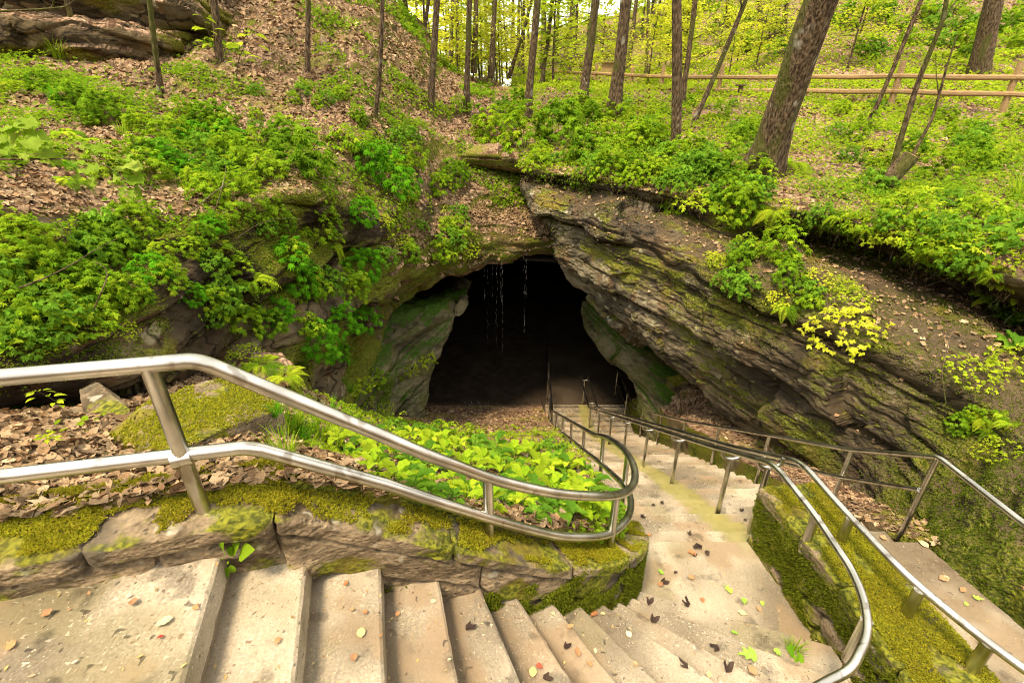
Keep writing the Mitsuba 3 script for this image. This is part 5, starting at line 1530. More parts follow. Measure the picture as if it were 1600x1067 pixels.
('mat', 10.70, 13.55, 1.41, 0.08, -0.46, 0.89, 1.01, 130),
('mat', 8.07, 9.27, 0.59, -0.05, -0.05, 1.00, 0.95, 131),
('bush', 8.47, 9.68, 0.71, -0.02, -0.24, 0.97, 1.02, 132),
('cool', 12.37, 13.50, 1.42, -0.02, -0.41, 0.91, 0.86, 129),
('mat', 12.25, 13.69, 1.48, -0.07, -0.26, 0.96, 0.71, 130),
('bush', 9.62, 10.05, 0.77, -0.12, -0.06, 0.99, 0.80, 132),
('mat', 8.25, 10.98, 0.95, -0.16, -0.27, 0.95, 1.00, 131),
('mat', 10.25, 11.66, 1.04, -0.07, -0.12, 0.99, 0.93, 131),
('mat', 7.98, 8.92, 0.57, -0.09, -0.06, 0.99, 0.97, 131),
('cool', 6.71, 9.01, 0.56, -0.01, -0.15, 0.99, 0.87, 127),
('bush', 9.76, 10.50, 0.90, -0.14, -0.22, 0.97, 1.04, 132),
('bush', 8.58, 12.62, 1.26, -0.07, -0.08, 0.99, 0.79, 128),
('cool', 10.89, 10.87, 0.99, -0.02, -0.31, 0.95, 0.79, 127),
('bush', 9.25, 11.48, 1.08, -0.09, -0.36, 0.93, 0.75, 132),
('mat', 9.27, 14.13, 1.61, -0.01, -0.11, 0.99, 0.90, 130),
('bush', 12.62, 14.99, 1.72, 0.06, -0.22, 0.97, 0.87, 128),
('bush', 6.23, 15.46, 1.83, -0.06, -0.49, 0.87, 0.78, 133),
('bush', 4.60, 16.66, 1.92, -0.01, -0.33, 0.94, 0.77, 133),
('mat', 3.82, 17.81, 2.08, 0.01, -0.35, 0.94, 0.79, 134),
('mat', 5.10, 17.76, 2.30, -0.30, -0.26, 0.92, 0.67, 134),
('cool', 5.49, 16.58, 1.99, -0.29, -0.14, 0.95, 0.77, 135),
('mat', 7.08, 16.03, 1.89, -0.00, -0.23, 0.97, 0.57, 136),
('cool', 2.80, 18.13, 2.18, 0.23, -0.48, 0.85, 0.61, 137),
('bush', 5.98, 17.50, 2.25, -0.05, -0.23, 0.97, 0.69, 138),
('cool', 2.23, 18.41, 2.27, -0.10, -0.41, 0.91, 0.75, 137),
('mat', 1.82, 19.27, 2.36, -0.48, -0.18, 0.86, 0.63, 134),
('mat', 4.40, 17.40, 2.12, -0.13, -0.31, 0.94, 0.69, 134),
('cool', 1.64, 18.19, 2.08, -0.02, -0.31, 0.95, 0.89, 137),
('cool', 4.08, 18.10, 2.18, -0.21, -0.46, 0.86, 0.79, 137),
('cool', 3.83, 18.35, 2.27, 0.01, -0.48, 0.88, 0.66, 137),
('mat', 6.09, 15.66, 1.87, -0.03, -0.20, 0.98, 0.80, 136),
('mat', 3.49, 17.37, 1.95, -0.08, -0.26, 0.96, 0.88, 136),
('cool', 5.02, 16.85, 2.01, -0.04, -0.25, 0.97, 0.57, 135),
('cool', 7.41, 17.31, 2.26, 0.15, -0.39, 0.91, 0.53, 137),
('cool', 23.83, 28.62, 6.15, 0.14, -0.60, 0.78, 1.56, 139),
('bush', 26.28, 28.77, 6.58, -0.08, -0.45, 0.89, 1.66, 140),
('bush', 18.55, 30.94, 6.77, 0.12, -0.66, 0.74, 1.96, 140),
('bush', 20.01, 27.41, 5.36, -0.42, -0.11, 0.90, 1.30, 141),
('cool', 20.68, 29.67, 6.41, -0.18, -0.46, 0.87, 1.54, 139),
('bush', 25.43, 27.92, 6.13, -0.15, -0.58, 0.80, 1.24, 140),
('bush', 15.86, 36.78, 7.73, -0.25, -0.16, 0.95, 1.77, 140),
('mat', 12.59, 36.40, 5.96, -0.51, -0.11, 0.85, 2.79, 142),
('mat', 17.44, 31.32, 6.83, -0.26, -0.27, 0.93, 1.34, 143),
('cool', 13.43, 27.33, 4.94, -0.04, -0.49, 0.87, 1.54, 144),
('bush', 23.73, 27.51, 5.76, 0.10, -0.43, 0.90, 1.89, 140),
('bush', 16.56, 48.52, 10.63, -0.37, -0.27, 0.89, 2.37, 140),
('cool', 23.06, 25.02, 5.13, 0.01, -0.51, 0.86, 1.72, 144),
('mat', 21.49, 23.43, 4.41, -0.29, -0.20, 0.94, 1.62, 142),
('cool', 17.26, 25.61, 4.68, -0.30, -0.47, 0.83, 1.45, 144),
('mat', 20.66, 27.94, 5.70, -0.33, -0.21, 0.92, 1.79, 142),
('bush', 22.63, 30.64, 6.92, -0.15, -0.34, 0.93, 1.86, 140),
('bush', 22.53, 24.12, 4.71, 0.09, -0.44, 0.89, 1.52, 141),
('bush', 12.25, 41.51, 6.93, -0.32, -0.19, 0.93, 2.80, 141),
('mat', 19.95, 32.60, 7.70, -0.09, -0.50, 0.86, 1.40, 143),
('mat', 16.07, 33.13, 7.33, 0.10, -0.50, 0.86, 2.01, 143),
('bush', 12.36, 38.58, 6.27, -0.17, -0.32, 0.93, 2.24, 141),
('bush', 24.41, 30.74, 7.31, -0.18, -0.55, 0.81, 1.19, 140),
('bush', 19.93, 23.41, 4.30, 0.32, -0.57, 0.76, 1.54, 141),
('bush', 17.03, 25.94, 4.73, 0.27, -0.59, 0.76, 1.61, 141),
('bush', 13.83, 31.25, 5.52, -0.43, -0.28, 0.86, 1.86, 141),
('bush', 22.09, 26.40, 5.19, -0.04, -0.48, 0.88, 1.91, 141),
('bush', 21.21, 32.02, 7.50, -0.11, -0.55, 0.83, 1.64, 140),
('bush', 12.60, 47.75, 8.69, -0.42, -0.24, 0.87, 2.59, 141),
('cool', 23.50, 30.95, 7.11, -0.28, -0.22, 0.94, 1.79, 139),
('bush', 23.78, 29.10, 6.42, -0.21, -0.27, 0.94, 1.42, 140),
('mat', 19.98, 24.39, 4.44, 0.23, -0.36, 0.90, 1.95, 142),
('mat', 14.23, 30.08, 5.56, -0.75, 0.13, 0.65, 1.80, 142),
('cool', 22.52, 29.06, 6.28, 0.09, -0.41, 0.91, 1.75, 139),
('cool', 21.15, 26.84, 5.23, -0.21, -0.23, 0.95, 1.61, 144),
('bush', 13.69, 32.18, 5.70, -0.73, -0.10, 0.68, 1.60, 141),
('mat', 24.74, 27.80, 5.92, -0.19, -0.49, 0.85, 1.47, 143),
('mat', 18.87, 22.25, 3.95, 0.21, -0.54, 0.81, 1.43, 142),
('bush', 20.60, 30.90, 6.94, 0.20, -0.45, 0.87, 1.68, 140),
('bush', 15.49, 40.78, 8.23, -0.58, -0.11, 0.81, 2.65, 140),
('grass', -1.80, 3.08, -0.59, 0.64, 0.32, 0.70, 0.68, 145),
('grass', -1.19, 1.92, 0.08, 0.14, 0.43, 0.89, 0.50, 146),
('grass', -2.09, 4.38, -1.38, 0.43, 0.48, 0.76, 0.70, 145),
('grass', -1.67, 3.21, -0.75, 0.48, 0.38, 0.79, 0.74, 146),
('grass', -1.65, 2.70, -0.17, 0.97, -0.12, -0.19, 0.38, 145),
('grass', -1.54, 3.27, -0.87, 0.47, 0.41, 0.78, 0.69, 146),
('grass', -2.24, 4.04, -1.04, 0.45, 0.54, 0.71, 0.69, 145),
('grass', -1.91, 4.42, -1.55, 0.58, 0.36, 0.73, 0.65, 145),
('grass', -1.24, 2.27, -0.17, 0.26, 0.56, 0.79, 0.40, 146),
('herb', 0.46, 2.50, -0.92, 0.29, 0.50, 0.81, 0.74, 147),
('herb', -1.40, 4.29, -1.70, 0.22, 0.54, 0.81, 0.67, 148),
('herb', -0.89, 3.74, -1.48, 0.22, 0.58, 0.78, 0.90, 148),
('herb', -1.31, 4.87, -2.09, 0.28, 0.53, 0.80, 0.91, 148),
('herb', 0.31, 4.29, -2.04, 0.17, 0.38, 0.91, 0.92, 148),
('herb', -0.32, 3.97, -1.75, 0.27, 0.44, 0.86, 0.97, 148),
('herb', -0.63, 1.91, -0.09, 0.31, 0.53, 0.79, 0.51, 147),
('herb', -0.25, 3.19, -1.27, 0.22, 0.53, 0.82, 0.55, 147),
('herb', -0.29, 2.36, -0.67, -0.00, 0.66, 0.75, 0.66, 147),
('herb', -0.21, 5.04, -2.37, 0.09, 0.48, 0.87, 1.05, 148),
('herb', 0.35, 3.15, -1.35, 0.16, 0.45, 0.88, 0.78, 147),
('herb', 0.14, 3.84, -1.74, 0.22, 0.55, 0.80, 0.63, 148),
('herb', -0.64, 3.57, -1.42, 0.18, 0.50, 0.84, 0.63, 148),
('herb', 0.19, 2.94, -1.19, 0.19, 0.48, 0.85, 0.66, 147),
('herb', -0.54, 1.90, -0.13, 0.31, 0.51, 0.80, 0.51, 147),
('herb', -0.53, 5.17, -2.40, 0.12, 0.48, 0.87, 1.12, 148),
('herb', -0.99, 3.45, -1.26, 0.30, 0.50, 0.81, 0.69, 148),
('herb', -0.34, 1.95, -0.25, 0.45, 0.50, 0.74, 0.41, 147),
('herb', -0.45, 1.88, -0.16, 0.50, 0.36, 0.79, 0.39, 147),
('herb', -1.05, 4.76, -2.09, 0.25, 0.45, 0.86, 0.94, 148),
('herb', -0.48, 2.08, -0.27, 0.19, 0.66, 0.72, 0.49, 147),
('herb', 0.49, 3.63, -1.67, 0.19, 0.55, 0.82, 0.82, 147),
('herb', -0.38, 3.47, -1.42, 0.22, 0.47, 0.86, 0.71, 148),
('herb', 0.44, 2.91, -1.23, 0.13, 0.54, 0.83, 0.68, 147),
('herb', -0.79, 4.29, -1.85, 0.13, 0.60, 0.79, 0.77, 148),
('herb', -1.01, 2.95, -0.93, 0.21, 0.64, 0.74, 0.63, 148),
('herb', 0.03, 4.77, -2.26, 0.13, 0.42, 0.90, 0.95, 148),
('herb', -1.49, 3.15, -0.84, 0.45, 0.33, 0.83, 0.70, 148),
('herb', -0.11, 3.71, -1.62, -0.04, 0.56, 0.83, 0.88, 148),
('herb', 0.58, 3.07, -1.33, 0.16, 0.48, 0.86, 0.67, 147),
('herb', -1.17, 3.20, -1.03, 0.35, 0.47, 0.81, 0.55, 148),
('herb', -0.35, 2.70, -0.89, 0.16, 0.53, 0.84, 0.53, 147),
('herb', -0.68, 4.69, -2.10, 0.11, 0.42, 0.90, 0.81, 148),
('herb', 0.10, 3.14, -1.31, 0.18, 0.56, 0.81, 0.85, 147),
('herb', 0.74, 2.91, -1.27, 0.24, 0.44, 0.87, 0.86, 147),
('herb', 0.78, 2.73, -1.17, 0.17, 0.52, 0.84, 0.60, 147),
('herb', -0.07, 2.40, -0.72, 0.11, 0.65, 0.75, 0.68, 147),
('herb', 0.66, 4.30, -2.10, 0.11, 0.46, 0.88, 1.00, 148),
('herb', 0.25, 2.45, -0.83, 0.18, 0.56, 0.81, 0.72, 147),
('herb', 0.39, 3.98, -1.88, 0.18, 0.50, 0.85, 0.88, 148),
('herb', -1.22, 3.00, -0.88, 0.34, 0.53, 0.78, 0.72, 148),
('herb', -0.49, 2.99, -1.09, 0.05, 0.62, 0.78, 0.62, 147),
('herb', -0.15, 2.15, -0.52, 0.26, 0.55, 0.79, 0.60, 147),
('herb', -0.11, 2.99, -1.16, 0.27, 0.55, 0.79, 0.57, 147),
('herb', -0.86, 3.10, -1.08, 0.24, 0.60, 0.76, 0.65, 148),
('herb', -1.16, 3.63, -1.31, 0.24, 0.48, 0.84, 0.82, 148),
('herb', -1.31, 3.38, -1.08, 0.38, 0.45, 0.81, 0.62, 148),
('herb', 0.67, 3.66, -1.72, 0.08, 0.52, 0.85, 0.73, 147),
('herb', 0.14, 2.18, -0.61, 0.34, 0.40, 0.85, 0.51, 147),
('herb', -1.43, 3.49, -1.08, 0.40, 0.51, 0.76, 0.55, 148),
('herb', 0.06, 2.30, -0.66, 0.24, 0.59, 0.77, 0.49, 147),
('herb', 0.24, 3.43, -1.51, 0.14, 0.54, 0.83, 0.80, 147),
('herb', -0.46, 4.35, -1.95, 0.14, 0.51, 0.85, 0.66, 148),
('herb', -0.93, 5.09, -2.31, 0.09, 0.56, 0.83, 0.90, 148),
('herb', -0.75, 3.29, -1.23, 0.27, 0.49, 0.83, 0.78, 148),
('herb', 0.51, 4.47, -2.16, 0.10, 0.42, 0.90, 1.05, 148),
('herb', -1.38, 3.11, -0.88, 0.47, 0.45, 0.76, 0.52, 148),
('herb', -1.07, 4.05, -1.62, 0.11, 0.62, 0.78, 0.66, 148),
('herb', -0.50, 3.81, -1.61, 0.25, 0.51, 0.82, 0.79, 148),
('herb', -0.19, 4.40, -2.02, 0.16, 0.49, 0.86, 0.87, 148),
('herb', -0.20, 2.54, -0.80, 0.14, 0.57, 0.81, 0.54, 147),
('herb', 0.75, 3.44, -1.59, 0.20, 0.46, 0.86, 0.83, 147),
('herb', 0.23, 4.74, -2.27, 0.02, 0.41, 0.91, 0.97, 148),
('herb', 0.33, 2.38, -0.80, 0.24, 0.58, 0.78, 0.73, 147),
('herb', -1.52, 4.19, -1.60, 0.29, 0.57, 0.77, 0.81, 148),
('herb', -0.76, 1.99, -0.09, 0.38, 0.51, 0.77, 0.50, 148),
('herb', 0.02, 4.14, -1.91, 0.17, 0.41, 0.90, 0.68, 148),
('herb', 0.60, 2.54, -0.99, 0.27, 0.51, 0.82, 0.78, 147),
('herb', 0.02, 3.42, -1.46, 0.19, 0.52, 0.83, 0.70, 147),
('cool', -1.28, 5.94, -2.84, 0.20, 0.47, 0.86, 0.60, 149),
('herb', -1.88, 4.62, -1.66, 0.45, 0.45, 0.77, 0.38, 150),
('herb', -1.73, 4.89, -1.93, 0.43, 0.54, 0.72, 0.49, 150),
('sprig', -0.95, 6.98, -3.53, 0.17, 0.55, 0.82, 0.64, 151),
('sprig', 0.57, 5.96, -2.97, 0.05, 0.51, 0.86, 0.59, 151),
('cool', -2.06, 4.91, -1.72, 0.45, 0.53, 0.72, 0.42, 149),
('lime', -2.14, 4.31, -1.30, 0.58, 0.44, 0.69, 0.36, 152),
('lime', -1.48, 7.23, -3.61, 0.13, 0.53, 0.84, 0.56, 152),
('lime', 0.84, 5.06, -2.51, 0.17, 0.38, 0.91, 0.60, 153),
('cool', -1.77, 4.59, -1.72, 0.48, 0.43, 0.76, 0.41, 149),
('herb', 0.92, 4.52, -2.24, 0.15, 0.41, 0.90, 0.47, 154),
('cool', -0.68, 6.17, -3.04, 0.05, 0.51, 0.86, 0.62, 149),
('sprig', -1.87, 6.38, -2.92, 0.37, 0.54, 0.75, 0.54, 151),
('lime', -2.08, 4.46, -1.44, 0.53, 0.42, 0.74, 0.28, 152),
('sprig', -1.79, 4.25, -1.53, 0.44, 0.60, 0.66, 0.30, 151),
('cool', -1.22, 6.51, -3.20, 0.17, 0.47, 0.87, 0.67, 149),
('sprig', -2.35, 7.57, -3.64, 0.20, 0.53, 0.83, 0.55, 151),
('lime', 0.67, 5.38, -2.63, -0.09, 0.48, 0.87, 0.41, 153),
('herb', -0.34, 6.72, -3.41, -0.03, 0.51, 0.86, 0.52, 150),
('herb', 0.34, 5.31, -2.56, 0.14, 0.33, 0.93, 0.55, 154),
('herb', -2.44, 6.65, -2.91, 0.23, 0.57, 0.79, 0.50, 150),
('herb', -1.45, 4.85, -2.03, 0.22, 0.58, 0.78, 0.50, 150),
('sprig', -1.57, 4.66, -1.85, 0.33, 0.45, 0.83, 0.44, 151),
('cool', -1.90, 4.33, -1.50, 0.61, 0.36, 0.71, 0.41, 149),
('cool', -1.79, 5.64, -2.49, 0.43, 0.43, 0.79, 0.53, 149),
('herb', 0.95, 4.23, -2.11, 0.12, 0.41, 0.91, 0.41, 154),
('herb', -1.60, 6.62, -3.16, 0.24, 0.46, 0.86, 0.66, 150),
('lime', -1.69, 4.35, -1.65, 0.30, 0.31, 0.90, 0.45, 152),
('lime', -2.01, 4.54, -1.53, 0.54, 0.47, 0.70, 0.29, 152),
('herb', -1.65, 6.07, -2.81, 0.39, 0.47, 0.79, 0.62, 150),
('sprig', 0.23, 5.82, -2.87, -0.08, 0.44, 0.89, 0.43, 151),
('herb', 0.63, 4.94, -2.41, 0.16, 0.35, 0.92, 0.54, 154),
('cool', 0.50, 5.04, -2.45, 0.14, 0.48, 0.87, 0.56, 155),
('lime', 0.72, 4.63, -2.28, 0.08, 0.41, 0.91, 0.44, 153),
('grass', -3.02, 9.63, -4.21, 0.66, -0.75, -0.08, 0.76, 156),
('grass', -3.10, 10.05, -3.92, -0.21, 0.39, 0.90, 0.70, 156),
('mat', -2.32, 10.74, -3.84, 0.33, -0.53, 0.79, 0.79, 157),
('lime', -3.42, 9.02, -4.13, 0.05, -0.63, 0.77, 0.72, 158),
('grass', -3.25, 8.99, -3.80, 0.74, -0.23, 0.64, 0.63, 156),
('grass', -3.07, 9.54, -4.41, 0.79, -0.30, 0.53, 0.85, 156),
('mat', -3.03, 7.96, -3.05, -0.10, -0.27, 0.96, 0.77, 159),
('lime', -2.61, 10.37, -4.03, 0.40, -0.70, 0.59, 0.70, 158),
('grass', -3.00, 9.76, -4.07, 0.66, -0.66, 0.36, 0.94, 156),
('grass', -2.82, 10.14, -4.15, 0.44, -0.21, 0.87, 0.87, 156),
('mat', -3.24, 9.30, -3.63, 0.52, -0.79, 0.32, 0.75, 159),
('grass', -3.21, 7.62, -2.78, 0.89, 0.15, 0.42, 0.53, 156),
('grass', -3.15, 7.67, -2.99, 0.84, 0.12, 0.53, 0.62, 156),
('grass', -3.13, 9.53, -4.04, 0.76, -0.21, 0.61, 0.62, 156),
('grass', -2.82, 9.96, -4.63, 0.81, -0.48, 0.32, 0.91, 156),
('lime', -3.06, 9.33, -4.50, 0.71, -0.39, 0.59, 0.70, 158),
('bush', 5.34, 4.55, -1.61, -0.75, -0.52, 0.41, 0.39, 160),
('fern', 5.43, 4.30, -1.52, -0.74, 0.08, 0.67, 0.36, 161),
('fern', 5.44, 4.42, -1.39, -0.98, -0.18, -0.07, 0.47, 162),
('fern', 5.51, 4.24, -1.32, -0.73, -0.17, 0.66, 0.42, 162),
('bush', 5.44, 4.51, -1.45, -0.98, -0.16, -0.11, 0.34, 160),
('fern', 5.49, 4.36, -1.28, -0.28, -0.52, 0.81, 0.32, 162),
('herb', 7.55, 6.73, -1.03, 0.32, -0.36, 0.88, 0.75, 163),
('herb', 7.12, 6.08, -0.61, -0.43, -0.15, -0.89, 0.86, 163),
('herb', 7.44, 6.34, -1.06, 0.33, -0.21, 0.92, 1.11, 164),
('herb', 6.34, 5.29, -0.89, -0.06, -0.51, 0.86, 0.91, 164),
('herb', 7.37, 6.67, -0.78, -0.46, -0.07, -0.89, 1.02, 163),
('herb', 6.59, 5.92, -0.31, -0.74, -0.29, -0.61, 0.73, 163),
('cool', 7.99, 6.89, -1.08, -0.46, 0.09, -0.89, 0.74, 165),
('cool', 5.91, 6.12, 0.10, -0.89, -0.37, -0.24, 0.58, 166),
('mat', 5.65, 6.82, 0.24, -0.69, -0.48, -0.53, 0.55, 167),
('fern', 5.80, 6.37, 0.08, -0.84, -0.45, -0.31, 0.54, 168),
('fern', 5.27, 7.55, 0.31, -0.59, -0.20, 0.78, 0.62, 169),
('fern', 6.07, 5.83, 0.01, -0.80, -0.53, -0.30, 0.52, 168),
('fern', 5.47, 7.16, 0.24, -0.61, -0.24, -0.76, 0.63, 169),
('cool', 6.00, 5.97, 0.00, -0.86, -0.44, -0.26, 0.67, 166),
('cool', 5.17, 7.85, 0.26, -0.79, -0.32, -0.52, 0.60, 170),
('fern', 6.15, 5.72, -0.07, -0.83, -0.48, -0.28, 0.55, 168),
('cool', 5.62, 6.97, 0.29, -0.47, -0.36, 0.81, 0.61, 170),
('mat', 5.74, 6.43, 0.17, -0.85, -0.53, 0.05, 0.57, 167),
('cool', 5.83, 6.27, 0.16, -0.88, -0.47, 0.06, 0.67, 166),
('mat', 5.78, 6.61, 0.25, -0.57, -0.12, 0.81, 0.46, 167),
('mat', 5.69, 7.09, 0.14, -0.68, -0.42, -0.60, 0.69, 167),
('cool', 5.56, 7.83, 0.12, -0.83, -0.30, -0.47, 0.54, 170),
('mat', 5.46, 8.00, 0.15, 0.57, -0.70, -0.44, 0.56, 167),
('fern', 5.97, 6.01, 0.12, -0.86, -0.51, 0.04, 0.49, 168),
('cool', 5.43, 7.33, 0.22, -0.48, -0.08, -0.87, 0.52, 170),
]
KNAME = {'bush': ('leafy_bush', 'plant'), 'vivid': ('leafy_bush', 'plant'), 'cool': ('leafy_plant', 'plant'), 'lime': ('trailing_plant', 'plant'), 'fern': ('fern', 'fern'), 'grass': ('grass_tuft', 'grass'),
         'herb': ('broadleaf_herb', 'plant'), 'sprig': ('seedling', 'plant'), 'mat': ('low_plant', 'plant'), 'tree': ('young_tree', 'tree')}
COUNT = {}
for row in PLANTS:
    COUNT[row[8]] = COUNT.get(row[8], 0) + 1
R = rng(77)
for kd, x, y, z, nx, ny, nz_, s, li in PLANTS:
    plant(kd, int(R.integers(0, 12)), (x, y, z), (nx, ny, nz_), s * R.uniform(.9, 1.1), R.uniform(0, 6.3), KNAME[kd][0], PLABELS[li], KNAME[kd][1], PLABELS[li] if COUNT[li] > 1 else None, sz=1.35 if kd in ('bush', 'vivid', 'cool') else 1.0, keep=.15 if kd in ('tree', 'grass') else .4)


# ------------------------------------------------------------------ what lies and grows too thickly to count
def scatter(G, n, w, seed):
    """n points on the sheet with density w(centre, normal): positions and outward normals."""
    R_ = rng(seed)
    a, b, c, d = G[:-1, :-1], G[1:, :-1], G[1:, 1:], G[:-1, 1:]
    N = np.cross(c - a, d - b)
    ar = np.linalg.norm(N, axis=-1) / 2
    N = N / (2 * ar[..., None] + 1e-9)
    N = np.where(((np.array([0, 0, EYE]) - a) * N).sum(-1, keepdims=True).mean() < 0, -N, N)
    cen = (a + b + c + d) / 4
    p = (ar * w(cen, N)).ravel()
    i = R_.choice(len(p), n, p=p / p.sum())
    u, v = R_.random((2, n, 1))
    A, B, C_, D = (q.reshape(-1, 3)[i] for q in (a, b, c, d))
    return (A * (1 - u) + B * u) * (1 - v) + (D * (1 - u) + C_ * u) * v, N.reshape(-1, 3)[i], R_


def lod(c, p=1.6, near=2.5):
    return 1.0 / np.maximum(np.linalg.norm(c - [0, 0, EYE], axis=-1), near) ** p


def inview(c, m=1.7):
    q = c - [0, 0, EYE]
    d = q[..., 1] * CP - q[..., 2] * SP
    return (d > .5) & (np.abs(q[..., 0]) < 1.11 * m * d + .6)


DEAD = [(.32, .215, .12), (.52, .41, .26), (.16, .092, .045), (.045, .028, .016), (.26, .14, .065), (.10, .06, .032), (.38, .28, .165), (.18, .115, .06)]


def litter(name, G, n, w, seed, L=.062, cols=DEAD, shape=CURL, lift=.012):
    p, nn, R_ = scatter(G, n, w, seed)
    dist = np.linalg.norm(p - [0, 0, EYE], axis=1)
    nrm = unit(nn + R_.normal(0, .38, (n, 3)))
    fw = np.cross(nrm, R_.normal(0, 1, (n, 3)))
    s = L * (.35 + 1.25 * R_.random(n) ** 1.6) * np.clip(dist / 9, 1.0, 2.0)
    v, f, c = leaves(p + nn * lift * R_.random((n, 1)) * 2.5 - unit(fw) * (s * .5)[:, None], fw, nrm, s, s * R_.uniform(.5, .85, n), pal(R_, n, *cols, jit=.3), shape)
    k = put(name, (v, f), 'm_dead', smooth=False, color=c, kind='stuff')
    return k


def gentle(c, n, lo=.35, hi=.6):
    return sstep(lo, hi, n[..., 2]) * inview(c)


patch = lambda c, f, a, b, sd: sstep(a, b, meshkit.fbm(c * f, 3, sd))
wl = lambda c, n: gentle(c, n, .40, .66) * lod(c, 1.5, 5) * (0.15 + .85 * patch(c, .55, .36, .52, 301))
j1 = int(np.searchsorted(vL, 1.3))
for i_, (G_, n_, sh_) in enumerate(((GL[:, k5:], 30000, CURL), (GL[:, k5:], 22000, OVA), (GL[k7:, j1:k5 + 1], 5000, CURL))):
    k = litter('leaf_litter', G_, n_, wl, 201 + 30 * i_, shape=sh_)
    labels[k].update(label=('curled brown leaves covering the left hillside', 'flat brown leaves covering the left hillside', 'brown leaves on the slope over the cave brow')[i_])
for i_, (n_, sh_, l_) in enumerate(((24000, CURL, 'broken brown leaves on the terrace behind the left wall and the gully floor'), (22000, OVA, 'whole brown leaves on the terrace behind the left wall and the gully floor'), (14000, LOB, 'lobed brown leaves on the terrace behind the left wall and the gully floor'))):
    k = litter('leaf_litter', GF, n_, lambda c, n: gentle(c, n) * lod(c, 2.0, 2.2) * ~shapely.contains_xy(STAIRAREA, c[..., 0], c[..., 1]) * np.where((c[..., 1] > 12.7), 0, 1) * (c[..., 1] > .9), 202 + 40 * i_, (.05, .066, .075)[i_], shape=sh_)
    labels[k].update(label=l_)
k = litter('leaf_litter', GR[:, kc:], 26000, lambda c, n: gentle(c, n) * lod(c, 1.6, 6) * patch(c, .5, .42, .6, 303), 203)
labels[k].update(label='brown fallen leaves between the plants on the right plateau')
kr = int(np.searchsorted(vR, 3.4))
k = litter('leaf_litter', GR[:, :kc], 2600, lambda c, n: sstep(.72, .9, n[..., 2]) * inview(c) * (c[..., 1] > 5.0) * lod(c, 1.5, 4), 204, .06)
labels[k].update(label='dead leaves caught on the ledges of the right cliff')


def cover(name, G, n, w, seed, L, cols, shape, label, tilt=.5, lift=.05, grow=1.0):
    """Low green plants: small leaves in clumps a little above the ground."""
    p, nn, R_ = scatter(G, n, w, seed)
    dist = np.linalg.norm(p - [0, 0, EYE], axis=1)
    nrm = unit(unit(nn + [0, 0, .8]) + R_.normal(0, tilt, (n, 3)))
    fw = np.cross(nrm, R_.normal(0, 1, (n, 3)))
    s = L * R_.uniform(.6, 1.25, n) * np.clip(dist / 8 * grow, 1.0, 3.2)
    hue = meshkit.noise(p * .9, seed)[:, None]
    col = pal(R_, n, *cols[0]) * (1 - hue) + pal(R_, n, *cols[1]) * hue
    v, f, c = leaves(p + (unit(nn + [0, 0, .6]) * (lift * np.clip(dist / 10, .6, 2.5))[:, None]) * R_.random((n, 1)) * 2, fw, nrm, s, s * .7, col, shape)
    k = put(name, (v, f), 'm_leaf', smooth=False, color=c, kind='stuff')
    labels[k].update(label=label)


cover('ground_cover', GR[:, kc:], 95000, lambda c, n: inview(c) * lod(c, 1.55, 6) * (.25 + patch(c, .55, .40, .55, 311)), 211, .05, (GREENS['lime'], GREENS['bright']), DIA, 'low bright green plants carpeting the right plateau and far slope')
cover('ground_cover', GL[:, int(np.searchsorted(vL, 4.5)):], 30000, lambda c, n: inview(c) * lod(c, 1.5, 5) * patch(c, .7, .52, .62, 312) * (c[..., 1] > 3.5), 212, .05, (GREENS['mid'], GREENS['bright']), DIA, 'patches of small green plants on the left hillside')
cover('cliff_moss', GR[:, :kc], 60000, lambda c, n: inview(c) * lod(c, 1.4, 3) * (patch(c, 1.0, .50, .62, 313) + 1.2 * sstep(5.2, 4.2, c[..., 1])) * sstep(-.25, .35, n[..., 2]), 213, .022, ([(.12, .17, .014), (.20, .23, .022)], [(.06, .10, .012), (.14, .21, .018)]), DIA, 'moss and tiny plants on the right cliff', .7, .012)
cover('cliff_moss', GL[:, int(np.searchsorted(vL, .8)):int(np.searchsorted(vL, 5.2))], 30000, lambda c, n: inview(c) * lod(c, 1.4, 3) * patch(c, 1.1, .46, .60, 314) * sstep(-.3, .3, n[..., 2]), 214, .024, ([(.19, .25, .014), (.25, .27, .025)], [(.10, .17, .012), (.20, .29, .018)]), DIA, 'moss and tiny plants on the left rock face', .7, .015)
cover('ground_cover', GF, 9000, lambda c, n: inview(c) * lod(c, 1.4, 2.5) * ~shapely.contains_xy(STAIRAREA, c[..., 0], c[..., 1]) * patch(c, 1.3, .45, .55, 315) * (c[..., 1] < 9) * (c[..., 0] > -2.6) * (c[..., 0] < 1.2) * (c[..., 1] > 2.0), 215, .05, (GREENS['lime'], GREENS['bright']), OVA, 'small green seedlings among the herbs of the bed')


cover('bank_plants', GL[:, int(np.searchsorted(vL, 4.6)):], 15000, lambda c, n: inview(c) * lod(c, 1.3, 4) * patch(c, .75, .48, .58, 316) * sstep(11.5, 8.0, c[..., 1]) * (c[..., 0] < .2), 216, .07, (GREENS['bright'], GREENS['mid']), PAL, 'thick small-leaved growth over the steep left bank', .35, .10, .6)
cover('bank_plants', GR[:, kc - 20:], 20000, lambda c, n: inview(c) * lod(c, 1.3, 5) * patch(c, .7, .44, .56, 317) * sstep(16, 10.0, c[..., 1]), 217, .06, (GREENS['bright'], GREENS['cool']), PAL, 'thick small-leaved growth along the edge of the right plateau', .35, .09, .6)


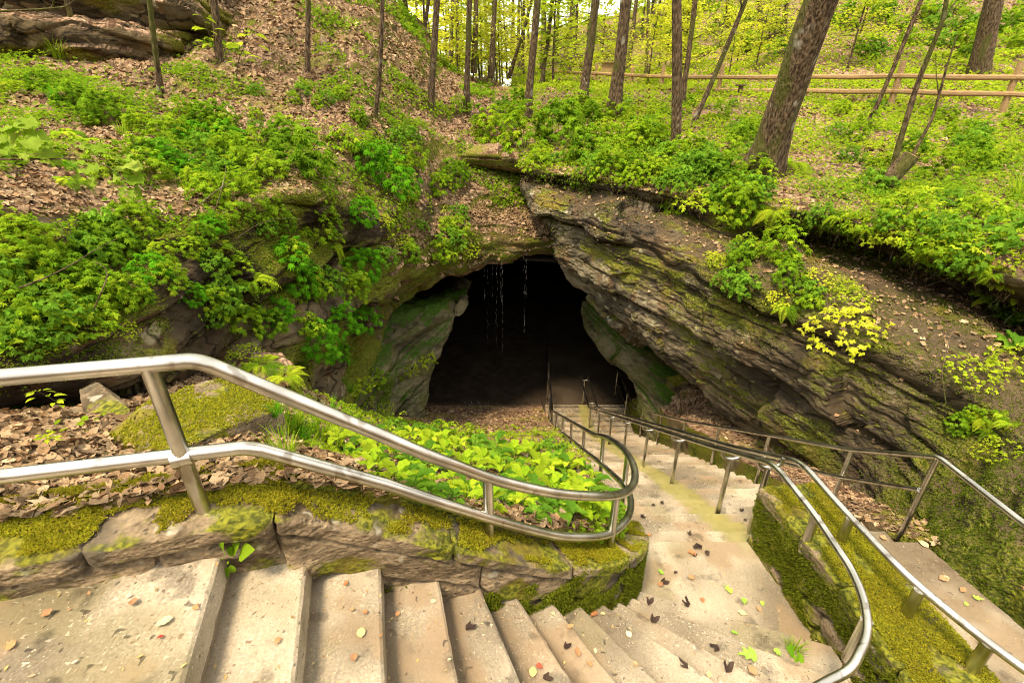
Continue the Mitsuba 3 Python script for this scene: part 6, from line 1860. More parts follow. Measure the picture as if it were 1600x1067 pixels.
def wall_moss(wall, path, s0, s1, width, n, seed, thick=0.4):
    """A carpet of tiny moss shoots on the coping."""
    R_ = rng(seed)
    s, w = R_.uniform(s0, s1, n), R_.uniform(.02, width, n)
    q, nn = path(s)
    p = np.c_[q[:, :2] - nn * (w - .02)[:, None], q[:, 2] + .018]
    keep = meshkit.fbm(p * 5.0, 3, seed) + .22 * (w / width - .5) > .43
    p = p[keep]
    m = len(p)
    p[:, 2] += 0.022 * fb(p, 9, 3, 5)
    fw = unit(R_.normal(0, 1, (m, 3)) * [1, 1, .4] + [0, 0, .55])
    hue = meshkit.noise(p * 6, seed)[:, None]
    col = pal(R_, m, (.34, .36, .022), (.50, .47, .035), (.19, .22, .015)) * (1 - hue) + pal(R_, m, (.30, .22, .025), (.16, .18, .015), (.42, .38, .025)) * hue
    k = put('moss', mikit.ply(leaves(p, fw, R_.normal(0, 1, (m, 3)), .016 * R_.uniform(.5, 1.5, m), .008, col, DIA)[:2], 'm_leaf', color=np.repeat(col, 4, 0)), None, wall, kind='stuff', label='yellow-green moss carpet')


wall_moss(lwall, lw, 0.0, lw.L - .02, .40, 90000, 221)
wall_moss(rwall, rw, 0.02, rw.L, .52, 40000, 222)


def top_moss(holder, mesh, n, seed, lo=.45):
    R_ = rng(seed)
    i = R_.choice(len(mesh.faces), n, p=mesh.area_faces / mesh.area_faces.sum())
    u, v = R_.random((2, n, 1))
    u, v = np.where(u + v > 1, 1 - u, u), np.where(u + v > 1, 1 - v, v)
    a, b, c = (mesh.vertices[mesh.faces[i, k]] for k in range(3))
    q = a + (b - a) * u + (c - a) * v
    q = q[(mesh.face_normals[i, 2] > lo) & (meshkit.fbm(q * 3.5, 3, seed) > .40)]
    m = len(q)
    col = pal(R_, m, (.34, .36, .022), (.45, .42, .03), (.18, .21, .015))
    v_, f_, c_ = leaves(q, unit(R_.normal(0, 1, (m, 3)) * [1, 1, .4] + [0, 0, .55]), R_.normal(0, 1, (m, 3)), .018 * R_.uniform(.5, 1.5, m), .009, col, DIA)
    put('moss', mikit.ply((v_, f_), 'm_leaf', color=c_), None, holder, kind='stuff', label='cushion of yellow-green moss')


top_moss(*BOULDER, 40000, 241)


def face_moss(wall, path, s0, s1, h, n, seed, thr):
    """Moss shoots on the front of a wall, thickest low down and in the joints."""
    R_ = rng(seed)
    s = R_.uniform(s0, s1, n)
    d = R_.random(n) ** .8 * h(s)
    q, nn = path(s)
    p = np.c_[q[:, :2] + nn * .004, q[:, 2] - d]
    keep = meshkit.fbm(p * 4.0, 4, seed) > thr(s)
    p, nn = p[keep], nn[keep]
    m = len(p)
    fw = unit(np.c_[nn, np.zeros(m)] * .8 + R_.normal(0, .6, (m, 3)) + [0, 0, -.15])
    hue = meshkit.noise(p * 5, seed)[:, None]
    col = pal(R_, m, (.16, .22, .014), (.26, .29, .025), (.08, .12, .01)) * (1 - hue) + pal(R_, m, (.13, .13, .015), (.07, .09, .01), (.20, .24, .018)) * hue
    v, f, c = leaves(p + np.c_[nn, np.zeros(m)] * (R_.random((m, 1)) * .02), fw, R_.normal(0, 1, (m, 3)), .02 * R_.uniform(.5, 1.5, m), .010, col, DIA)
    put('moss', mikit.ply((v, f), 'm_leaf', color=c), None, wall, kind='stuff', label='moss clinging to the stones')


face_moss(lwall, lw, sx_(-1.0), lw.L, lambda s: np.interp(s, lw.s, [.2, .2, .2, .3, .4, .45, .55, .75, .75, .7, .5, .4]), 60000, 231, lambda s: np.interp(s, [sx_(-1.0), sx_(0), sx_(.4), lw.L], [.60, .57, .46, .40]))
face_moss(rwall, rw, 0.0, rw.L, lambda s: np.full(np.shape(s), .75), 70000, 232, lambda s: np.full(np.shape(s), .47))


# ------------------------------------------------------------------ trees
def trunk(base, top, r0, r1, H, seed, sides=16, flare=.35, bend=.0, ridge=.05):
    R_ = rng(seed)
    base, top = np.asarray(base, float), np.asarray(top, float)
    d = (top - base) / max(top[2] - base[2], .3)
    n = int(max(14, H / .22))
    h = np.concatenate([[-.5, -.25], np.linspace(0, 1.2, 12), np.linspace(1.3, H, n)])
    hs = np.minimum(h, top[2] - base[2]) + np.maximum(h - (top[2] - base[2]), 0) * .9
    c = base + d * hs[:, None] * [1, 1, 0] + np.c_[np.zeros((len(h), 2)), h]
    w = R_.normal(0, 1, 4)
    c[:, 0] += bend * np.sin(h * .9 + w[0]) * (h > 0) * np.minimum(h, 1)
    c[:, 1] += bend * np.sin(h * .7 + w[1]) * (h > 0) * np.minimum(h, 1)
    r = np.interp(h, [-.5, 0, top[2] - base[2], H], [r0, r0, r1, r1 * .45])
    th = np.linspace(0, 2 * np.pi, sides, endpoint=False)
    lobes = .5 + .5 * np.cos(th * R_.integers(4, 7) + w[2]) * (.7 + .3 * np.cos(th * 2 + w[3]))
    rr = r[:, None] * (1 + flare * np.exp(-np.maximum(h, 0) / (1.6 * r0 + .05))[:, None] * (.45 + .75 * lobes)[None])
    P = np.stack([c[:, None, 0] + rr * np.cos(th), c[:, None, 1] + rr * np.sin(th), np.repeat(c[:, 2:3], sides, 1)], -1)
    q = P * [1, 1, .16]
    amp = ridge * r[:, None] * (2 * meshkit.noise(q * (3.2 / max(r0, .06)) * .5, seed) - 1) + .05 * r[:, None] * fb(P, 3, 2, seed)
    P = P + np.stack([np.cos(th) * amp, np.sin(th) * amp, 0 * amp], -1)
    i = np.arange(len(h) * sides).reshape(len(h), sides)
    qd = np.stack([i[:-1], np.roll(i[:-1], -1, 1), np.roll(i[1:], -1, 1), i[1:]], -1).reshape(-1, 4)
    return (P.reshape(-1, 3), np.vstack([qd[:, [0, 1, 2]], qd[:, [0, 2, 3]]])), c, r


for k in range(3):
    p_ = bush(700 + k, 90, 2.6, 1.6, .36, GREENS['yellow'], DIA, 5, .2, 10)
    scene[f'g_crown{k}'] = {'type': 'shapegroup', 'foliage': p_['foliage']}


def tree(bx, by, bY, tx, ty, tY, wpx, H, label, seed, group=None, name='tree', taper=.85, **kw):
    b, t_ = at(bx, by, bY), at(tx, ty, tY)
    dep = b[1] * CP - (b[2] - EYE) * SP
    r = wpx * (.9 if wpx < 40 else 1) / 2 / FOC * dep
    k = thing(name, label, 'tree', group)
    m, c, rr = trunk(b - [0, 0, .05], t_, r, r * taper, H, seed, 36 if wpx > 30 else 14, **kw)
    put('trunk', m, 'm_bark', k, smooth=True)
    R_ = rng(seed + 9)
    for j in range(3):
        i0 = int(len(c) * (.72 + .08 * j))
        a = R_.uniform(0, 6.3)
        l = R_.uniform(1.2, 2.4)
        put('limb', pipe([c[i0], c[i0] + l * .5 * np.array([math.cos(a), math.sin(a), .7]), c[i0] + l * np.array([math.cos(a), math.sin(a), 1.1])], [rr[i0] * .5, rr[i0] * .35, rr[i0] * .12], 6), 'm_bark', k, smooth=True)
    scene[k + '__crown'] = {'type': 'instance', 'to_world': T(frame(c[-1] + [0, 0, -.6], [0, 0, 1], R_.uniform(.5, .75), R_.uniform(0, 6))), 'shapegroup': {'type': 'ref', 'id': f'g_crown{seed % 3}'}}
    return k


TREES = [
    (130, 102, 11.8, 101, 0, 11.6, 9, 9, 'thin leaning tree standing before the dark rock ledge, leftmost of the trees', .02),
    (249, 132, 10.4, 231, -10, 10.2, 9, 9, 'thin brown tree in front of the rock ledge, second from the left', .01),
    (345, 112, 12.8, 334, 0, 12.8, 13, 10, 'pale blurred trunk beside the right end of the rock ledge', .01),
    (480, 112, 13.8, 481, 0, 13.8, 9, 10, 'straight dark thin tree alone on the leafy left slope', .01),
    (584, 200, 12.4, 597, 0, 12.2, 8, 10, 'slender crooked tree rising from the leaf slope above the green bushes', .05),
    (609, 52, 24, 609, 0, 24, 10, 12, 'dark upright tree on the skyline left of centre', .01),
    (625, 46, 26, 624, 0, 26, 4, 9, 'very thin dark pole-like tree on the left skyline', .01),
    (636, 52, 26, 632, 0, 26, 10, 12, 'reddish brown trunk on the left skyline beside the thin pole-like tree', .01),
    (673, 163, 16.3, 681, 0, 16.3, 12, 12, 'mossy olive trunk curving at its foot, left of the grey trees', .03),
    (660, 66, 27, 669, 0, 27, 7, 11, 'small tree leaning right behind the mossy curved trunk', .02),
    (704, 82, 31, 707, 0, 31, 6, 12, 'thin distant tree between the mossy trunk and the grey trunk', .01),
    (715, 86, 32, 715, 0, 32, 6, 12, 'pale distant tree close left of the grey trunk', .01),
    (729, 158, 17.3, 733, 0, 17.3, 10, 12, 'lichen-grey straight trunk near the centre', .01),
    (741, 94, 26, 744, 0, 26, 9, 12, 'dark trunk close right of the lichen-grey trunk', .01),
    (768, 102, 26.5, 773, 0, 26.5, 9, 12, 'brown trunk at the centre with a second dark trunk at its left', .01),
    (800, 104, 27.5, 831, 0, 27, 6, 11, 'thin trunk leaning right at the centre of the wood', .03),
    (825, 166, 17.5, 839, 0, 17.3, 13, 12, 'brown trunk at the head of the slope above the dark hollow', .02),
    (849, 112, 26, 864, 0, 26, 6, 11, 'thin tree leaning right beyond the brown centre trunk', .02),
    (911, 150, 18.5, 931, 0, 18.3, 15, 12, 'dark leaning trunk left of the thickest plateau trunk', .02),
    (961, 158, 16.6, 978, 0, 16.4, 21, 13, 'thick brown trunk with leafy shoots, left of the straight mossy tree', .02),
    (1056, 238, 12.4, 1058, 0, 12.2, 17, 12, 'straight mossy tree at the cliff edge in front of the rail fence', .02),
    (1067, 152, 17.5, 1086, 0, 17.3, 9, 11, 'thin tree leaning right just behind the straight mossy tree', .02),
    (1086, 186, 15.2, 1152, 36, 15.2, 9, 4.2, 'broken leaning stem ending in mid air, left of the big leaning tree', .02),
    (1364, 178, 13.5, 1440, 0, 13.3, 7, 9, 'thin pale sapling leaning right before the fence', .03),
    (1526, 128, 21, 1553, 0, 20.8, 30, 14, 'thick pale grey trunk behind the fence at the upper right', .01),
    (1192, 34, 34, 1187, -10, 34, 13, 13, 'pale trunk high on the far slope left of the big leaning tree', .01),
    (1138, 28, 36, 1136, -10, 36, 6, 12, 'thin pale trunk high on the far slope, left of a thicker pale one', .01),
    (1010, 112, 27, 1013, 0, 27, 6, 11, 'thin tree beyond the fence right of the thickest plateau trunk', .01),
    (890, 100, 33, 893, 0, 33, 6, 12, 'slim distant tree left of the dark leaning trunk', .01),
]
for i, (bx, by, bY, tx, ty, tY, w, H, lab, bd) in enumerate(TREES):
    tree(bx, by, bY, tx, ty, tY, w, H, lab, 800 + i, bend=bd)
tree(1192, 256, 9.9, 1283, 0, 9.1, 43, 12, 'large leaning tree with rough brown bark and a flared root foot at the cliff edge', 850, flare=.55, bend=.0, ridge=.10, taper=.92)
sap = thing('sapling', 'dark bare forked sapling leaning right beside the cut log on the plateau', 'tree')
b0 = at(1395, 268, 9.3)
put('trunk', pipe(curve([b0 - [0, 0, .2], at(1405, 225, 9.3), at(1431, 140, 9.3), at(1470, 40, 9.2), at(1481, -10, 9.2), at(1500, -120, 9.0)], 30), np.linspace(.055, .022, 30), 8), 'm_bark', sap, smooth=True)
put('fork', pipe([at(1470, 40, 9.2), at(1483, 18, 9.25), at(1500, -8, 9.3)], [.02, .016, .012], 6), 'm_bark', sap, smooth=True)
sap = thing('sapling', 'thin bare stem rising from the cut log on the plateau', 'tree')
put('trunk', pipe(curve([at(1424, 250, 9.1), at(1434, 228, 9.15), at(1452, 195, 9.2), at(1467, 150, 9.2), at(1481, 100, 9.2), at(1496, 54, 9.2)], 24), np.linspace(.034, .012, 24), 7), 'm_bark', sap, smooth=True)
put('twig', pipe([at(1467, 150, 9.2), at(1463, 120, 9.25), at(1462, 85, 9.3)], [.012, .008, .004], 5), 'm_bark', sap, smooth=True)
lg = thing('cut_log', 'short sawn log stub tilted upward on the plateau', 'log')
a0, a1 = at(1394, 275, 9.0), at(1424, 244, 8.95)
lm = rough(trimesh.Trimesh(*pipe([a0 - (a1 - a0) * .5, a0, a1], [.16, .15, .14], 20)), .05, .012, 9, 5)
put('log', lm, 'm_bark', lg, smooth=40)
dd = (a1 - a0) / np.linalg.norm(a1 - a0)
put('cut_face', pipe([a1 - dd * .01, a1 + dd * .012], [.135, .125], 20), 'm_wood', lg, label='pale sawn end')

# ------------------------------------------------------------------ rail fence, sign, bench
fence = thing('rail_fence', 'two-rail split wooden fence crossing the plateau behind the trees', 'fence')
FP = [at(1760, 168, 14.6), at(1571, 160, 16.0), at(1394, 155, 17.2), at(1256, 153, 18.8), at(1121, 151, 20.6), at(1032, 147, 23), at(985, 142, 25.5), at(930, 137, 28.5), at(868, 132, 32)]
for i, p in enumerate(FP):
    s = .14
    m = rough(trimesh.creation.box((s, s * .8, 1.45)), .12, .012, 6, i)
    m.apply_translation(p + [0, 0, .37])
    put('post', m, 'm_wood', fence, smooth=30)
    if i:
        q = FP[i - 1]
        for hgt in (.66, .22):
            d = p - q
            m = rough(trimesh.Trimesh(*pipe([q - d * .03 + [0, -.04, hgt], (p + q) / 2 + [0, -.04, hgt - .02], p + d * .03 + [0, -.04, hgt]], [.075, .085, .07], 7)), .3, .014, 4, i)
            put('rail', m, 'm_wood', fence, smooth=30)
sg = thing('sign_board', 'small reddish wooden notice board on a post beyond the fence', 'sign')
p = at(948, 122, 33)
m = trimesh.creation.box((.75, .08, .5)); m.apply_translation(p + [0, 0, .55]); put('board', m, 'm_wood', sg)
m = trimesh.creation.box((.1, .1, 1.0)); m.apply_translation(p + [0, .1, .1]); put('post', m, 'm_wood', sg)
m = trimesh.creation.box((.95, .3, .05)); m.apply_translation(p + [0, 0, .83]); put('roof', m, 'm_wood', sg)
mk = thing('marker_post', 'short dark post with a flat cap below the lower fence rail', 'post')
p = at(1154, 156, 19.4)
m = trimesh.creation.box((.12, .12, .5)); m.apply_translation(p + [0, 0, .2]); put('post', m, 'm_bark', mk)
m = trimesh.creation.box((.32, .2, .05)); m.apply_translation(p + [0, 0, .47]); put('cap', m, 'm_stone', mk)
bn = thing('stone_bench', 'pale stone slab bench far back in the wood left of the notice board', 'bench')
p = at(893, 112, 38)
for n_, sz, o in (('seat', (2.0, .6, .14), .5), ('back', (2.0, .12, .3), .95), ('leg', (.25, .5, .5), .2), ('leg', (.25, .5, .5), .2)):
    m = rough(trimesh.creation.box(sz), .3, .01, 5, 3)
    m.apply_translation(p + [(-.7 if n_ == 'leg' and 'stone_bench__leg' not in scene else .7) if n_ == 'leg' else 0, .3 if n_ == 'back' else 0, o])
    put(n_, m, 'm_stone', bn, smooth=30)

# ------------------------------------------------------------------ the wood behind, and the ground it stands on
xx, yy2 = np.meshgrid(np.linspace(-70, 70, 90), np.linspace(25, 110, 60), indexing='ij')
FG = np.stack([xx, yy2, 1.9 + .035 * (yy2 - 25) + np.abs(xx) * .05 + .5 * fb(np.stack([xx, yy2, 0 * xx], -1), .15, 3, 9)], -1)
put('forest_floor', gmesh(FG), 'm_earth', smooth=True, kind='structure')
ang, rr_ = np.meshgrid(np.radians(np.linspace(150, 385, 80)), np.concatenate([[5.2], np.linspace(6, 60, 40)]), indexing='ij')
RG = np.stack([rr_ * np.cos(ang), rr_ * np.sin(ang) * 1.0, -3.0 + np.minimum(rr_ - 5.2, 1.2) * 2.4 + np.maximum(rr_ - 6.4, 0) * .36], -1)
RG[..., 2] += .4 * fb(RG, .3, 3, 12)
put('rear_hillside', gmesh(RG), 'm_earth', smooth=True, kind='structure')


def woods(n, box, seed, s0, s1, label, group):
    R_ = rng(seed)
    for _ in range(n):
        x, y = R_.uniform(box[0], box[1]), R_.uniform(box[2], box[3])
        z = ground(x, y)
        plant('tree', int(R_.integers(0, 4)), (x, y, z - .1), (0, 0, 1), R_.uniform(s0, s1), R_.uniform(0, 6.3), 'young_tree', label, 'tree', group, keep=.05)


_gt = cKDTree(np.vstack([GR[::3, kc::3].reshape(-1, 3)[:, :2], GL[::3, 180::3].reshape(-1, 3)[:, :2], FG.reshape(-1, 3)[:, :2]]))
_gz = np.concatenate([GR[::3, kc::3, 2].ravel(), GL[::3, 180::3, 2].ravel(), FG[..., 2].ravel()])


def ground(x, y):
    d, i = _gt.query([x, y], 8)
    return float(_gz[i][d < d[0] + .7].max())


woods(26, (-9, 3, 23, 34), 901, .55, 1.0, 'bright young tree in the valley wood behind the brow', 'young trees of the valley wood')
woods(22, (2, 18, 24, 36), 902, .4, .75, 'bright young tree among the trunks behind the fence', 'young trees behind the fence')
woods(10, (-16, -6, 20, 30), 903, .5, .9, 'bright young tree on the skyline of the left hill', 'young trees on the left skyline')
woods(26, (-22, 26, 36, 58), 904, 1.0, 1.9, 'bright green tree in the far wood', 'trees of the far wood')
R = rng(905)
for i in range(34):
    x, y = R.uniform(-16, 16), R.uniform(30, 58)
    b = np.array([x, y, ground(x, y) - .2])
    k = thing('distant_tree', 'slim grey-brown trunk far back in the wood', 'tree', 'distant trunks')
    m, c, rr = trunk(b, b + [R.normal(0, .25), R.normal(0, .2), 5], R.uniform(.09, .22), .1, R.uniform(11, 15), 910 + i, 8, .3, .03)
    put('trunk', m, 'm_bark', k, smooth=True)
    scene[k + '__crown'] = {'type': 'instance', 'to_world': T(frame(c[-1], [0, 0, 1], .8, i)), 'shapegroup': {'type': 'ref', 'id': f'g_crown{i % 3}'}}
R = rng(906)
n = 6500
p = np.c_[R.uniform(-60, 60, n), R.uniform(56, 85, n), 3 + 26 * R.random(n) ** 1.25]
p = p[meshkit.fbm(p * .16, 3, 3) > .46]
n = len(p)
s = R.uniform(.5, 1.2, n)
v, f, c = leaves(p, R.normal(0, 1, (n, 3)) * [1, 1, .4], np.tile([0, 0, 1.0], (n, 1)) + R.normal(0, .5, (n, 3)), s, s * .6, pal(R, n, *GREENS['yellow']), DIA)
k = put('far_foliage', (v, f), 'm_leaf', color=c, kind='stuff')
labels[k]['label'] = 'pale yellow-green spring foliage of the distant wood'


# ------------------------------------------------------------------ near plants built leaf by leaf
def small_leaf(parent, base, tip, w, col, nrm=(0, -.5, .85)):
    d = np.asarray(tip) - base
    L = np.linalg.norm(d)
    v, f, c = leaves(np.array([base]), np.array([d]), np.array([nrm]), L, L * w, col, OVA)
    put('leaf', mikit.ply((v, f), 'm_leaf', smooth=True, color=c), None, parent)


def placed_leaf(parent, base, tip, w, col, seed, up=(0, -.45, 1), droop=.12):
    d = np.asarray(tip) - base
    L = np.linalg.norm(d)
    v, f, c = bigleaf(L, L * w, seed, droop, col)
    v = v - [0, 0, 1] * (v[:, :1] * (.55 - droop))
    x = d / L
    y = unit(np.cross(up, x))
    z = np.cross(x, y)
    put('leaf', mikit.ply((v @ np.array([x, y, z]) + base, f), 'm_leaf', smooth=True, color=c), None, parent)


br = thing('leafy_branch', 'slender branch of large pale green leaves reaching in from the left edge', 'branch')
put('stem', pipe(curve([at(-90, 255, 2.15), at(-20, 250, 2.1), at(60, 249, 2.05), at(118, 248, 2.0), at(150, 254, 2.0), at(180, 268, 2.0), at(205, 295, 2.0)], 30), np.linspace(.006, .002, 30), 6), 'm_bark', br, smooth=True)
R = rng(31)
BL = [(13, 204, 60, 198), (33, 207, 16, 243), (37, 207, 82, 226), (44, 216, 62, 238), (-2, 226, 14, 244), (34, 240, 44, 252), (61, 236, 98, 258), (55, 228, 84, 232), (138, 233, 114, 228), (138, 229, 167, 241), (140, 233, 153, 247), (133, 256, 116, 254),
      (116, 262, 102, 266), (125, 264, 122, 292), (134, 266, 153, 270), (144, 274, 147, 295), (182, 254, 187, 242), (200, 254, 205, 240), (189, 262, 222, 265), (180, 263, 183, 276), (190, 277, 170, 289), (198, 281, 227, 289), (197, 290, 189, 310), (203, 294, 222, 306),
      (206, 297, 208, 314), (-20, 232, 10, 222), (-30, 246, -4, 262), (20, 215, 34, 190)]
for i, (a, b, c, d) in enumerate(BL):
    y0 = 2.0 + R.uniform(-.08, .08)
    placed_leaf(br, at(a, b, y0), at(c, d, y0 + R.uniform(-.07, .03)), R.uniform(.5, .62), pal(R, 1, (.26, .40, .04), (.20, .34, .03), (.34, .44, .08), jit=.1)[0], 40 + i)
    put('twig', pipe([at(a, b, y0), at(a, b, y0) + [0.012, .01, -.012]], [.002, .0015], 4), 'm_bark', br) if i % 4 == 0 else None
sd = thing('seedling', 'small heart-leaved seedling growing beside the edge of the upper landing', 'plant')
for i, (c, d) in enumerate([(345, 850), (360, 855), (371, 849), (393, 858), (355, 882), (344, 868), (366, 896), (350, 905)]):
    bb = at(358, 874, 1.40) + R.normal(0, .006, 3)
    tp = at(c, d, 1.38 + R.uniform(-.03, .02))
    small_leaf(sd, bb + .4 * (tp - bb), tp, .7, pal(R, 1, (.22, .42, .02), (.32, .48, .03), jit=.1)[0])
put('stem', pipe([at(352, 895, 1.41), at(357, 880, 1.40), at(358, 873, 1.40)], [.003, .002, .0015], 5), 'm_bark', sd)
sd = thing('seedling', 'small maple-like seedling at the foot of the dividing wall', 'plant')
for i, (c, d) in enumerate([(1232, 1012), (1238, 1026), (1252, 1022), (1246, 1036), (1258, 1034)]):
    bb = at(1243, 1022, 1.86)
    tp = at(c, d, 1.84)
    small_leaf(sd, bb + .2 * (tp - bb), tp, .8, pal(R, 1, (.18, .42, .02), (.26, .46, .03), jit=.1)[0])

# ------------------------------------------------------------------ sticks, vines, roots, water
def stick(label, pts, r0, r1, name='fallen_stick', cat='stick'):
    k = thing(name, label, cat)
    c = curve(pts, 24)
    scene[k] = mikit.ply(rough(trimesh.Trimesh(*pipe(c, np.linspace(r0, r1, 24), 8)), .05, r0 * .12, 20, 3), 'm_bark', smooth=True)


stick('longer brown branch lying on the leaves between the handrail bars', [at(-60, 724, 1.86), at(20, 716, 1.9), at(90, 706, 1.95), at(170, 709, 1.96)], .016, .009)
stick('shorter broken branch half buried in leaves below the lower bar', [at(62, 742, 1.70), at(100, 752, 1.68), at(155, 760, 1.66)], .015, .011)
for i, (pts, lab) in enumerate([([(0, 18, 6), (60, 15, 6), (95, 12, 6), (117, 0, 6), (118, -20, 6)], 'pale bare vine bending across the top left corner'),
                                ([(60, 16, 6.1), (80, 12, 6.1), (84, -4, 6), (80, -30, 6)], 'pale vine looping up from the bent vine in the corner'),
                                ([(30, 450, 3.0), (90, 425, 3.3), (150, 390, 3.7), (185, 372, 3.9)], 'thin bare stem slanting through the plants of the low left bank'),
                                ([(140, 520, 3.3), (148, 480, 3.3), (165, 440, 3.4), (150, 410, 3.6)], 'upright bare twig over the dark hollow at the left'),
                                ([(350, 395, 5.2), (380, 365, 5.5), (420, 345, 5.9), (470, 342, 6.2)], 'pale curved twig arching over the left rock face'),
                                ([(300, 330, 5.0), (350, 290, 5.6), (390, 265, 6.2), (400, 240, 6.8)], 'dry pale stem standing in the thicket'),
                                ([(330, 345, 5.2), (345, 300, 5.4), (350, 260, 6.4)], 'reddish dry stem beside the dry pale one in the thicket'),
                                ([(1478, 630, 4.4), (1475, 560, 4.6), (1495, 512, 5.0), (1560, 513, 5.2)], 'bent dry twig on the right cliff left of the yellow trailing plants'),
                                ([(1455, 560, 4.9), (1440, 545, 5.0), (1425, 545, 5.1)], 'small pale twig on the brown cliff shelf'),
                                ([(355, 500, 5.0), (395, 450, 5.2), (440, 520, 5.6), (455, 545, 5.7)], 'dark thin stick leaning on the left rock face')]):
    stick(lab, ats(pts), .011 if i < 2 else .006, .006 if i < 2 else .003, 'bare_twig', 'twig')
R = rng(41)
P = []
for lo, hi, col_, n in ((1.2, 6.2, 6, 150), (6.0, 10.2, 6, 150)):
    for _ in range(n):
        u_ = R.uniform(lo, hi)
        ii = int(np.argmin(np.abs(uR - u_)))
        jj = int(np.searchsorted(vR, R.uniform(5.55, 5.95)))
        q = GR[ii, jj] + nR[ii, jj] * .03
        l = R.uniform(.06, .34)
        P.append(pipe([q, q + [R.normal(0, .05), -.04, -l * .4], q + [R.normal(0, .08), -.05, -l]], [.005, .004, .0015], 3, False))
k = put('hanging_roots', join(P), 'm_bark', kind='stuff')
labels[k]['label'] = 'fine roots hanging from the turf over the cliff lip'
P = []
for (x, y0, y1, d) in ((757, 412, 500, .35), (762, 410, 560, .6), (776, 408, 540, .8), (785, 406, 600, .9), (783, 410, 470, .4), (819, 399, 520, .6), (822, 399, 470, .5), (770, 410, 470, .3)):
    for _ in range(int(44 * d)):
        yy_ = y0 + (y1 - y0) * R.random() ** 1.2
        q = at(x + R.normal(0, .5), yy_, 12.25)
        l, r_ = R.uniform(.02, .12), R.uniform(.0007, .0022)
        P.append(pipe([q, q + [0, 0, l * .5], q + [0, 0, l]], [r_ * .5, r_, r_ * .3], 5))
for _ in range(30):
    q = at(742 + R.normal(0, 12), 632 + R.normal(0, 4), 12.5)
    P.append(pipe([q, q + [0, 0, .012], q + [0, 0, .03]], [.004, .012, .004], 5))
scene['m_water'] = {'type': 'twosided', 'bsdf': {'type': 'principled', 'base_color': {'type': 'rgb', 'value': [.30, .31, .32]}, 'roughness': .15, 'specular': .8}}
k = put('dripping_water', join(P), 'm_water', smooth=True, kind='stuff')
labels[k]['label'] = 'thin strings of water dripping from the brow of the cave'

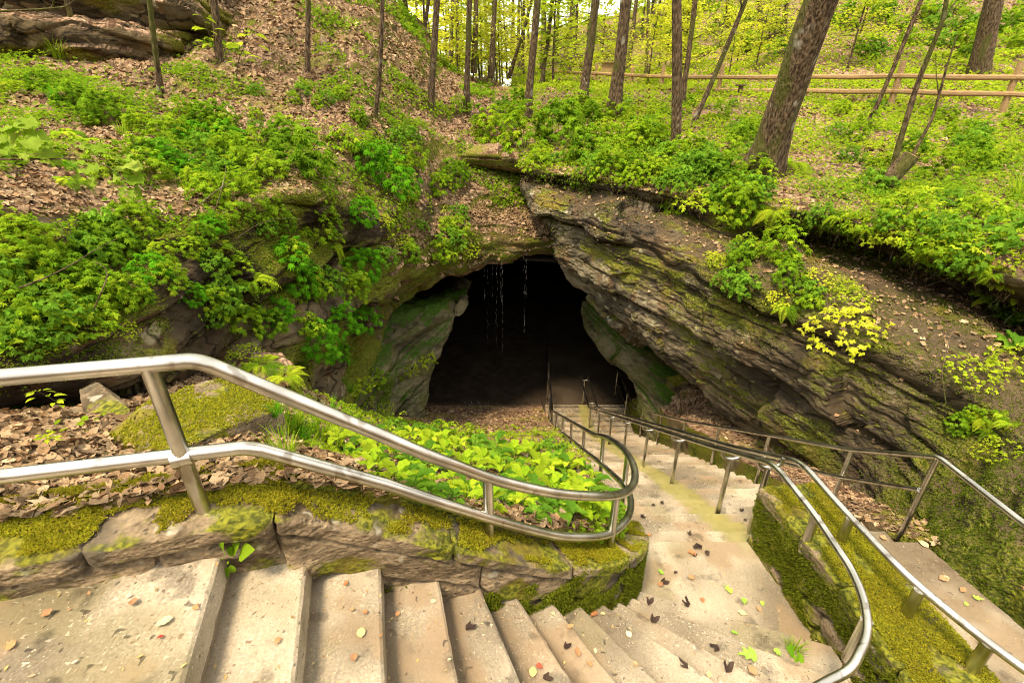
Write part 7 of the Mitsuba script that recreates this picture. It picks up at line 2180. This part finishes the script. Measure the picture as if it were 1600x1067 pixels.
# ------------------------------------------------------------------ fallen leaves on the steps
FALLEN = [
('o', -1.204, 1.155, -0.002, 0.050, 'orange leaf with pointed lobes on the upper landing near its edge'),
('y', -1.247, 1.109, 0.003, 0.071, 'pale papery leaf on the upper landing beside the orange one'),
('r', -1.235, 1.041, 0.002, 0.031, 'small dark red leaf on the upper landing'),
('o', -1.736, 1.003, -0.001, 0.067, 'orange-brown leaf at the left edge of the upper landing'),
('y', -1.489, 1.195, -0.000, 0.028, None),
('b', -1.459, 1.178, -0.001, 0.056, None),
('o', -1.637, 1.201, -0.000, 0.023, None),
('y', -1.485, 0.948, 0.000, 0.025, None),
('b', -1.746, 1.117, -0.002, 0.055, None),
('o', -0.907, 1.141, -0.161, 0.052, 'orange lobed leaf on the second tread'),
('b', -1.151, 1.171, -0.159, 0.035, None),
('o', -0.784, 1.478, -0.319, 0.042, None),
('b', -0.726, 1.361, -0.318, 0.033, None),
('o', -0.666, 1.352, -0.318, 0.039, None),
('y', -0.637, 1.236, -0.320, 0.069, 'curled yellow-brown leaf on the third tread'),
('b', -0.643, 1.175, -0.321, 0.055, None),
('o', -0.545, 1.466, -0.480, 0.050, None),
('y', -0.402, 1.519, -0.481, 0.036, None),
('k', -0.231, 1.478, -0.639, 0.088, None),
('k', -0.732, 1.364, -0.319, 0.033, None),
('o', 0.319, 1.699, -0.958, 0.068, 'rounded orange leaf on the middle treads'),
('k', 0.289, 1.579, -0.959, 0.073, None),
('y', 0.253, 1.779, -0.958, 0.035, None),
('r', 0.119, 1.406, -0.798, 0.052, None),
('y', 0.100, 1.348, -0.800, 0.072, None),
('k', 0.150, 1.342, -0.799, 0.079, None),
('b', 0.360, 1.537, -0.958, 0.072, None),
('y', 0.482, 1.654, -1.120, 0.043, None),
('y', 0.638, 1.670, -1.122, 0.094, None),
('b', 0.686, 1.606, -1.122, 0.050, None),
('o', 0.428, 1.500, -0.962, 0.055, None),
('y', 0.752, 1.847, -1.280, 0.065, None),
('o', 0.562, 2.015, -1.278, 0.098, None),
('y', 0.619, 2.004, -1.281, 0.049, None),
('k', 1.020, 2.287, -1.601, 0.110, None),
('k', 0.957, 2.048, -1.440, 0.111, None),
('k', 1.375, 2.383, -1.759, 0.127, None),
('k', 1.141, 1.916, -1.442, 0.136, None),
('k', 1.048, 1.662, -1.280, 0.105, None),
('k', 1.334, 1.731, -1.442, 0.129, None),
('k', 1.422, 1.970, -1.600, 0.111, None),
('g', 1.656, 1.929, -1.601, 0.180, 'large lobed fresh green leaf lying near the dividing wall'),
('g', 1.890, 2.072, -1.759, 0.085, None),
('g', 1.630, 2.196, -1.758, 0.077, None),
('y', 1.232, 1.737, -1.440, 0.055, None),
('b', 1.583, 1.866, -1.599, 0.108, None),
('o', 1.122, 1.812, -1.438, 0.066, None),
('b', 1.271, 2.728, -1.918, 0.089, None),
('k', 1.279, 2.715, -1.918, 0.114, None),
('k', 1.451, 2.837, -1.921, 0.065, None),
('o', 1.539, 2.780, -1.921, 0.103, None),
('g', 1.328, 2.804, -1.920, 0.091, None),
('g', 1.859, 2.627, -1.921, 0.124, None),
('g', 1.934, 2.580, -1.920, 0.098, None),
('o', 1.598, 2.553, -1.922, 0.073, None),
('o', 2.014, 2.545, -1.920, 0.073, None),
('g', 2.070, 2.551, -1.920, 0.073, None),
('y', 1.881, 2.430, -1.920, 0.083, None),
('b', 2.007, 2.456, -1.919, 0.072, None),
('k', 1.764, 3.118, -1.920, 0.152, None),
('k', 1.785, 3.047, -1.920, 0.095, None),
('k', 1.662, 2.984, -1.920, 0.067, None),
('o', 1.639, 3.053, -1.919, 0.123, None),
('k', 1.787, 3.367, -2.080, 0.089, None),
('k', 1.968, 3.881, -2.400, 0.150, None),
('k', 1.465, 3.929, -2.400, 0.101, None),
('k', 1.819, 4.442, -2.721, 0.094, None),
('k', 1.897, 4.485, -2.720, 0.094, None),
('k', 1.547, 4.430, -2.720, 0.094, None),
('o', 1.359, 3.376, -2.080, 0.089, None),
('k', 2.753, 4.163, -2.559, 0.089, None),
('k', 2.656, 3.892, -2.401, 0.067, None),
('b', 2.977, 5.023, -3.040, 0.104, None),
('k', 2.315, 3.027, -1.922, 0.068, None),
('k', 3.905, 3.391, -2.168, 0.105, None),
('y', 3.887, 3.085, -1.923, 0.124, 'pale leaf at the edge of the walk by the moss bank'),
('b', 3.739, 3.337, -2.082, 0.103, None),
('b', 3.712, 2.762, -1.922, 0.103, None),
('g', 3.850, 2.582, -1.923, 0.111, None),
('g', 3.738, 2.515, -1.925, 0.061, None),
('y', 3.787, 2.792, -1.921, 0.090, None),
('k', 3.520, 2.470, -1.923, 0.108, None),
('y', 3.338, 2.611, -1.923, 0.074, None),
('k', 3.583, 2.181, -1.923, 0.111, None),
('b', 3.794, 2.640, -1.922, 0.087, None),
]
FC = {'o': [(.36, .15, .06), (.40, .21, .10)], 'b': [(.30, .16, .08), (.42, .26, .14)], 'k': [(.035, .022, .018), (.06, .04, .03)], 'y': [(.50, .42, .18), (.58, .52, .32)], 'g': [(.30, .46, .07), (.22, .40, .05)], 'r': [(.28, .05, .03), (.34, .09, .05)]}
FN = {'o': ('orange dry leaf lying on the pale steps', 'orange leaves on the steps'), 'b': ('brown dry leaf lying on the steps', 'brown leaves on the steps'), 'k': ('blackened curled leaf lying on the steps', 'black curled leaves on the steps'),
      'y': ('small pale yellow leaf on the steps', 'pale leaves on the steps'), 'g': ('fresh green leaf dropped on the steps', 'green leaves on the steps'), 'r': ('dark red dry leaf on the steps', 'red leaves on the steps')}
R = rng(51)
for i_, (ty, x, y, z, s, lab) in enumerate(FALLEN):
    if not lab and i_ % 9 == 1: continue
    s *= .68 if ty in 'okb' else .75
    a = R.uniform(0, 6.3)
    nrm = unit(np.array([R.normal(0, .18), R.normal(0, .18), 1.0]))[None]
    shp = LOB if ty in 'og' and s > .03 else OVA if ty in 'ygr' else CURL
    v, f, c = leaves(np.array([[x, y, z + .006]]), np.array([[math.cos(a), math.sin(a), .08]]), nrm, s, s * (.45 if ty == 'k' else .75), pal(R, 1, *FC[ty], jit=.15), shp)
    v = v + [0, 0, .004] + np.c_[np.zeros((len(v), 2)), .10 * s * (R.random(len(v)))]
    k = thing('fallen_leaf', lab or FN[ty][0], 'leaf', None if lab else FN[ty][1])
    scene[k] = mikit.ply((v, f), 'm_dead', color=c)
    if ty == 'k':
        v2, f2, c2 = leaves(np.array([[x, y, z + .01]]), np.array([[math.cos(a + .7), math.sin(a + .7), .3]]), nrm, s * .8, s * .3, pal(R, 1, *FC[ty], jit=.15), CURL)
        scene[k] = mikit.ply(join([(v, f), (v2, f2)]), 'm_dead', color=np.vstack([c, c2]))
# crumbs and specks swept into the corners of the treads
R = rng(52)
Q = []
for i in range(0, 12):
    a, b = lines[i][0], lines[i][1]
    prev = lines[i - 1] if i else (a + [-1.6, -.1], b + [-1.6, -.3])
    n = 520 if i == 0 else 300
    u_, w_ = R.random((n, 1)) ** 1.3 * .95 + .06, R.random((n, 1)) ** (1.0 if i == 0 else 2.2)
    q = (prev[0] + (prev[1] - prev[0]) * u_) * (1 - w_) + (a + (b - a) * u_) * w_
    Q.append(np.c_[q, np.full(n, -.16 * i + .004)])
for k in range(1, 32):
    n = 60
    Q.append(np.c_[R.uniform(1.2, 3.7, n), 3.17 + .275 * (k - 1 + R.random(n) ** 2), np.full(n, -1.92 - .16 * k + .004)])
n = 500
Q.append(np.c_[R.uniform(1.1, 2.3, n), R.uniform(2.3, 3.1, n), np.full(n, -1.916)])
Q.append(np.c_[2.95 + 1.0 * R.random(n) ** .5, R.uniform(1.0, 3.1, n), np.full(n, -1.918)])
Q = np.vstack(Q)
n = len(Q)
s = .006 + .020 * R.random(n) ** 5
v, f, c = leaves(Q, R.normal(0, 1, (n, 3)) * [1, 1, .1], np.tile([0, 0, 1.0], (n, 1)) + R.normal(0, .2, (n, 3)), s, s * .5, pal(R, n, (.45, .36, .12), (.28, .15, .07), (.10, .06, .035), (.5, .42, .3)), DIA)
k = put('debris', (v, f), 'm_dead', color=c, kind='stuff')
labels[k]['label'] = 'crumbs of leaf and bud scales scattered over the steps'
